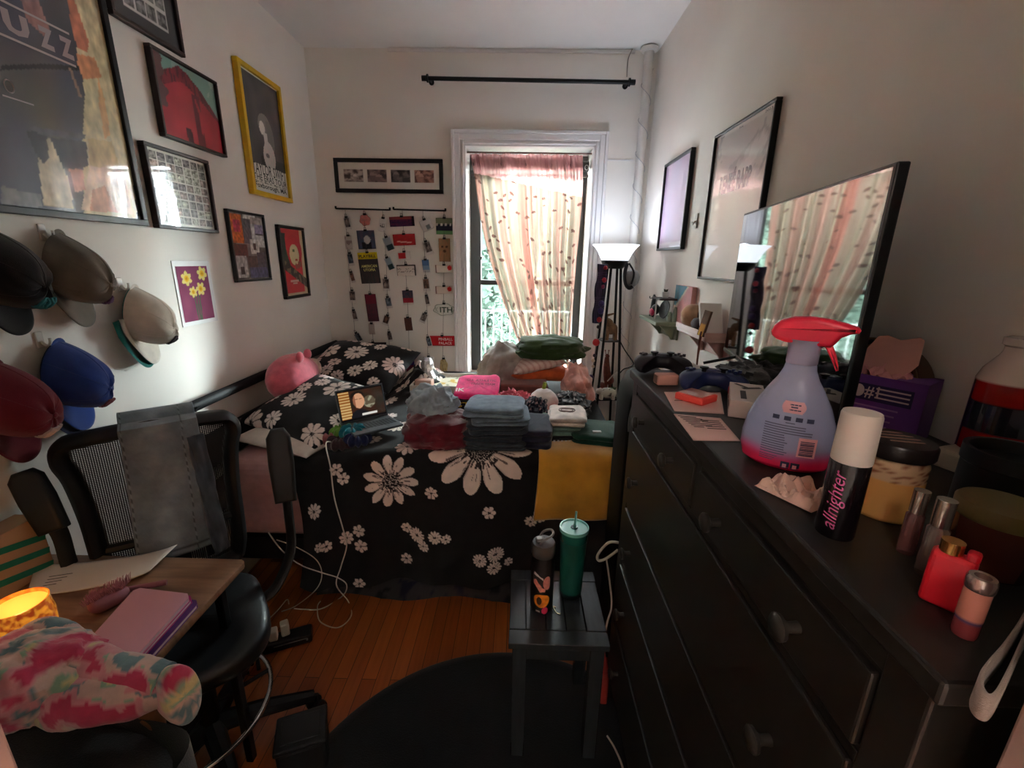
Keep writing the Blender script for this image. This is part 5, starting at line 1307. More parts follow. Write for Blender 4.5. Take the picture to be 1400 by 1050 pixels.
# ================================================================== things on the dresser top
def on(u, v, dz=0): return at(u, v, z=TOP)+Z_*dz
def gamepad(c, rz, colr, c2, label, tilt=0):
    t = thing('game_controller', label, 'game controller', c, rot=(R(tilt), 0, rz))
    m = MB()
    ol = spline([Vector((x, y, 0)) for x, y in ((-.05, .036), (0, .038), (.05, .036), (.074, .022), (.086, -.02), (.083, -.062), (.066, -.075), (.044, -.048), (.022, -.030), (0, -.028), (-.022, -.030), (-.044, -.048), (-.066, -.075), (-.083, -.062), (-.086, -.02), (-.074, .022))], 4, True); no = len(ol)
    def pad(u, v, sg):
        p = ol[int(round(u*no)) % no]; s_ = math.sin(v*PI/2); q_ = Vector((p.x*s_, p.y*s_, 0)); drop = .014*sstep(-.02, -.075, q_.y)
        return Vector((q_.x, q_.y, .030+sg*(.019 if sg > 0 else .02)*max(0, 1-s_**4)**.5-drop))
    m.grid(lambda u, v: pad(u, v, 1), no, 12, cu=True); m.grid(lambda u, v: pad(u, v, -1), no, 12, cu=True); bmesh.ops.remove_doubles(m.bm, verts=m.bm.verts, dist=1e-5)
    part(m, 'shell', colr, t, local=True)
    for x, y in ((-.024, -.012), (.024, -.012)):
        m = MB(); m.cyl((x, y, .046), (x, y, .058), .006, seg=10); m.lathe([(0, 0), (.011, 0), (.012, .004), (0, .005)], (x, y, .057), 14); part(m, 'thumbstick', BLACKP, t, local=True)
    m = MB(); m.box((-.055, .006, .05), (.026, .008, .006), .002); m.box((-.055, .006, .05), (.008, .026, .006), .002); part(m, 'direction_pad', c2, t, local=True)
    for k in range(4):
        a = k*PI/2; m = MB(); m.cyl((.055+.013*math.cos(a), .006+.013*math.sin(a), .046), (.055+.013*math.cos(a), .006+.013*math.sin(a), .054), .005, seg=10); part(m, 'button', c2, t, local=True)
    m = MB(); m.box((0, .012, .049), (.05, .026, .005), .002); part(m, 'touch_pad', c2, t, local=True)
    for s_ in (-1, 1):
        m = MB(); m.box((s_*.052, .034, .03), (.034, .014, .014), .005); part(m, 'trigger', BLACKP, t, local=True)
    return t
gamepad(on(905, 510)+Vector((0, .02, .004)), R(-8), mat('pad_black', (26, 22, 28), rough=.45), mat('pad_grey', (66, 60, 66), rough=.4), 'black game controller at the far end of the dresser', 0)
gamepad(on(974, 535)+Vector((0, .015, .004)), R(-14), mat('pad_navy', (26, 40, 88), rough=.4), mat('pad_blue', (30, 44, 96), rough=.35), 'navy blue game controller in front of the television', 0)
# crumpled wrapper
def crump(label, c, w, d, h, rz, seed, mt, name='crumpled_wrapper', cat='wrapper'):
    Mx = Matrix.Translation(Vector(c)) @ rot_z(rz); m = MB()
    m.grid(lambda u, v: Mx @ Vector((w*(u-.5), d*(v-.5), .002+h*abs(nz(u*4+seed, v*4, 1))*1.6*(1-(2*u-1)**4)**.5*(1-(2*v-1)**4)**.5)), 26, 20)
    return single(m, name, mt, label, cat, keepn=True, ang=20)
crump('crumpled white tissue behind the black game controller', on(945, 508), .12, .10, .03, .3, 4, mat('thin_white', (224, 214, 208), rough=.6), 'crumpled_tissue', 'tissue')
m = MB(); c = on(913, 528)+Vector((0, .02, .016)); m.box(c, (.06, .035, .030), .004, (0, 0, R(4))); t = thing('small_box', 'small pink card box between the two controllers', 'box', c-Z_*.016); part(m, 'carton', mat('pale_pink_card', (226, 166, 152), rough=.7), t)
m = MB(); m.box(c+Vector((-.0305, 0, 0)), (.001, .026, .022), 0, (0, 0, R(4))); part(m, 'end_flap', mat('brown_print', (140, 96, 84), rough=.7), t)
def sheet(label, px, z, lines=(), mt=PAPER, curl=.0, name='paper_sheet', cat='paper', thick=.0012):
    P = [at(u, v, z=z) for u, v in px]
    f = lambda u, v: P[0].lerp(P[1], u).lerp(P[3].lerp(P[2], u), v)+Z_*(curl*abs(2*u-1)**3+.0006)
    m = MB(); m.grid(f, 14, 14)
    ux = (P[1]-P[0]).normalized(); uy = (P[3]-P[0]).normalized()
    mats = [mt, INK]; m.mi = 1
    for (u0, u1, v) in lines:
        a, b = f(u0, v), f(u1, v); m.box((a+b)/2+Z_*.0012, ((b-a).length, .0022, .0004), 0, (0, 0, math.atan2((b-a).y, (b-a).x)))
    o = single(m, name, mats, label, cat, keepn=True); so = o.modifiers.new('thick', 'SOLIDIFY'); so.thickness = thick
    return o
PKP = mat('pinkish_paper', (228, 190, 182), rough=.8)
sheet('letter sheet lying at the front edge of the dresser, nearest the spray bottle', [(948, 602), (1012, 603), (985, 572), (921, 566)], TOP+.001, [(.05+.03*k % .2, .45+.1*(k % 3), .9-.07*k) for k in range(7)]+[(.5, .9, .8-.09*k) for k in range(5)], PKP)
sheet('sheet of paper under the coral sticky-note box', [(922, 562), (990, 566), (985, 536), (908, 536)], TOP+.001, [(.1, .5, .5)], PKP)
c = at(955, 552, z=TOP)+Vector((0, .02, .012)); t = thing('sticky_note_box', 'clear box of coral sticky notes in front of the blue controller', 'sticky notes', c-Z_*.012)
m = MB(); m.box(c, (.075, .07, .018), .004, (0, 0, R(-52))); part(m, 'notes', mat('coral_notes', (255, 92, 82), rough=.6), t)
m = MB(); m.box(c+Z_*.0095, (.062, .058, .003), .003, (0, 0, R(-52))); part(m, 'lid', mat('clear_lid', (226, 168, 156), rough=.15, coat=.5), t, label='clear lid')
c = at(1018, 566, z=TOP)+Vector((.02, .04, .021)); t = thing('white_carton', 'white printed carton lying beside the spray bottle', 'box', c-Z_*.021)
rz = R(66); Mx = Matrix.Translation(c) @ rot_z(rz)
m = MB(); m.box((0, 0, 0), (.17, .075, .04), .001); bmesh.ops.transform(m.bm, matrix=Mx, verts=m.bm.verts); part(m, 'carton', mat('white_carton', (222, 206, 198), rough=.6), t)
m = MB(); m.box((-.03, .01, .0205), (.07, .012, .0006)); m.box((.04, -.01, .0205), (.012, .045, .0006), 0, (0, 0, .5)); m.box((.055, .012, .0205), (.04, .008, .0006), 0, (0, 0, .7)); m.box((-.02, .0378, .0), (.09, .0006, .004)); m.box((-.02, .0378, -.009), (.07, .0006, .003)); bmesh.ops.transform(m.bm, matrix=Mx, verts=m.bm.verts); part(m, 'printing', mat('dark_print', (70, 60, 60), rough=.6), t)
m = MB(); m.tube([Vector((.06, .0382, .004))+Vector((.010*math.cos(a*PI/6), 0, .008*math.sin(a*PI/6))) for a in range(12)], .0012, 4, closed=True); m.box((.03, .0378, -.002), (.03, .0006, .004), 0, (0, .6, 0)); bmesh.ops.transform(m.bm, matrix=Mx, verts=m.bm.verts); part(m, 'emblem', mat('red_print', (190, 60, 66), rough=.6), t)
heap('black_cloth', 'black cloth crumpled under the television', 'cloth', (.66, 1.22, TOP-.012), (.09, .13, .045), cloth('black_cloth', (34, 33, 35)), 31)

# spray bottle
c = at(1068, 640, z=TOP)+Vector((.012, .02, 0)); dirv = Vector((c.x, c.y, 0)).normalized(); wx = Vector((dirv.y, -dirv.x, 0))
Mx = Matrix(((wx.x, -dirv.x*-1, 0, c.x), (wx.y, dirv.y, 0, c.y), (0, 0, 1, TOP), (0, 0, 0, 1))) @ Matrix.Scale(.95, 4)
t = thing('spray_bottle', 'big pale blue spray bottle with a coral trigger head on the dresser', 'spray bottle', c)
prof = [(0, .001), (.055, .001), (.066, .008), (.072, .030), (.072, .055), (.067, .085), (.056, .115), (.042, .142), (.031, .160), (.0245, .176), (.0225, .188)]
def bc(a, z):
    k = sstep(.012, .048, z+.004*math.sin(3*a)); r = mixc((236, 40, 92), (150, 158, 196), k)
    return tuple(lin(x) for x in mixc(r, (168, 176, 206), sstep(.06, .15, z)*.6))
pr = []
for i in range(len(prof)-1):
    for k in range(6): pr.append((prof[i][0]+(prof[i+1][0]-prof[i][0])*k/6, prof[i][1]+(prof[i+1][1]-prof[i][1])*k/6))
pr.append(prof[-1])
m = MB(); m.lathe(pr, seg=48, sx=1, sy=.58, mtx=Mx, colfn=bc)
mats = [mat('bottle_sleeve', rough=.25, attr=True, coat=.3), mat('blush_badge', (226, 166, 174), rough=.4), mat('bottle_print_navy', (46, 52, 84), rough=.5), mat('bottle_print_grey', (86, 88, 116), rough=.5)]
def fy(z, x):           # front surface of the bottle
    for (r0, z0), (r1, z1) in zip(prof[1:], prof[2:]):
        if z0 <= z <= z1:
            r = r0+(r1-r0)*(z-z0)/(z1-z0); return -.58*math.sqrt(max(0, r*r-x*x))-.0012
    return -.03
def lab(x0, x1, z, h):
    n_ = 6; q_ = [(x0+(x1-x0)*k/n_) for k in range(n_+1)]
    vs = [(m.bm.verts.new(Mx @ Vector((x, fy(z, x), z))), m.bm.verts.new(Mx @ Vector((x, fy(z+h, x), z+h)))) for x in q_]
    for (a, b), (c_, d) in zip(vs, vs[1:]): m.bm.faces.new((a, c_, d, b)).material_index = m.mi
m.mi = 1
for k in range(9): lab(-.012-.003*math.sin(k*PI/8), .016+.004*math.sin(k*PI/8), .106+.0022*k, .0022)
m.mi = 2; lab(-.004, .012, .119, .0022); lab(-.002, .008, .115, .0022); lab(-.004, .013, .1105, .0018)
for x in (-.026, -.009, .008, .024): lab(x, x+.010, .093, .007); 
lab(-.006, .008, .0885, .0012)
m.mi = 3; q = random.Random(2)
for k in range(13):
    lab(-.036, .036-(.03 if k > 3 else 0)-q.uniform(0, .012), .083-.0043*k, .0018)
for k in range(3): lab(-.036, -.005-q.uniform(0, .01), .026-.004*k, .0015)
m.mi = 1; lab(.018, .044, .033, .034)
m.mi = 2
for k in range(9): lab(.021, .041, .036+.003*k, .0015 if k % 3 else .0022)
for x in (-.002, .013): lab(x, x+.013, .006, .014)
m.mi = 1
for x in (.001, .016): lab(x, x+.006, .0085, .007)
part(m, 'bottle', mats, t)
m = MB()
for k in range(2): pass
m.lathe([(.0225, .186), (.0235, .188), (.0235, .214), (.026, .222), (.03, .228)], seg=28, sx=1, sy=.75, mtx=Mx); part(m, 'collar', mat('lilac_collar', (162, 158, 186), rough=.35), t)
m = MB()
Mh = Mx @ Matrix.Translation((0, .017, .0)) @ Matrix.Rotation(PI/2, 4, 'X')
head = [(-.052, .238), (-.050, .231), (-.042, .225), (-.028, .221), (.018, .219), (.036, .219), (.041, .226), (.047, .236), (.058, .243), (.068, .245), (.070, .250), (.067, .254), (.050, .259), (.025, .264), (.0, .266), (-.022, .264), (-.040, .257), (-.049, .248)]
m.prism(head, .034, Mh, .008, 3); m.prism([(.026, .222), (.038, .222), (.046, .206), (.051, .190), (.0525, .182), (.049, .180), (.042, .194), (.033, .210)], .016, Mx @ Matrix.Translation((0, .008, 0)) @ Matrix.Rotation(PI/2, 4, 'X'), .004, 2)
part(m, 'trigger_head', mat('coral_red_plastic', (240, 44, 76), rough=.3, sss=.0), t, label='coral red trigger head')

# receipt
crump('crumpled receipt at the foot of the spray bottle', at(1094, 680, z=TOP)+Vector((0, .01, 0)), .075, .085, .026, .5, 9, mat('receipt_paper', (224, 190, 176), rough=.8), 'receipt', 'receipt')
# aerosol
c = at(1142, 735, z=TOP)+Vector((.006, .012, 0))
t = thing('aerosol_can', 'black setting spray with pink script and white cap', 'spray can', c)
m = MB(); m.lathe([(0, 0), (.0205, 0), (.0215, .003), (.0215, .098), (.020, .102), (0, .102)], c, 36)
mats = [mat('gloss_black_can', (20, 13, 18), rough=.25, coat=.4), mat('pink_script', (206, 92, 150), rough=.4)]
m.mi = 1
va = math.atan2(-c.y, -c.x)
letters = {'a': [(0, .5, 0, 1), (.5, .5, 90, 3)]}
def wrap(body, z0, lz, ang0, width):
    cu = bpy.data.curves.new('t', 'FONT'); cu.body = body; cu.shear = .3; cu.resolution_u = 3; ob = bpy.data.objects.new('t', cu); me = bpy.data.meshes.new_from_object(ob)
    tb = bmesh.new(); tb.from_mesh(me); bmesh.ops.triangulate(tb, faces=tb.faces); bmesh.ops.subdivide_edges(tb, edges=[e for e in tb.edges if e.calc_length() > .15], cuts=2)
    xs = [v.co.x for v in tb.verts]; ys = [v.co.y for v in tb.verts]
    for v in tb.verts:
        s_ = (v.co.x-min(xs))/(max(xs)-min(xs)); h_ = (v.co.y-min(ys))/(max(ys)-min(ys))
        a = ang0-(h_-.5)*width/.0215; v.co = c+Vector((.0219*math.cos(a), .0219*math.sin(a), z0+lz*s_))
    tb.verts.index_update(); m._take(tb); bpy.data.objects.remove(ob); bpy.data.meshes.remove(me); bpy.data.curves.remove(cu)
wrap('allnighter', .014, .078, va-.25, .020)
part(m, 'can', mats, t, keepn=True)
m = MB(); m.lathe([(.0, .101), (.0212, .101), (.0216, .103), (.0208, .160), (.0195, .1635), (.0, .1645)], c, 36); part(m, 'cap', mat('soft_white_cap', (222, 214, 206), rough=.5), t, label='white cap')
# candle jar with black lid
c = at(1212, 712, z=TOP)+Vector((.012, .028, 0))
t = thing('candle_jar', 'peach candle in a glass jar with a flat dark lid, behind the black spray can', 'candle', c)
m = MB(); m.lathe([(0, 0), (.036, 0), (.039, .004), (.039, .078), (.036, .086), (.036, .09), (.034, .09), (.034, .084), (0, .084)], c, 36, colfn=lambda a, z: tuple(lin(x) for x in ((226, 166, 96) if z < .058 else ((150, 96, 70) if nz(a*3, z*200, 1) > .25 else (214, 176, 140))))); part(m, 'jar', mat('waxy_glass', rough=.2, attr=True, coat=.6, sss=.1), t)
m = MB(); m.lathe([(0, .088), (.041, .088), (.0425, .091), (.0425, .104), (.040, .108), (.0, .109)], c, 36); mats = [mat('dark_lid', (30, 22, 22), rough=.3), mat('lid_print', (150, 118, 104), rough=.4)]; m.mi = 1
for k in range(4): m.box(c+Vector((0, .022-.012*k, .1092)), (.05-.008*abs(k-1.5), .003, .0006), 0, (0, 0, R(-14)))
part(m, 'lid', mats, t)
# purple tissue box behind
c = Vector((.755, .875, TOP)); rz = R(-55)
t = thing('tissue_box', 'purple cardboard box with tissues and open flap beside the television', 'box', c, rz); t.scale = (.77, .82, 1)
PU = mat('purple_card', (112, 58, 150), rough=.5)
m = MB(); m.bx((-.085, -.055, 0), (.085, -.053, .12)); m.bx((-.085, .053, 0), (.085, .055, .12)); m.bx((-.085, -.055, 0), (-.083, .055, .12)); m.bx((.083, -.055, 0), (.085, .055, .12)); m.bx((-.085, -.055, 0), (.085, .055, .003)); m.bx((.02, -.055, .118), (.085, .055, .12)); m.bx((-.085, .03, .118), (.085, .055, .12)); part(m, 'carton', PU, t, local=True)
m = MB(); m.prism([(-.075, 0), (.03, 0), (.05, .03), (.045, .08), (.035, .085), (.0, .075), (-.03, .082), (-.05, .078), (-.065, .05)], .002, Matrix.Translation((-.01, .0, .117)) @ Matrix.Rotation(R(70), 4, 'X')); part(m, 'flap', mat('inside_card', (206, 150, 140), rough=.7), t, local=True, label='pinkish inside of the flap')
m = MB(); m.box((.0, -.0556, .086), (.125, .0012, .034), .0005); mats = [mat('badge_indigo', (44, 30, 84), rough=.5), mat('badge_white', (222, 200, 200), rough=.5), mat('print_lilac', (164, 120, 186), rough=.5)]
m.mi = 1; m.text('#1', (-.036, -.0563, .074), X_, Z_, h=.026); m.ball((-.050, -.0563, .087), (.013, .0006, .013), 14)
for k in range(3): m.box((.022, -.0564, .096-.009*k), (.07, .0006, .003))
m.mi = 2
for k in range(4): m.box((-.01, -.0557, .058-.012*k), (.10-.01*k, .0008, .003))
part(m, 'front_print', mats, t, local=True)
m = MB(); m.grid(lambda u, v: Vector((-.06+.10*u, -.035+.06*v, .112+.022*abs(nz(u*4, v*4, 3))*2)), 22, 16); part(m, 'tissues', mat('pink_tissue', (214, 150, 150), rough=.8), t, local=True, keepn=True)
# round basket lid leaning on the wall
m = MB(); Mx = Matrix.Translation((XR-.045, .975, TOP+.088)) @ Matrix.Rotation(R(-82), 4, 'Y')
t = thing('round_tray', 'round wood-rimmed tray leaning on the wall behind the purple box', 'tray', (XR-.05, .975, TOP))
m.lathe([(0, 0), (.08, 0), (.08, .004), (0, .004)], seg=40, sy=1.5, mtx=Mx); part(m, 'base', mat('amber_wood', (116, 78, 36), rough=.5, var=.2), t)
m = MB(); m.lathe([(.078, -.004), (.086, -.004), (.087, .03), (.081, .03), (.078, .004)], seg=40, sy=1.5, mtx=Mx); part(m, 'rim', mat('wood_rim', (104, 76, 56), rough=.5), t)
m = MB(); m.lathe([(.082, .0305), (.0865, .031), (.0865, .034), (.082, .034)], seg=40, sy=1.5, mtx=Mx); part(m, 'edge_band', mat('brass_band', (150, 128, 90), rough=.3, metal=.6), t)
# white parcel
m = MB(); m.box((.775, .685, TOP+.017), (.09, .10, .034), .006, (0, 0, R(20))); single(m, 'white_pouch', mat('offwhite_card', (176, 164, 148), rough=.7), 'off-white flat box behind the candle jar by the wall', 'box')
# bottle of red juice, black tins, olive-lidded jar
c = Vector((.802, .705, TOP))
t = thing('glass_bottle', 'clear glass bottle of red drink with a dark band by the wall', 'bottle', c)
m = MB(); m.lathe([(0, 0), (.042, 0), (.045, .004), (.045, .155), (.040, .172), (.026, .195), (.023, .203), (.023, .21), (.027, .213), (.027, .224), (.021, .226), (.019, .21)], c, 32, colfn=lambda a, z: tuple(lin(x) for x in ((34, 36, 44) if .07 < z < .12 else ((150, 22, 16) if z < .155 else (206, 190, 182))))); part(m, 'bottle', mat('tinted_bottle', rough=.12, attr=True, coat=.6), t)
c = Vector((.655, .545, TOP)); t = thing('black_tin', 'black round tin with an open ribbed top at the right edge', 'tin', c)
m = MB(); m.lathe([(0, 0), (.048, 0), (.05, .003), (.05, .078), (.052, .08), (.052, .10), (.046, .1), (.044, .084), (0, .082)], c, 36); part(m, 'tin', mat('matte_black_tin', (17, 15, 15), rough=.45), t)
c = at(1352, 800, z=TOP)+Vector((.03, .035, 0)); t = thing('lidded_jar', 'dark red jar with a flat olive green lid in front of the black tin', 'jar', c)
m = MB(); m.lathe([(0, 0), (.035, 0), (.037, .003), (.037, .062), (0, .062)], c, 32); part(m, 'jar', mat('brown_red_jar', (84, 40, 34), rough=.25, coat=.4), t)
m = MB(); m.lathe([(0, .061), (.039, .061), (.0405, .064), (.0405, .076), (.038, .079), (0, .079)], c, 36); part(m, 'lid', mat('olive_lid', (104, 90, 50), rough=.45, metal=.3), t)
# perfume sprayers
def vial(u, v, label, hh, liq, rr=.0085, name='perfume_vial', cat='perfume'):
    c = at(u, v, z=TOP)+Vector((.004, .008, 0)); t = thing(name, label, cat, c)
    m = MB(); m.lathe([(0, 0), (rr, 0), (rr*1.05, .003), (rr*1.05, hh*.62), (rr*.7, hh*.66), (rr*.7, hh*.7), (0, hh*.7)], c, 20); part(m, 'bottle', liq, t)
    m = MB(); m.lathe([(0, hh*.66), (rr*.9, hh*.66), (rr*.92, hh), (0, hh)], c, 20); part(m, 'cap', mat('silver_cap', (176, 166, 158), rough=.25, metal=.9), t)
    return t
vial(1240, 760, 'slim perfume vial with silver cap nearest the peach candle', .082, mat('plum_glass', (150, 90, 92), rough=.08, coat=.6, trans=.6))
vial(1268, 790, 'slim clear perfume vial with silver cap between candle and red bottle', .092, mat('clear_pinkish_glass', (196, 166, 156), rough=.05, coat=.8, trans=.8), .0095)
c = at(1291, 838, z=TOP)+Vector((.006, .012, 0)); t = thing('red_bottle', 'bright red flat bottle with a gold collar near the dresser corner', 'bottle', c, R(-50))
m = MB(); m.box((0, 0, .030), (.034, .018, .06), .005, None, 3); m.box((.012, 0, .063), (.010, .014, .01), .003); part(m, 'bottle', mat('signal_red', (214, 20, 40), rough=.3, coat=.3), t, local=True)
m = MB(); m.cyl((-.004, 0, .06), (-.004, 0, .072), .009, seg=18); part(m, 'collar', mat('gold', (190, 140, 80), rough=.25, metal=.9), t, local=True)
c = at(1325, 878, z=TOP)+Vector((.004, .010, 0)); t = thing('lip_gloss', 'peach lip gloss tube with a metal rim, frontmost on the dresser', 'lip gloss', c)
m = MB(); m.lathe([(0, 0), (.009, 0), (.0098, .003), (.0098, .052), (.0, .052)], c, 22, colfn=lambda a, z: tuple(lin(x) for x in ((90, 74, 110) if .016 < z < .02 else ((150, 66, 70) if z < .016 else (206, 134, 116))))); part(m, 'tube', mat('gloss_tube', rough=.2, attr=True, coat=.6), t)
m = MB(); m.lathe([(.0102, .050), (.0108, .052), (.0108, .060), (.0095, .063), (.006, .063), (.005, .058), (0, .058)], c, 22); part(m, 'rim', mat('rose_silver', (190, 166, 160), rough=.25, metal=.9), t)
# grey wrist strap
pts = [(1420, 800), (1398, 850), (1372, 890), (1350, 916), (1338, 934), (1337, 950), (1346, 962), (1358, 960), (1375, 930), (1398, 880), (1420, 840)]
Ps = [at(u, v, z=TOP+.016) for u, v in pts]
sp = spline(Ps, 6); m = MB()
rows = []
for p in sp:
    a = m.bm.verts.new(p+Z_*.009); b = m.bm.verts.new(p-Z_*.0145); rows.append((a, b))
for (a, b), (c_, d) in zip(rows, rows[1:]): m.bm.faces.new((a, b, d, c_))
o = single(m, 'wrist_strap', cloth('grey_webbing', (150, 134, 126), bscale=900), 'grey webbing strap looped at the near corner of the dresser', 'strap', keepn=True); so = o.modifiers.new('thick', 'SOLIDIFY'); so.thickness = .003; so.offset = 0
# ================================================================== stool with bottles
SX0, SX1, SY0, SY1, SZ = -.016, .298, 1.095, 1.435, .50
SB = mat('black_plank', (42, 45, 47), rough=.25, var=.12, vscale=10, stretch=(8, 1, 1))
t = thing('side_table', 'small black planked side table in front of the dresser', 'side table', ((SX0+SX1)/2, (SY0+SY1)/2, 0))
m = MB(); ex = .055; g = .002
m.bx((SX0, SY0, SZ-.022), (SX1, SY0+ex, SZ), .002); m.bx((SX0, SY1-ex, SZ-.022), (SX1, SY1, SZ), .002)
xs = [SX0, SX0+.055, SX0+.12, SX0+.185, SX1-.065, SX1]
for a, b in zip(xs, xs[1:]): m.bx((a+g*.5, SY0+ex+g, SZ-.022), (b-g*.5, SY1-ex-g, SZ), .002)
m.bx((SX0+.01, SY0+.01, SZ-.028), (SX1-.01, SY1-.01, SZ-.018)); part(m, 'top', SB, t)
m = MB(); m.bx((SX0+.02, SY0+.018, SZ-.08), (SX1-.02, SY0+.034, SZ-.024), .001); m.bx((SX0+.02, SY1-.034, SZ-.08), (SX1-.02, SY1-.018, SZ-.024), .001); m.bx((SX0+.018, SY0+.02, SZ-.08), (SX0+.034, SY1-.02, SZ-.024)); m.bx((SX1-.034, SY0+.02, SZ-.08), (SX1-.018, SY1-.02, SZ-.024)); part(m, 'apron', SB, t)
for x in (SX0+.012, SX1-.057):
    for y in (SY0+.012, SY1-.057):
        m = MB(); m.bx((x, y, 0), (x+.045, y+.045, SZ-.024), .003); part(m, 'leg', SB, t)
# flask with stickers
c = Vector((.092, 1.255, SZ)); t = thing('water_bottle', 'black flask covered in stickers with a grey spout lid on the side table', 'water bottle', c)
m = MB(); m.lathe([(0, 0), (.036, 0), (.0385, .004), (.0385, .195), (.036, .21), (0, .21)], c, 40)
va = math.atan2(-c.y, -c.x)
mats = [mat('flask_black', (20, 15, 16), rough=.4), mat('sticker_orange', (214, 120, 24), rough=.5, var=.3, vscale=60), mat('sticker_salmon', (206, 128, 116), rough=.5, var=.2, vscale=90), mat('sticker_pink', (206, 40, 96), rough=.5), mat('sticker_white', (196, 186, 180), rough=.5), mat('sticker_dark', (60, 30, 12), rough=.5)]
def sticker(pts, mi, lift=.0392):
    # polygon in (arc metres to the right, height)
    m.mi = mi; cx_ = sum(p[0] for p in pts)/len(pts); cz_ = sum(p[1] for p in pts)/len(pts)
    def P(x, z): a = va+x/.0385; return c+Vector((lift*math.cos(a), lift*math.sin(a), z))
    c0 = m.bm.verts.new(P(cx_, cz_)); mid = [m.bm.verts.new(P((x+cx_)/2, (z+cz_)/2)) for x, z in pts]; out = [m.bm.verts.new(P(x, z)) for x, z in pts]; n_ = len(pts)
    for k in range(n_):
        j = (k+1) % n_
        m.bm.faces.new((c0, mid[k], mid[j])).material_index = mi; m.bm.faces.new((mid[k], out[k], out[j], mid[j])).material_index = mi
sticker([(.027*math.cos(a), .055+.030*math.sin(a)-.004*(1-math.cos(a*2))*(math.sin(a) > 0)) for a in [k*PI/10 for k in range(20)]], 1)
sticker([(-.008+.009*math.cos(a), .052+.016*math.sin(a)) for a in [k*PI/6 for k in range(12)]], 5, .0395)
sticker([(-.030, .128), (-.022, .134), (-.004, .112), (.012, .098), (.010, .088), (-.006, .086), (-.018, .104), (-.030, .116)], 2)
sticker([(.018+.015*math.cos(a)*(.6+.4*math.sin(a*.5)), .122+.026*math.sin(a)) for a in [k*PI/8 for k in range(16)]], 2)
sticker([(-.030, .150), (-.020, .146), (.004, .132), (.004, .140), (-.018, .155), (-.028, .160)], 4)
sticker([(.012+.011*math.cos(a), .014+.014*math.sin(a)) for a in [k*PI/6 for k in range(12)]], 3, .0396)
sticker([(-.018, .008), (-.004, .006), (-.004, .013), (-.018, .014)], 4, .0396)
part(m, 'body', mats, t, keepn=True)
m = MB(); LIDM = mat('lid_grey', (62, 60, 60), rough=.35)
m.lathe([(.0, .21), (.038, .21), (.0395, .214), (.0395, .245), (.036, .254), (.02, .258), (0, .258)], c, 36); fl_ = part(m, 'lid', LIDM, t)
m = MB(); m.box(c+Vector((-.014, .0, .262)), (.026, .022, .014), .005, (0, R(-8), R(10))); part(m, 'spout', mat('spout_grey', (120, 116, 114), rough=.3), fl_)
m = MB(); m.tube(spline([c+Vector((-.012, -.02, .258)), c+Vector((.0, -.024, .276)), c+Vector((.022, -.018, .287)), c+Vector((.030, 0, .288)), c+Vector((.022, .018, .287)), c+Vector((.0, .024, .276)), c+Vector((-.012, .02, .258))], 5), .0042, 8); part(m, 'carry_handle', mat('spout_grey', (0, 0, 0)), fl_)
# tumbler
c = Vector((.198, 1.318, SZ)); t = thing('tumbler', 'tall teal tumbler with flat lid and straw on the side table', 'tumbler', c)
TEAL = mat('teal_rubber', (10, 72, 60), rough=.45)
m = MB(); m.lathe([(0, .0), (.034, .0), (.036, .003), (.038, .02), (.0385, .022)], c, 36); part(m, 'base', mat('dark_base', (16, 22, 22), rough=.5), t)
m = MB(); m.lathe([(.0385, .021), (.0388, .03), (.046, .225), (.0465, .23)], c, 40); part(m, 'cup', TEAL, t)
m = MB(); m.lathe([(.0, .228), (.0478, .228), (.0485, .232), (.0505, .268), (.0495, .272), (.046, .272), (.044, .268), (0, .267)], c, 40, colfn=lambda a, z: tuple(lin(x) for x in ((22, 84, 74) if z < .262 else (120, 190, 176)))); part(m, 'lid', mat('lid_teal', rough=.25, attr=True, coat=.3), t, label='mint lid')
m = MB(); m.lathe([(.007, .267), (.012, .268), (.011, .271), (.005, .2705)], c, 18); part(m, 'straw_grommet', mat('teal_deep', (14, 70, 76), rough=.4), t)
m = MB(); m.cyl(c+Z_*.24, c+Vector((.006, .012, .322)), .0038, seg=10); part(m, 'straw', mat('mint_straw', (120, 190, 180), rough=.3), t)
m = MB(); m.tube(spline([(.142, 1.245, SZ+.0022), (.133, 1.25, SZ+.0022), (.14, 1.225, SZ+.0022), (.152, 1.218, SZ+.0022), (.156, 1.222, SZ+.0022)], 5), .0016, 6); single(m, 'earring', mat('gold_wire', (206, 186, 150), rough=.2, metal=1), 'tiny gold earring hook lying between flask and tumbler', 'earring')

# ================================================================== floor
m = MB(); RGM = cloth('navy_pile', (8, 8, 13), bscale=220, var=.3)
m.lathe([(0, .012), (.70, .012), (.728, .010), (.735, .004), (.735, .0005), (0, .0005)], (-.02, .79, 0), 96); single(m, 'round_rug', RGM, 'round dark navy rug on the wooden floor', 'rug')
# power strip with adapters
c = Vector((-1.0, 1.54, 0)); rz = R(24)
t = thing('power_strip', 'black power strip on the floor by the chair and bed', 'power strip', c, rz)
m = MB(); m.box((0, 0, .022), (.21, .07, .044), .008); part(m, 'housing', BLACKP, t, local=True)
m = MB(); m.box((.02, -.036, .03), (.13, .003, .004), .001); m.cyl((.085, -.036, .03), (.085, -.038, .022), .004, seg=8); part(m, 'trim_line', mat('thin_grey_line', (0, 0, 0)), t, local=True)
for k, (x, y, s_) in enumerate(((-.045, .0, .034), (.0, .012, .042))):
    m = MB(); m.box((x, y, .044+s_*.7), (.034, .04, s_*1.4), .006, (0, 0, R(10*k)))
    o = single(m, 'charger_plug', WHITEP, ['white square charger plugged into the floor power strip, shorter one', 'white square charger plugged into the floor power strip, taller one'][k], 'charger')
    o.location = Matrix.Translation(c) @ rot_z(rz) @ o.location; o.rotation_euler = (0, 0, rz)
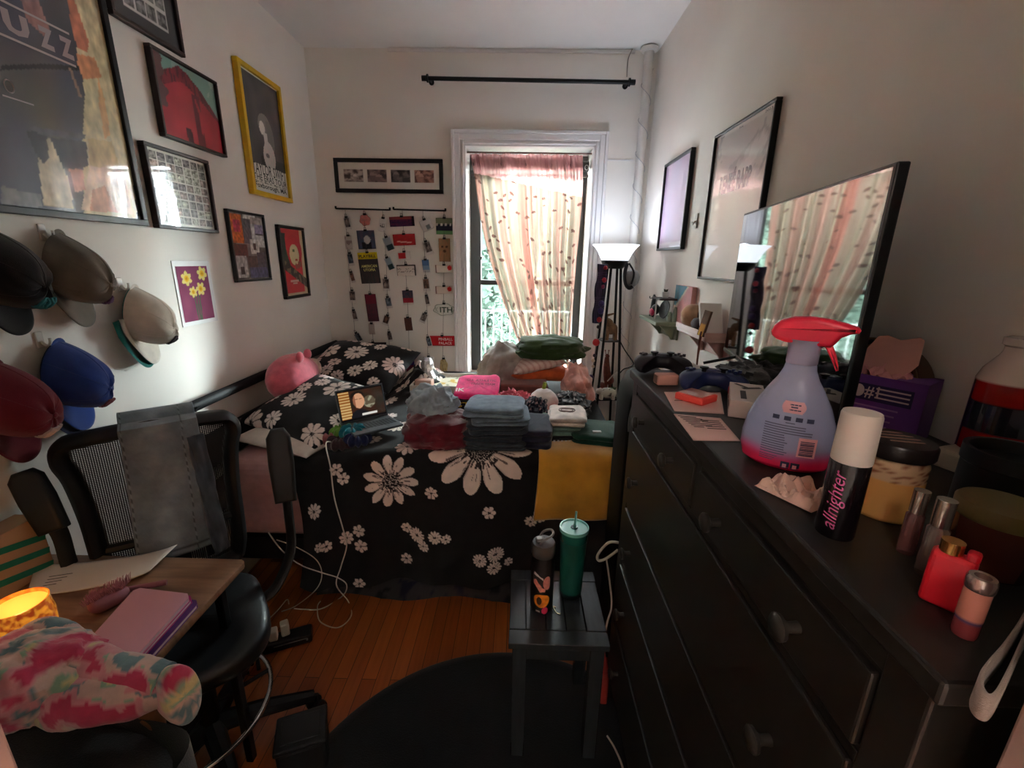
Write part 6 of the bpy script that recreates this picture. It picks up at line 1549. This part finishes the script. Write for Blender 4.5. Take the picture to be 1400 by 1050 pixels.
def cable(label, pts, r=.003, mt=WIRE, n=10):
    m = MB(); m.tube(spline(pts, n), r, 6); return single(m, 'charging_cable', mt, label, 'cable')
def bp(u, v, y): return at(u, v, y=y)
fr = FY-.028
cable('white charging cable running down the front of the daisy comforter', [Vector((bp(458, 600, 1.9).x, 1.90, .80)), bp(446, 609, 1.80)+Z_*.01, bp(452, 640, fr), bp(457, 680, fr-.01), bp(468, 720, fr-.015), bp(474, 745, fr-.01), bp(466, 775, fr-.01), bp(460, 800, fr-.02), at(476, 822, z=.006), at(480, 842, z=.004), at(462, 858, z=.004), at(438, 850, z=.004), at(434, 830, z=.004), at(438, 822, z=.004)], .0028)
cable('white cable drooping from the chair to the loop by the bed', [at(367, 728, y=1.62), at(385, 752, y=1.62), at(410, 772, y=1.65), at(440, 783, y=1.68), at(462, 790, y=fr-.03), at(474, 800, y=fr-.03), at(468, 815, z=.01), at(440, 832, z=.004), at(415, 833, z=.004), at(402, 832, z=.03)], .0028)
cable('second thin white cable curving down to the power strip', [at(378, 738, y=1.63), at(405, 748, y=1.66), at(432, 765, y=1.70), at(440, 785, y=1.70), at(432, 806, y=1.68), at(405, 828, z=.02), at(385, 836, z=.05)], .0022)
cable('white cable leading from the power strip under the desk', [at(395, 826, z=.08), at(392, 820, z=.10), at(378, 836, z=.04), at(352, 860, z=.004), at(342, 862, z=.004)], .0025)
cable('pale cable end lying on the floor between the side table and dresser', [at(830, 1006, z=.016), at(840, 1022, z=.016), at(850, 1045, z=.016), at(854, 1065, z=.016)], .0035)
t = thing('headphone_loop', 'white curved cable loop hanging behind the side table by the dresser', 'cable', at(830, 750, y=1.55))
m = MB(); y_ = 1.44; m.tube(spline([at(846, 742, y=y_), at(832, 742, y=y_), at(818, 757, y=y_), at(818, 766, y=y_), at(828, 764, y=y_), at(845, 752, y=y_)], 6), .005, 8); part(m, 'loop', WIRE, t)
m = MB(); m.tube(spline([at(829, 764, y=y_), at(834, 800, y=y_-.02), at(836, 830, y=y_-.04), at(828, 862, y=y_-.06), at(815, 960, z=.016)], 8), .0035, 6); part(m, 'lead', WIRE, t)
m = MB(); c = at(826, 925, z=.0); m.bx((.335, 1.30, .001), (.362, 1.42, .16), .006); single(m, 'shopping_bag', mat('red_bag', (150, 40, 34), rough=.5), 'slim red bag standing between side table and dresser', 'bag')
# black lidded bin at the bottom edge
t = thing('storage_bin', 'black lidded bin on the floor at the bottom edge', 'bin', (-.70, 1.085, 0))
m = MB(); m.box((-.70, 1.085, .06), (.15, .12, .12), .012, (0, 0, R(22))); part(m, 'body', mat('matte_black_bin', (20, 19, 20), rough=.6), t)
m = MB(); m.box((-.70, 1.085, .127), (.158, .128, .018), .006, (0, 0, R(22))); m.box((-.70, 1.085, .137), (.12, .09, .006), .003, (0, 0, R(22))); part(m, 'lid', mat('satin_black', (26, 25, 26), rough=.35), t)

# ================================================================== office chair
CH = Vector((-1.009, 1.096, 0)); CA = R(40)
MESHM = bpy.data.materials.new('chair_mesh'); MESHM.use_nodes = True; nt = MESHM.node_tree; n = nt.nodes; b_ = n['Principled BSDF']; b_.inputs['Base Color'].default_value = rgb(22, 21, 22); b_.inputs['Roughness'].default_value = .7
tc = n.new('ShaderNodeTexCoord'); wv = []
for dr in ('X', 'Z'):
    w_ = n.new('ShaderNodeTexWave'); w_.bands_direction = dr; w_.inputs['Scale'].default_value = 55; nt.links.new(tc.outputs['Object'], w_.inputs['Vector']); wv.append(w_)
mn = n.new('ShaderNodeMath'); mn.operation = 'MULTIPLY'; nt.links.new(wv[0].outputs['Fac'], mn.inputs[0]); nt.links.new(wv[1].outputs['Fac'], mn.inputs[1])
gt = n.new('ShaderNodeMath'); gt.operation = 'LESS_THAN'; gt.inputs[1].default_value = .42; nt.links.new(mn.outputs[0], gt.inputs[0]); nt.links.new(gt.outputs[0], b_.inputs['Alpha'])
t = thing('office_chair', 'black mesh-back drafting chair with armrests and chrome foot ring at the desk', 'office chair', CH, CA)
CHB = mat('chair_black', (18, 17, 18), rough=.5)
# local: x right, y towards the back, z up ; back plane at y .25
def bk(x, z): return Vector((x, .235+.05*sstep(.6, 1.1, z)-.04*(1-(x/.26)**2)+.02, z))
ow = [(-.13, .58), (-.175, .62), (-.185, .72), (-.19, .85), (-.205, .98), (-.222, 1.04), (-.212, 1.083), (-.17, 1.10), (0, 1.112), (.17, 1.10), (.212, 1.083), (.222, 1.04), (.205, .98), (.19, .85), (.185, .72), (.175, .62), (.13, .58)]
m = MB(); m.tube([bk(x, z) for x, z in spline([Vector((x, z, 0)) for x, z in ow], 4, True) for x, z in [(x, z)]] if False else [bk(p.x, p.y) for p in spline([Vector((x, z, 0)) for x, z in ow], 4, True)], .046, 10, closed=True, flat=.5)
m.tube([bk(-.18+.36*k/10, .74) for k in range(11)], .02, 8, flat=.7); part(m, 'back_frame', CHB, t, local=True)
m = MB(); m.grid(lambda u, v: bk((-1+2*u)*(.175+.03*sstep(.6, .98, .59+.50*v)), .59+.505*v)+Vector((0, -.002, 0)), 24, 24); part(m, 'back_mesh', MESHM, t, local=True, keepn=True)
m = MB(); m.tube([(0, .28, .60), (0, .27, .50), (0, .18, .455), (0, .0, .45)], .03, 10, flat=.6); m.box((0, .285, .72), (.07, .02, .3), .01); part(m, 'back_bracket', CHB, t, local=True)
m = MB()
m.grid(lambda u, v: Vector((.208*math.copysign(abs(math.cos(2*PI*u))**.6, math.cos(2*PI*u))*(1-(abs(2*v-1))**5)**.5, .225*math.copysign(abs(math.sin(2*PI*u))**.6, math.sin(2*PI*u))*(1-(abs(2*v-1))**5)**.5-.01, .46+.10*v+.012*math.cos(4*PI*u))), 40, 14, cu=True); part(m, 'seat', mat('seat_vinyl', (22, 22, 24), rough=.4), t, local=True)
for s_ in (-1, 1):
    ax, ay = (.33, .10) if s_ > 0 else (-.25, .215)
    m = MB(); m.tube(spline([(s_*.17, .05, .475), (s_*.25, .06, .50), (ax-s_*.01, ay, .60), (ax, ay, .74), (ax, ay, .84), (ax-(.01 if s_ < 0 else 0), ay, .90)], 5), .024, 8, flat=.55); asu = part(m, 'arm_support', CHB, t, local=True)
    pl_ = 1 if s_ > 0 else .72
    m = MB(); m.prism([(a_, b_*pl_) for a_, b_ in [(-.034, -.02), (.034, -.02), (.04, .12), (.037, .215), (.02, .245), (-.02, .245), (-.037, .215), (-.04, .12)]], .042, Matrix.Translation((ax, ay, .83 if s_ > 0 else .88)) @ Matrix.Rotation(R(0 if s_ > 0 else -16), 4, 'Y') @ rot_z(R(-15)) @ Matrix.Rotation(R(84 if s_ > 0 else 74), 4, 'X'), .014, 3); part(m, 'arm_pad', mat('arm_pad_rubber', (24, 24, 25), rough=.55), asu, local=True)
m = MB(); m.cyl((0, 0, .1), (0, 0, .30), .03, seg=18); m.cyl((0, 0, .28), (0, 0, .46), .018, seg=16); m.box((0, .02, .452), (.16, .18, .03), .008); part(m, 'gas_lift', CHB, t, local=True)
m = MB(); m.tube([Vector((-.06+.25*math.cos(k*PI/24), .03+.25*math.sin(k*PI/24), .20)) for k in range(48)], .008, 10, closed=True); fr_ = part(m, 'foot_ring', CHROME, t, local=True, label='chrome foot ring')
m = MB()
for k in range(3): a = k*2*PI/3; m.cyl((0, 0, .2), (-.06+.25*math.cos(a), .03+.25*math.sin(a), .2), .007, seg=8)
part(m, 'ring_spokes', CHB, fr_, local=True)
for k in range(5):
    a = R(-39)+R(28)+k*2*PI/5
    m = MB(); m.tube([(0, 0, .125), (.15*math.cos(a), .15*math.sin(a), .11), (.31*math.cos(a), .31*math.sin(a), .075)], .025, 8, radii=[.034, .028, .02]); bl = part(m, 'base_leg', CHB, t, local=True)
    m = MB(); x, y = .315*math.cos(a), .315*math.sin(a); b2 = a+PI/2+.4
    for s_ in (-.014, .014): m.cyl((x+s_*math.cos(b2)-.0, y+s_*math.sin(b2), .028), (x+s_*1.9*math.cos(b2), y+s_*1.9*math.sin(b2), .028), .028, seg=16)
    m.cyl((x, y, .03), (x, y, .075), .008, seg=8); part(m, 'caster', BLACKP, bl, local=True)
# jeans over the back, in chair space
CM = Matrix.Translation(CH) @ rot_z(CA)
def jn(u, w):
    s_ = -.26+.82*w; x = -.085+.185*u+.012*math.sin(w*4)
    x += (.025*(u-.2))*w
    zt = 1.155; yb = .30
    if s_ < 0: p = Vector((x, yb+.04+.004*nz(x*9, s_*9, 1), zt-.03+s_))
    elif s_ < .12: a = s_/.12*PI; p = Vector((x, yb+.002+.038*math.cos(a), zt-.03+.03*math.sin(a)))
    else:
        d = s_-.12; z = zt-.03-d; p = Vector((x, bk(min(.2, abs(x)), z).y-.042+.008*nz(x*11, z*5, 3)-.014*abs(nz(x*5+2, z*2.2, 1)), z))
    return p
def jc(u, w):
    s_ = -.26+.82*w; c = (116, 128, 138)
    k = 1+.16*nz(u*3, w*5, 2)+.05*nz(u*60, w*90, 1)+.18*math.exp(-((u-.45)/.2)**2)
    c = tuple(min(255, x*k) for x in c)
    if abs(u-.03) < .008 or (abs(u-.80+.05*w) < .008): c = tuple(x*.6 for x in c) if math.sin(w*180) > 0 else tuple(x*1.15 for x in c)
    if w > .965 and abs(w-.972) < .004: c = tuple(x*.6 for x in c)
    return c
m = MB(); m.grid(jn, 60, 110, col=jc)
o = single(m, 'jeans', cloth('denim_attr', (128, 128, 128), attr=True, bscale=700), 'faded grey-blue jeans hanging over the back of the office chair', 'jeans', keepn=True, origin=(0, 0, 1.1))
o.data.transform(Matrix.Translation((0, 0, 0))); o.location = CM @ Vector((0, 0, 1.1)); o.rotation_euler = (0, 0, CA)
so = o.modifiers.new('thick', 'SOLIDIFY'); so.thickness = .009; so.offset = 0
m = MB()
def jl(u, w):
    z = 1.07-.42*w; x = .085+.045*u+.015*w; return Vector((x, bk(min(.2, abs(x)), z).y-.062+.01*nz(u*3, w*6, 4)+.01*u, z))
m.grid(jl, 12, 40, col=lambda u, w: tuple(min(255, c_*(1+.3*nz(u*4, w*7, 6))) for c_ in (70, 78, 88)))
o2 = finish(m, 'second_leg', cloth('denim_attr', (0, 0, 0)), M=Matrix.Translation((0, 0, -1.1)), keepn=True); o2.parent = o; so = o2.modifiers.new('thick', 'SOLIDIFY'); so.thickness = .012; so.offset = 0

# ================================================================== desk
DKX0, DKX1, DKY0, DKY1 = XL+.005, -.829, .70, 1.147
WD = bpy.data.materials.new('walnut_laminate'); WD.use_nodes = True; nt = WD.node_tree; n = nt.nodes; b_ = n['Principled BSDF']; b_.inputs['Roughness'].default_value = .45
tc = n.new('ShaderNodeTexCoord'); mp = n.new('ShaderNodeMapping'); mp.inputs['Scale'].default_value = (3, 26, 3); ns = n.new('ShaderNodeTexNoise'); ns.inputs['Scale'].default_value = 1.6; ns.inputs['Detail'].default_value = 6; cr_ = n.new('ShaderNodeValToRGB')
cr_.color_ramp.elements[0].position = .3; cr_.color_ramp.elements[0].color = rgb(104, 72, 52); cr_.color_ramp.elements[1].position = .7; cr_.color_ramp.elements[1].color = rgb(150, 112, 84)
nt.links.new(tc.outputs['Object'], mp.inputs[0]); nt.links.new(mp.outputs[0], ns.inputs['Vector']); nt.links.new(ns.outputs['Fac'], cr_.inputs[0]); nt.links.new(cr_.outputs[0], b_.inputs['Base Color'])
t = thing('desk', 'small brown wood-topped desk against the left wall', 'desk', ((DKX0+DKX1)/2, (DKY0+DKY1)/2, 0))
r_ = .022
poly = [(DKX0, DKY0), (DKX1-r_, DKY0)]+[(DKX1-r_+r_*math.sin(a), DKY0+r_-r_*math.cos(a)) for a in [k*PI/10 for k in range(1, 6)]]+[(DKX1-r_+r_*math.cos(a), DKY1-r_+r_*math.sin(a)) for a in [k*PI/10 for k in range(6)]]+[(DKX0, DKY1)]
m = MB(); m.prism(poly, .022, Matrix.Translation((0, 0, DESK-.022)), .004); part(m, 'top', WD, t)
for x in (DKX0+.03, DKX1-.05):
    for y in (DKY0+.03, DKY1-.07):
        m = MB(); m.bx((x-.012, y-.012, 0), (x+.012, y+.012, DESK-.022), .003); part(m, 'leg', BLACKM, t)
m = MB(); m.bx((DKX0+.03, DKY0+.022, DESK-.06), (DKX1-.05, DKY0+.042, DESK-.024)); m.bx((DKX0+.03, DKY1-.08, DESK-.06), (DKX1-.05, DKY1-.06, DESK-.024)); m.bx((DKX0+.02, DKY0+.03, DESK-.06), (DKX0+.04, DKY1-.07, DESK-.024)); m.bx((DKX1-.06, DKY0+.03, DESK-.06), (DKX1-.04, DKY1-.07, DESK-.024)); part(m, 'frame', BLACKM, t)
# things on the desk
sheet('white letter with a fold lying at the back of the desk', [(40, 820), (206, 789), (244, 752), (52, 778)], DESK+.001, [(.05, .28-.03*k, .55-.1*k) for k in range(4)], mat('letter_white', (214, 206, 198), rough=.8), curl=.02, name='letter')
def tubeobj(name, label, cat, pts, r, mt, radii=None):
    m = MB(); m.tube(spline(pts, 6), r, 12, radii=radii, flat=.7); return single(m, name, mt, label, cat)
a = at(120, 832, z=DESK+.02); b = at(176, 806, z=DESK+.02); d = at(228, 796, z=DESK+.016)
t = thing('hair_brush', 'dusty pink hair brush lying on the desk beside the letter', 'hair brush', a)
m = MB(); n_ = 12; m.tube(spline([a, a.lerp(b, .5), b], 6), .02, 14, radii=[.012, .02, .026, .029, .030, .030, .030, .030, .029, .026, .021, .016, .011], flat=.75); m.tube(spline([b, d], 8), .008, 10); part(m, 'body', mat('rose_brush', (150, 90, 100), rough=.5), t)
m = MB(); q = random.Random(6)
for k in range(260):
    s_ = q.random(); p = a.lerp(b, s_); w_ = q.uniform(-1, 1); m.cyl(p+Vector((-.004*w_, .016*w_, .016)), p+Vector((-.008*w_, .026*w_, .038)), .0009, .0006, seg=4)
part(m, 'bristles', mat('rose_bristle', (190, 130, 140), rough=.6), t)['kind'] = 'stuff'
def book(label, px, z, h, mt, pg, name='notebook', r=.012):
    P = [at(u, v, z=z) for u, v in px]; t = thing(name, label, 'notebook', sum(P, Vector())/4-Z_*h)
    cxy = sum(P, Vector())/4
    def poly(k):
        out = []
        for i, p in enumerate(P):
            a, b = (P[i-1]-p).normalized(), (P[(i+1) % 4]-p).normalized(); pp = cxy+(p-cxy)*k
            for s_ in (0, .5, 1): q = pp+a*r*(1-s_)+b*r*s_+(a+b)*(-.0 if s_ != .5 else -.2*r*0); out.append((q.x, q.y))
        return out
    m = MB(); m.prism(poly(1), .0018, Matrix.Translation((0, 0, z-.0018)), 0); m.prism(poly(1), .0018, Matrix.Translation((0, 0, z-h)), 0); part(m, 'cover', mt, t)
    m = MB(); m.prism(poly(.975), h-.004, Matrix.Translation((0, 0, z-h+.0019)), 0); part(m, 'pages', pg, t)
NBP = mat('pages', (196, 170, 176), rough=.8)
px = [(96, 902), (170, 915), (262, 812), (186, 803)]
book('purple notebook at the bottom of the pile of three on the desk', [(u+12, v+9) for u, v in px], DESK+.0125, .012, mat('cover_purple', (92, 44, 110), rough=.5), NBP)
book('magenta notebook in the middle of the pile of three on the desk', [(u+4, v+3) for u, v in px], DESK+.0245, .011, mat('cover_magenta', (170, 40, 110), rough=.5), NBP)
book('large pale pink notebook on top of the pile of three', px, DESK+.038, .012, mat('cover_pink', (206, 150, 160), rough=.55, bump=.1, bscale=500), NBP)
# lit candle in an amber glass
c = Vector((-1.19, .85, DESK)); t = thing('lit_candle', 'glowing amber glass candle at the left edge of the desk', 'candle', c)
AMB = bpy.data.materials.new('amber_glass_glow'); AMB.use_nodes = True; nt = AMB.node_tree; n = nt.nodes; b_ = n['Principled BSDF']; b_.inputs['Base Color'].default_value = rgb(206, 110, 40); b_.inputs['Roughness'].default_value = .2; b_.inputs['Coat Weight'].default_value = .5
tc = n.new('ShaderNodeTexCoord'); ns = n.new('ShaderNodeTexNoise'); ns.inputs['Scale'].default_value = 80; ns.inputs['Detail'].default_value = 4; nt.links.new(tc.outputs['Object'], ns.inputs['Vector'])
cr_ = n.new('ShaderNodeValToRGB'); cr_.color_ramp.elements[0].position = .42; cr_.color_ramp.elements[0].color = rgb(150, 50, 24); cr_.color_ramp.elements[1].position = .6; cr_.color_ramp.elements[1].color = rgb(255, 170, 50); nt.links.new(ns.outputs['Fac'], cr_.inputs[0]); nt.links.new(cr_.outputs[0], b_.inputs['Emission Color']); b_.inputs['Emission Strength'].default_value = .10
m = MB(); m.lathe([(0, .0), (.052, .0), (.056, .004), (.057, .045), (.053, .085), (.054, .092), (.051, .092), (.050, .085), (.051, .07)], c, 40); part(m, 'glass', AMB, t)
WAX = bpy.data.materials.new('glowing_wax'); WAX.use_nodes = True; b_ = WAX.node_tree.nodes['Principled BSDF']; b_.inputs['Base Color'].default_value = rgb(255, 190, 110); b_.inputs['Emission Color'].default_value = rgb(255, 176, 60); b_.inputs['Emission Strength'].default_value = .16
m = MB(); m.lathe([(.0505, .074), (.0505, .082), (0, .081)], c, 36); part(m, 'wax', WAX, t)
# cardboard box with green stripes
t = thing('cardboard_box', 'cardboard box with green stripes at the left edge behind the candle', 'box', (-1.40, 1.02, DESK), R(0))
m = MB(); m.bx((-1.444, .93, DESK+.001), (-1.372, 1.09, DESK+.175), .002); part(m, 'carton', mat('kraft', (172, 140, 112), rough=.75), t)
m = MB()
for k in range(3):
    z = DESK+.035+.045*k; 
    m.box((-1.3715, 1.01, z), (.0012, .161, .018), 0, (R(-14), 0, 0)); 
for k in range(3): m.box((-1.408, .929, DESK+.03+.045*k), (.07, .0012, .018), 0, (0, R(0), 0))
part(m, 'stripes', mat('green_stripe', (24, 122, 104), rough=.7), t, label='green stripes')
# tie-dye plush lying over the front edge of the desk on a black bag
def td(u, w, s0=0):
    a = nz(u*9+s0, w*9, 1)+.25*nz(u*25, w*25, 3); b = nz(u*9+9, w*9+s0, 4)+.25*nz(u*25, w*25, 8)
    if a > .22: return (190, 56, 92)
    if a > .04: return (206, 140, 146)
    if b > .2: return (104, 134, 142)
    if b < -.28: return (206, 196, 140)
    if b < -.12: return (140, 176, 150)
    return (206, 174, 164)
TD = cloth('tie_dye_fleece', (128, 128, 128), attr=True, sheen=.5, bscale=140)
t = thing('plush_toy', 'tie-dye plush animal lying over the desk edge with one sole facing right', 'plush toy', (-.95, .69, DESK-.03))
def limb(pts, rad, s0, seg=48):
    P = spline(pts, 26); m = MB(); n_ = len(P)
    rr = [rad[min(len(rad)-2, int(i/(n_-1)*(len(rad)-1)))]+(rad[min(len(rad)-1, int(i/(n_-1)*(len(rad)-1))+1)]-rad[min(len(rad)-2, int(i/(n_-1)*(len(rad)-1)))])*((i/(n_-1)*(len(rad)-1)) % 1 if i < n_-1 else 1) for i in range(n_)]
    st = len(m.bm.verts); m.tube(P, .05, seg, radii=rr)
    m.bm.verts.ensure_lookup_table()
    for i, v in enumerate(m.bm.verts):
        cc = P[min(n_-1, i//seg)]; d = v.co-cc; v.co = cc+d*(1+.14*nz(v.co.x*16, v.co.y*16, v.co.z*16)+.06*nz(v.co.x*45, v.co.y*45, v.co.z*45))
        c_ = td(v.co.x*1.6, v.co.y*1.6+v.co.z*1.2, s0); v[m.col] = (*[lin(x) for x in c_], 1)
    m.usecol = True; return m
pl = lambda u, v, z: at(u, v, z=z)
m = MB(); cb = pl(35, 925, .79); m.ball(cb, (.15, .105, .075), 90, fn=lambda d: 1+.12*nz(d.x*3, d.y*3, d.z*3)+.06*nz(d.x*9, d.y*9, d.z*9))
for v in m.bm.verts: v[m.col] = (*[lin(x) for x in td(v.co.x*1.6, v.co.y*1.6+v.co.z*1.2, 3)], 1)
m.usecol = True; part(m, 'body', TD, t)
part(limb([pl(30, 885, .80), pl(60, 868, .81), pl(95, 876, .80), pl(118, 893, .78)], [.03, .036, .034, .028, .012], 5), 'arm', TD, t)
part(limb([pl(60, 905, .79), pl(120, 915, .79), pl(170, 925, .785), pl(226, 932, .78)], [.05, .052, .046, .042, .036], 7), 'leg', TD, t)
part(limb([pl(60, 950, .77), pl(110, 958, .77), pl(165, 955, .765), pl(230, 942, .765)], [.045, .05, .046, .042, .03], 11), 'leg', TD, t)
ft = pl(248, 950, .755)
m = MB(); fd = Vector((.93, -.30, .15)).normalized(); fm = Matrix.Translation(ft) @ fd.to_track_quat('Z', 'Y').to_matrix().to_4x4()
m.lathe([(0, -.055), (.03, -.05), (.045, -.03), (.05, -.01), (.05, .004), (.045, .010), (.034, .0122), (.02, .0128), (.008, .013), (0, .013)], seg=36, sx=1.35, sy=.72, mtx=fm @ rot_z(PI/2+.0))
for v in m.bm.verts:
    v[m.col] = (*[lin(x) for x in ((196, 190, 186) if False else td(v.co.x*2.2, v.co.z*3, 2))], 1)
m.usecol = True; part(m, 'foot', TD, t)
t2 = thing('tote_bag', 'black bag under the tie-dye plush in front of the desk', 'bag', (-.88, .575, 0))
m = MB(); m.grid(lambda u, v: Vector((-.88+.26*math.copysign(abs(math.cos(2*PI*u))**.5, math.cos(2*PI*u))*(1-.06*v), .575+.11*math.copysign(abs(math.sin(2*PI*u))**.5, math.sin(2*PI*u)), .001+.70*v+.012*nz(u*9, v*3, 1)*v)), 44, 14, cu=True)
m.grid(lambda u, v: Vector((-.88+.24*v*math.cos(2*PI*u), .575+.10*v*math.sin(2*PI*u), .69)), 30, 4, cu=True); part(m, 'body', cloth('black_canvas', (20, 18, 19)), t2)
tubeobj('wooden_brush', 'brown wooden brush handle sticking out below the plush foot', 'brush', [pl(205, 968, .70), pl(214, 985, .68), pl(222, 1005, .64)], .02, mat('oiled_wood', (132, 78, 42), rough=.5, var=.25), radii=[.02, .022, .023, .023, .022, .02, .018, .016, .014, .012, .011, .01, .009])
# ================================================================== light and camera
W = bpy.data.worlds.new('overcast_sky'); S.world = W; W.use_nodes = True
bg = W.node_tree.nodes['Background']; bg.inputs[0].default_value = (.86, .94, 1.0, 1); bg.inputs[1].default_value = 58.0
def light(name, kind, loc, energy, color, **k):
    l = bpy.data.lights.new(name, kind); l.energy = energy; l.color = color
    for a, b in k.items(): setattr(l, a, b)
    o = bpy.data.objects.new(name, l); o.location = loc; COL.objects.link(o); return o
po = light('window_portal', 'AREA', ((WX0+WX1)/2, D+WT+.03, (WZ0+WZ1)/2), 1, (1, 1, 1), shape='RECTANGLE', size=WX1-WX0, size_y=WZ1-WZ0)
po.data.cycles.is_portal = True; po.rotation_euler = (R(-90), 0, 0)
light('lamp_bulb', 'POINT', (lx, ly, 1.72), .85, (.72, .84, 1), shadow_soft_size=.04)
light('candle_flame_light', 'POINT', (-1.19, .85, DESK+.14), .05, (1, .5, .16), shadow_soft_size=.02)
light('hall_fill_light', 'POINT', (.0, -.55, 2.3), 2.2, (1, .84, .77), shadow_soft_size=.12)  # added warm fill in the hall, out of view behind the camera
cam = bpy.data.cameras.new('camera'); co = bpy.data.objects.new('camera', cam); COL.objects.link(co)
cam.sensor_fit = 'HORIZONTAL'; cam.sensor_width = 36; cam.lens = F_PX/1400*36; cam.clip_start = .02
co.matrix_world = Matrix(((_r.x, _u.x, -_f.x, 0), (_r.y, _u.y, -_f.y, 0), (_r.z, _u.z, -_f.z, H), (0, 0, 0, 1)))
S.camera = co
S.view_settings.view_transform = 'Standard'; S.view_settings.look = 'None'; S.view_settings.gamma = 1; S.view_settings.use_curve_mapping = False
S.view_settings.exposure = 2.42
S.cycles.max_bounces = 10; S.cycles.diffuse_bounces = 8; S.cycles.transparent_max_bounces = 24; S.cycles.use_denoising = True
S.cycles.sample_clamp_indirect = 6
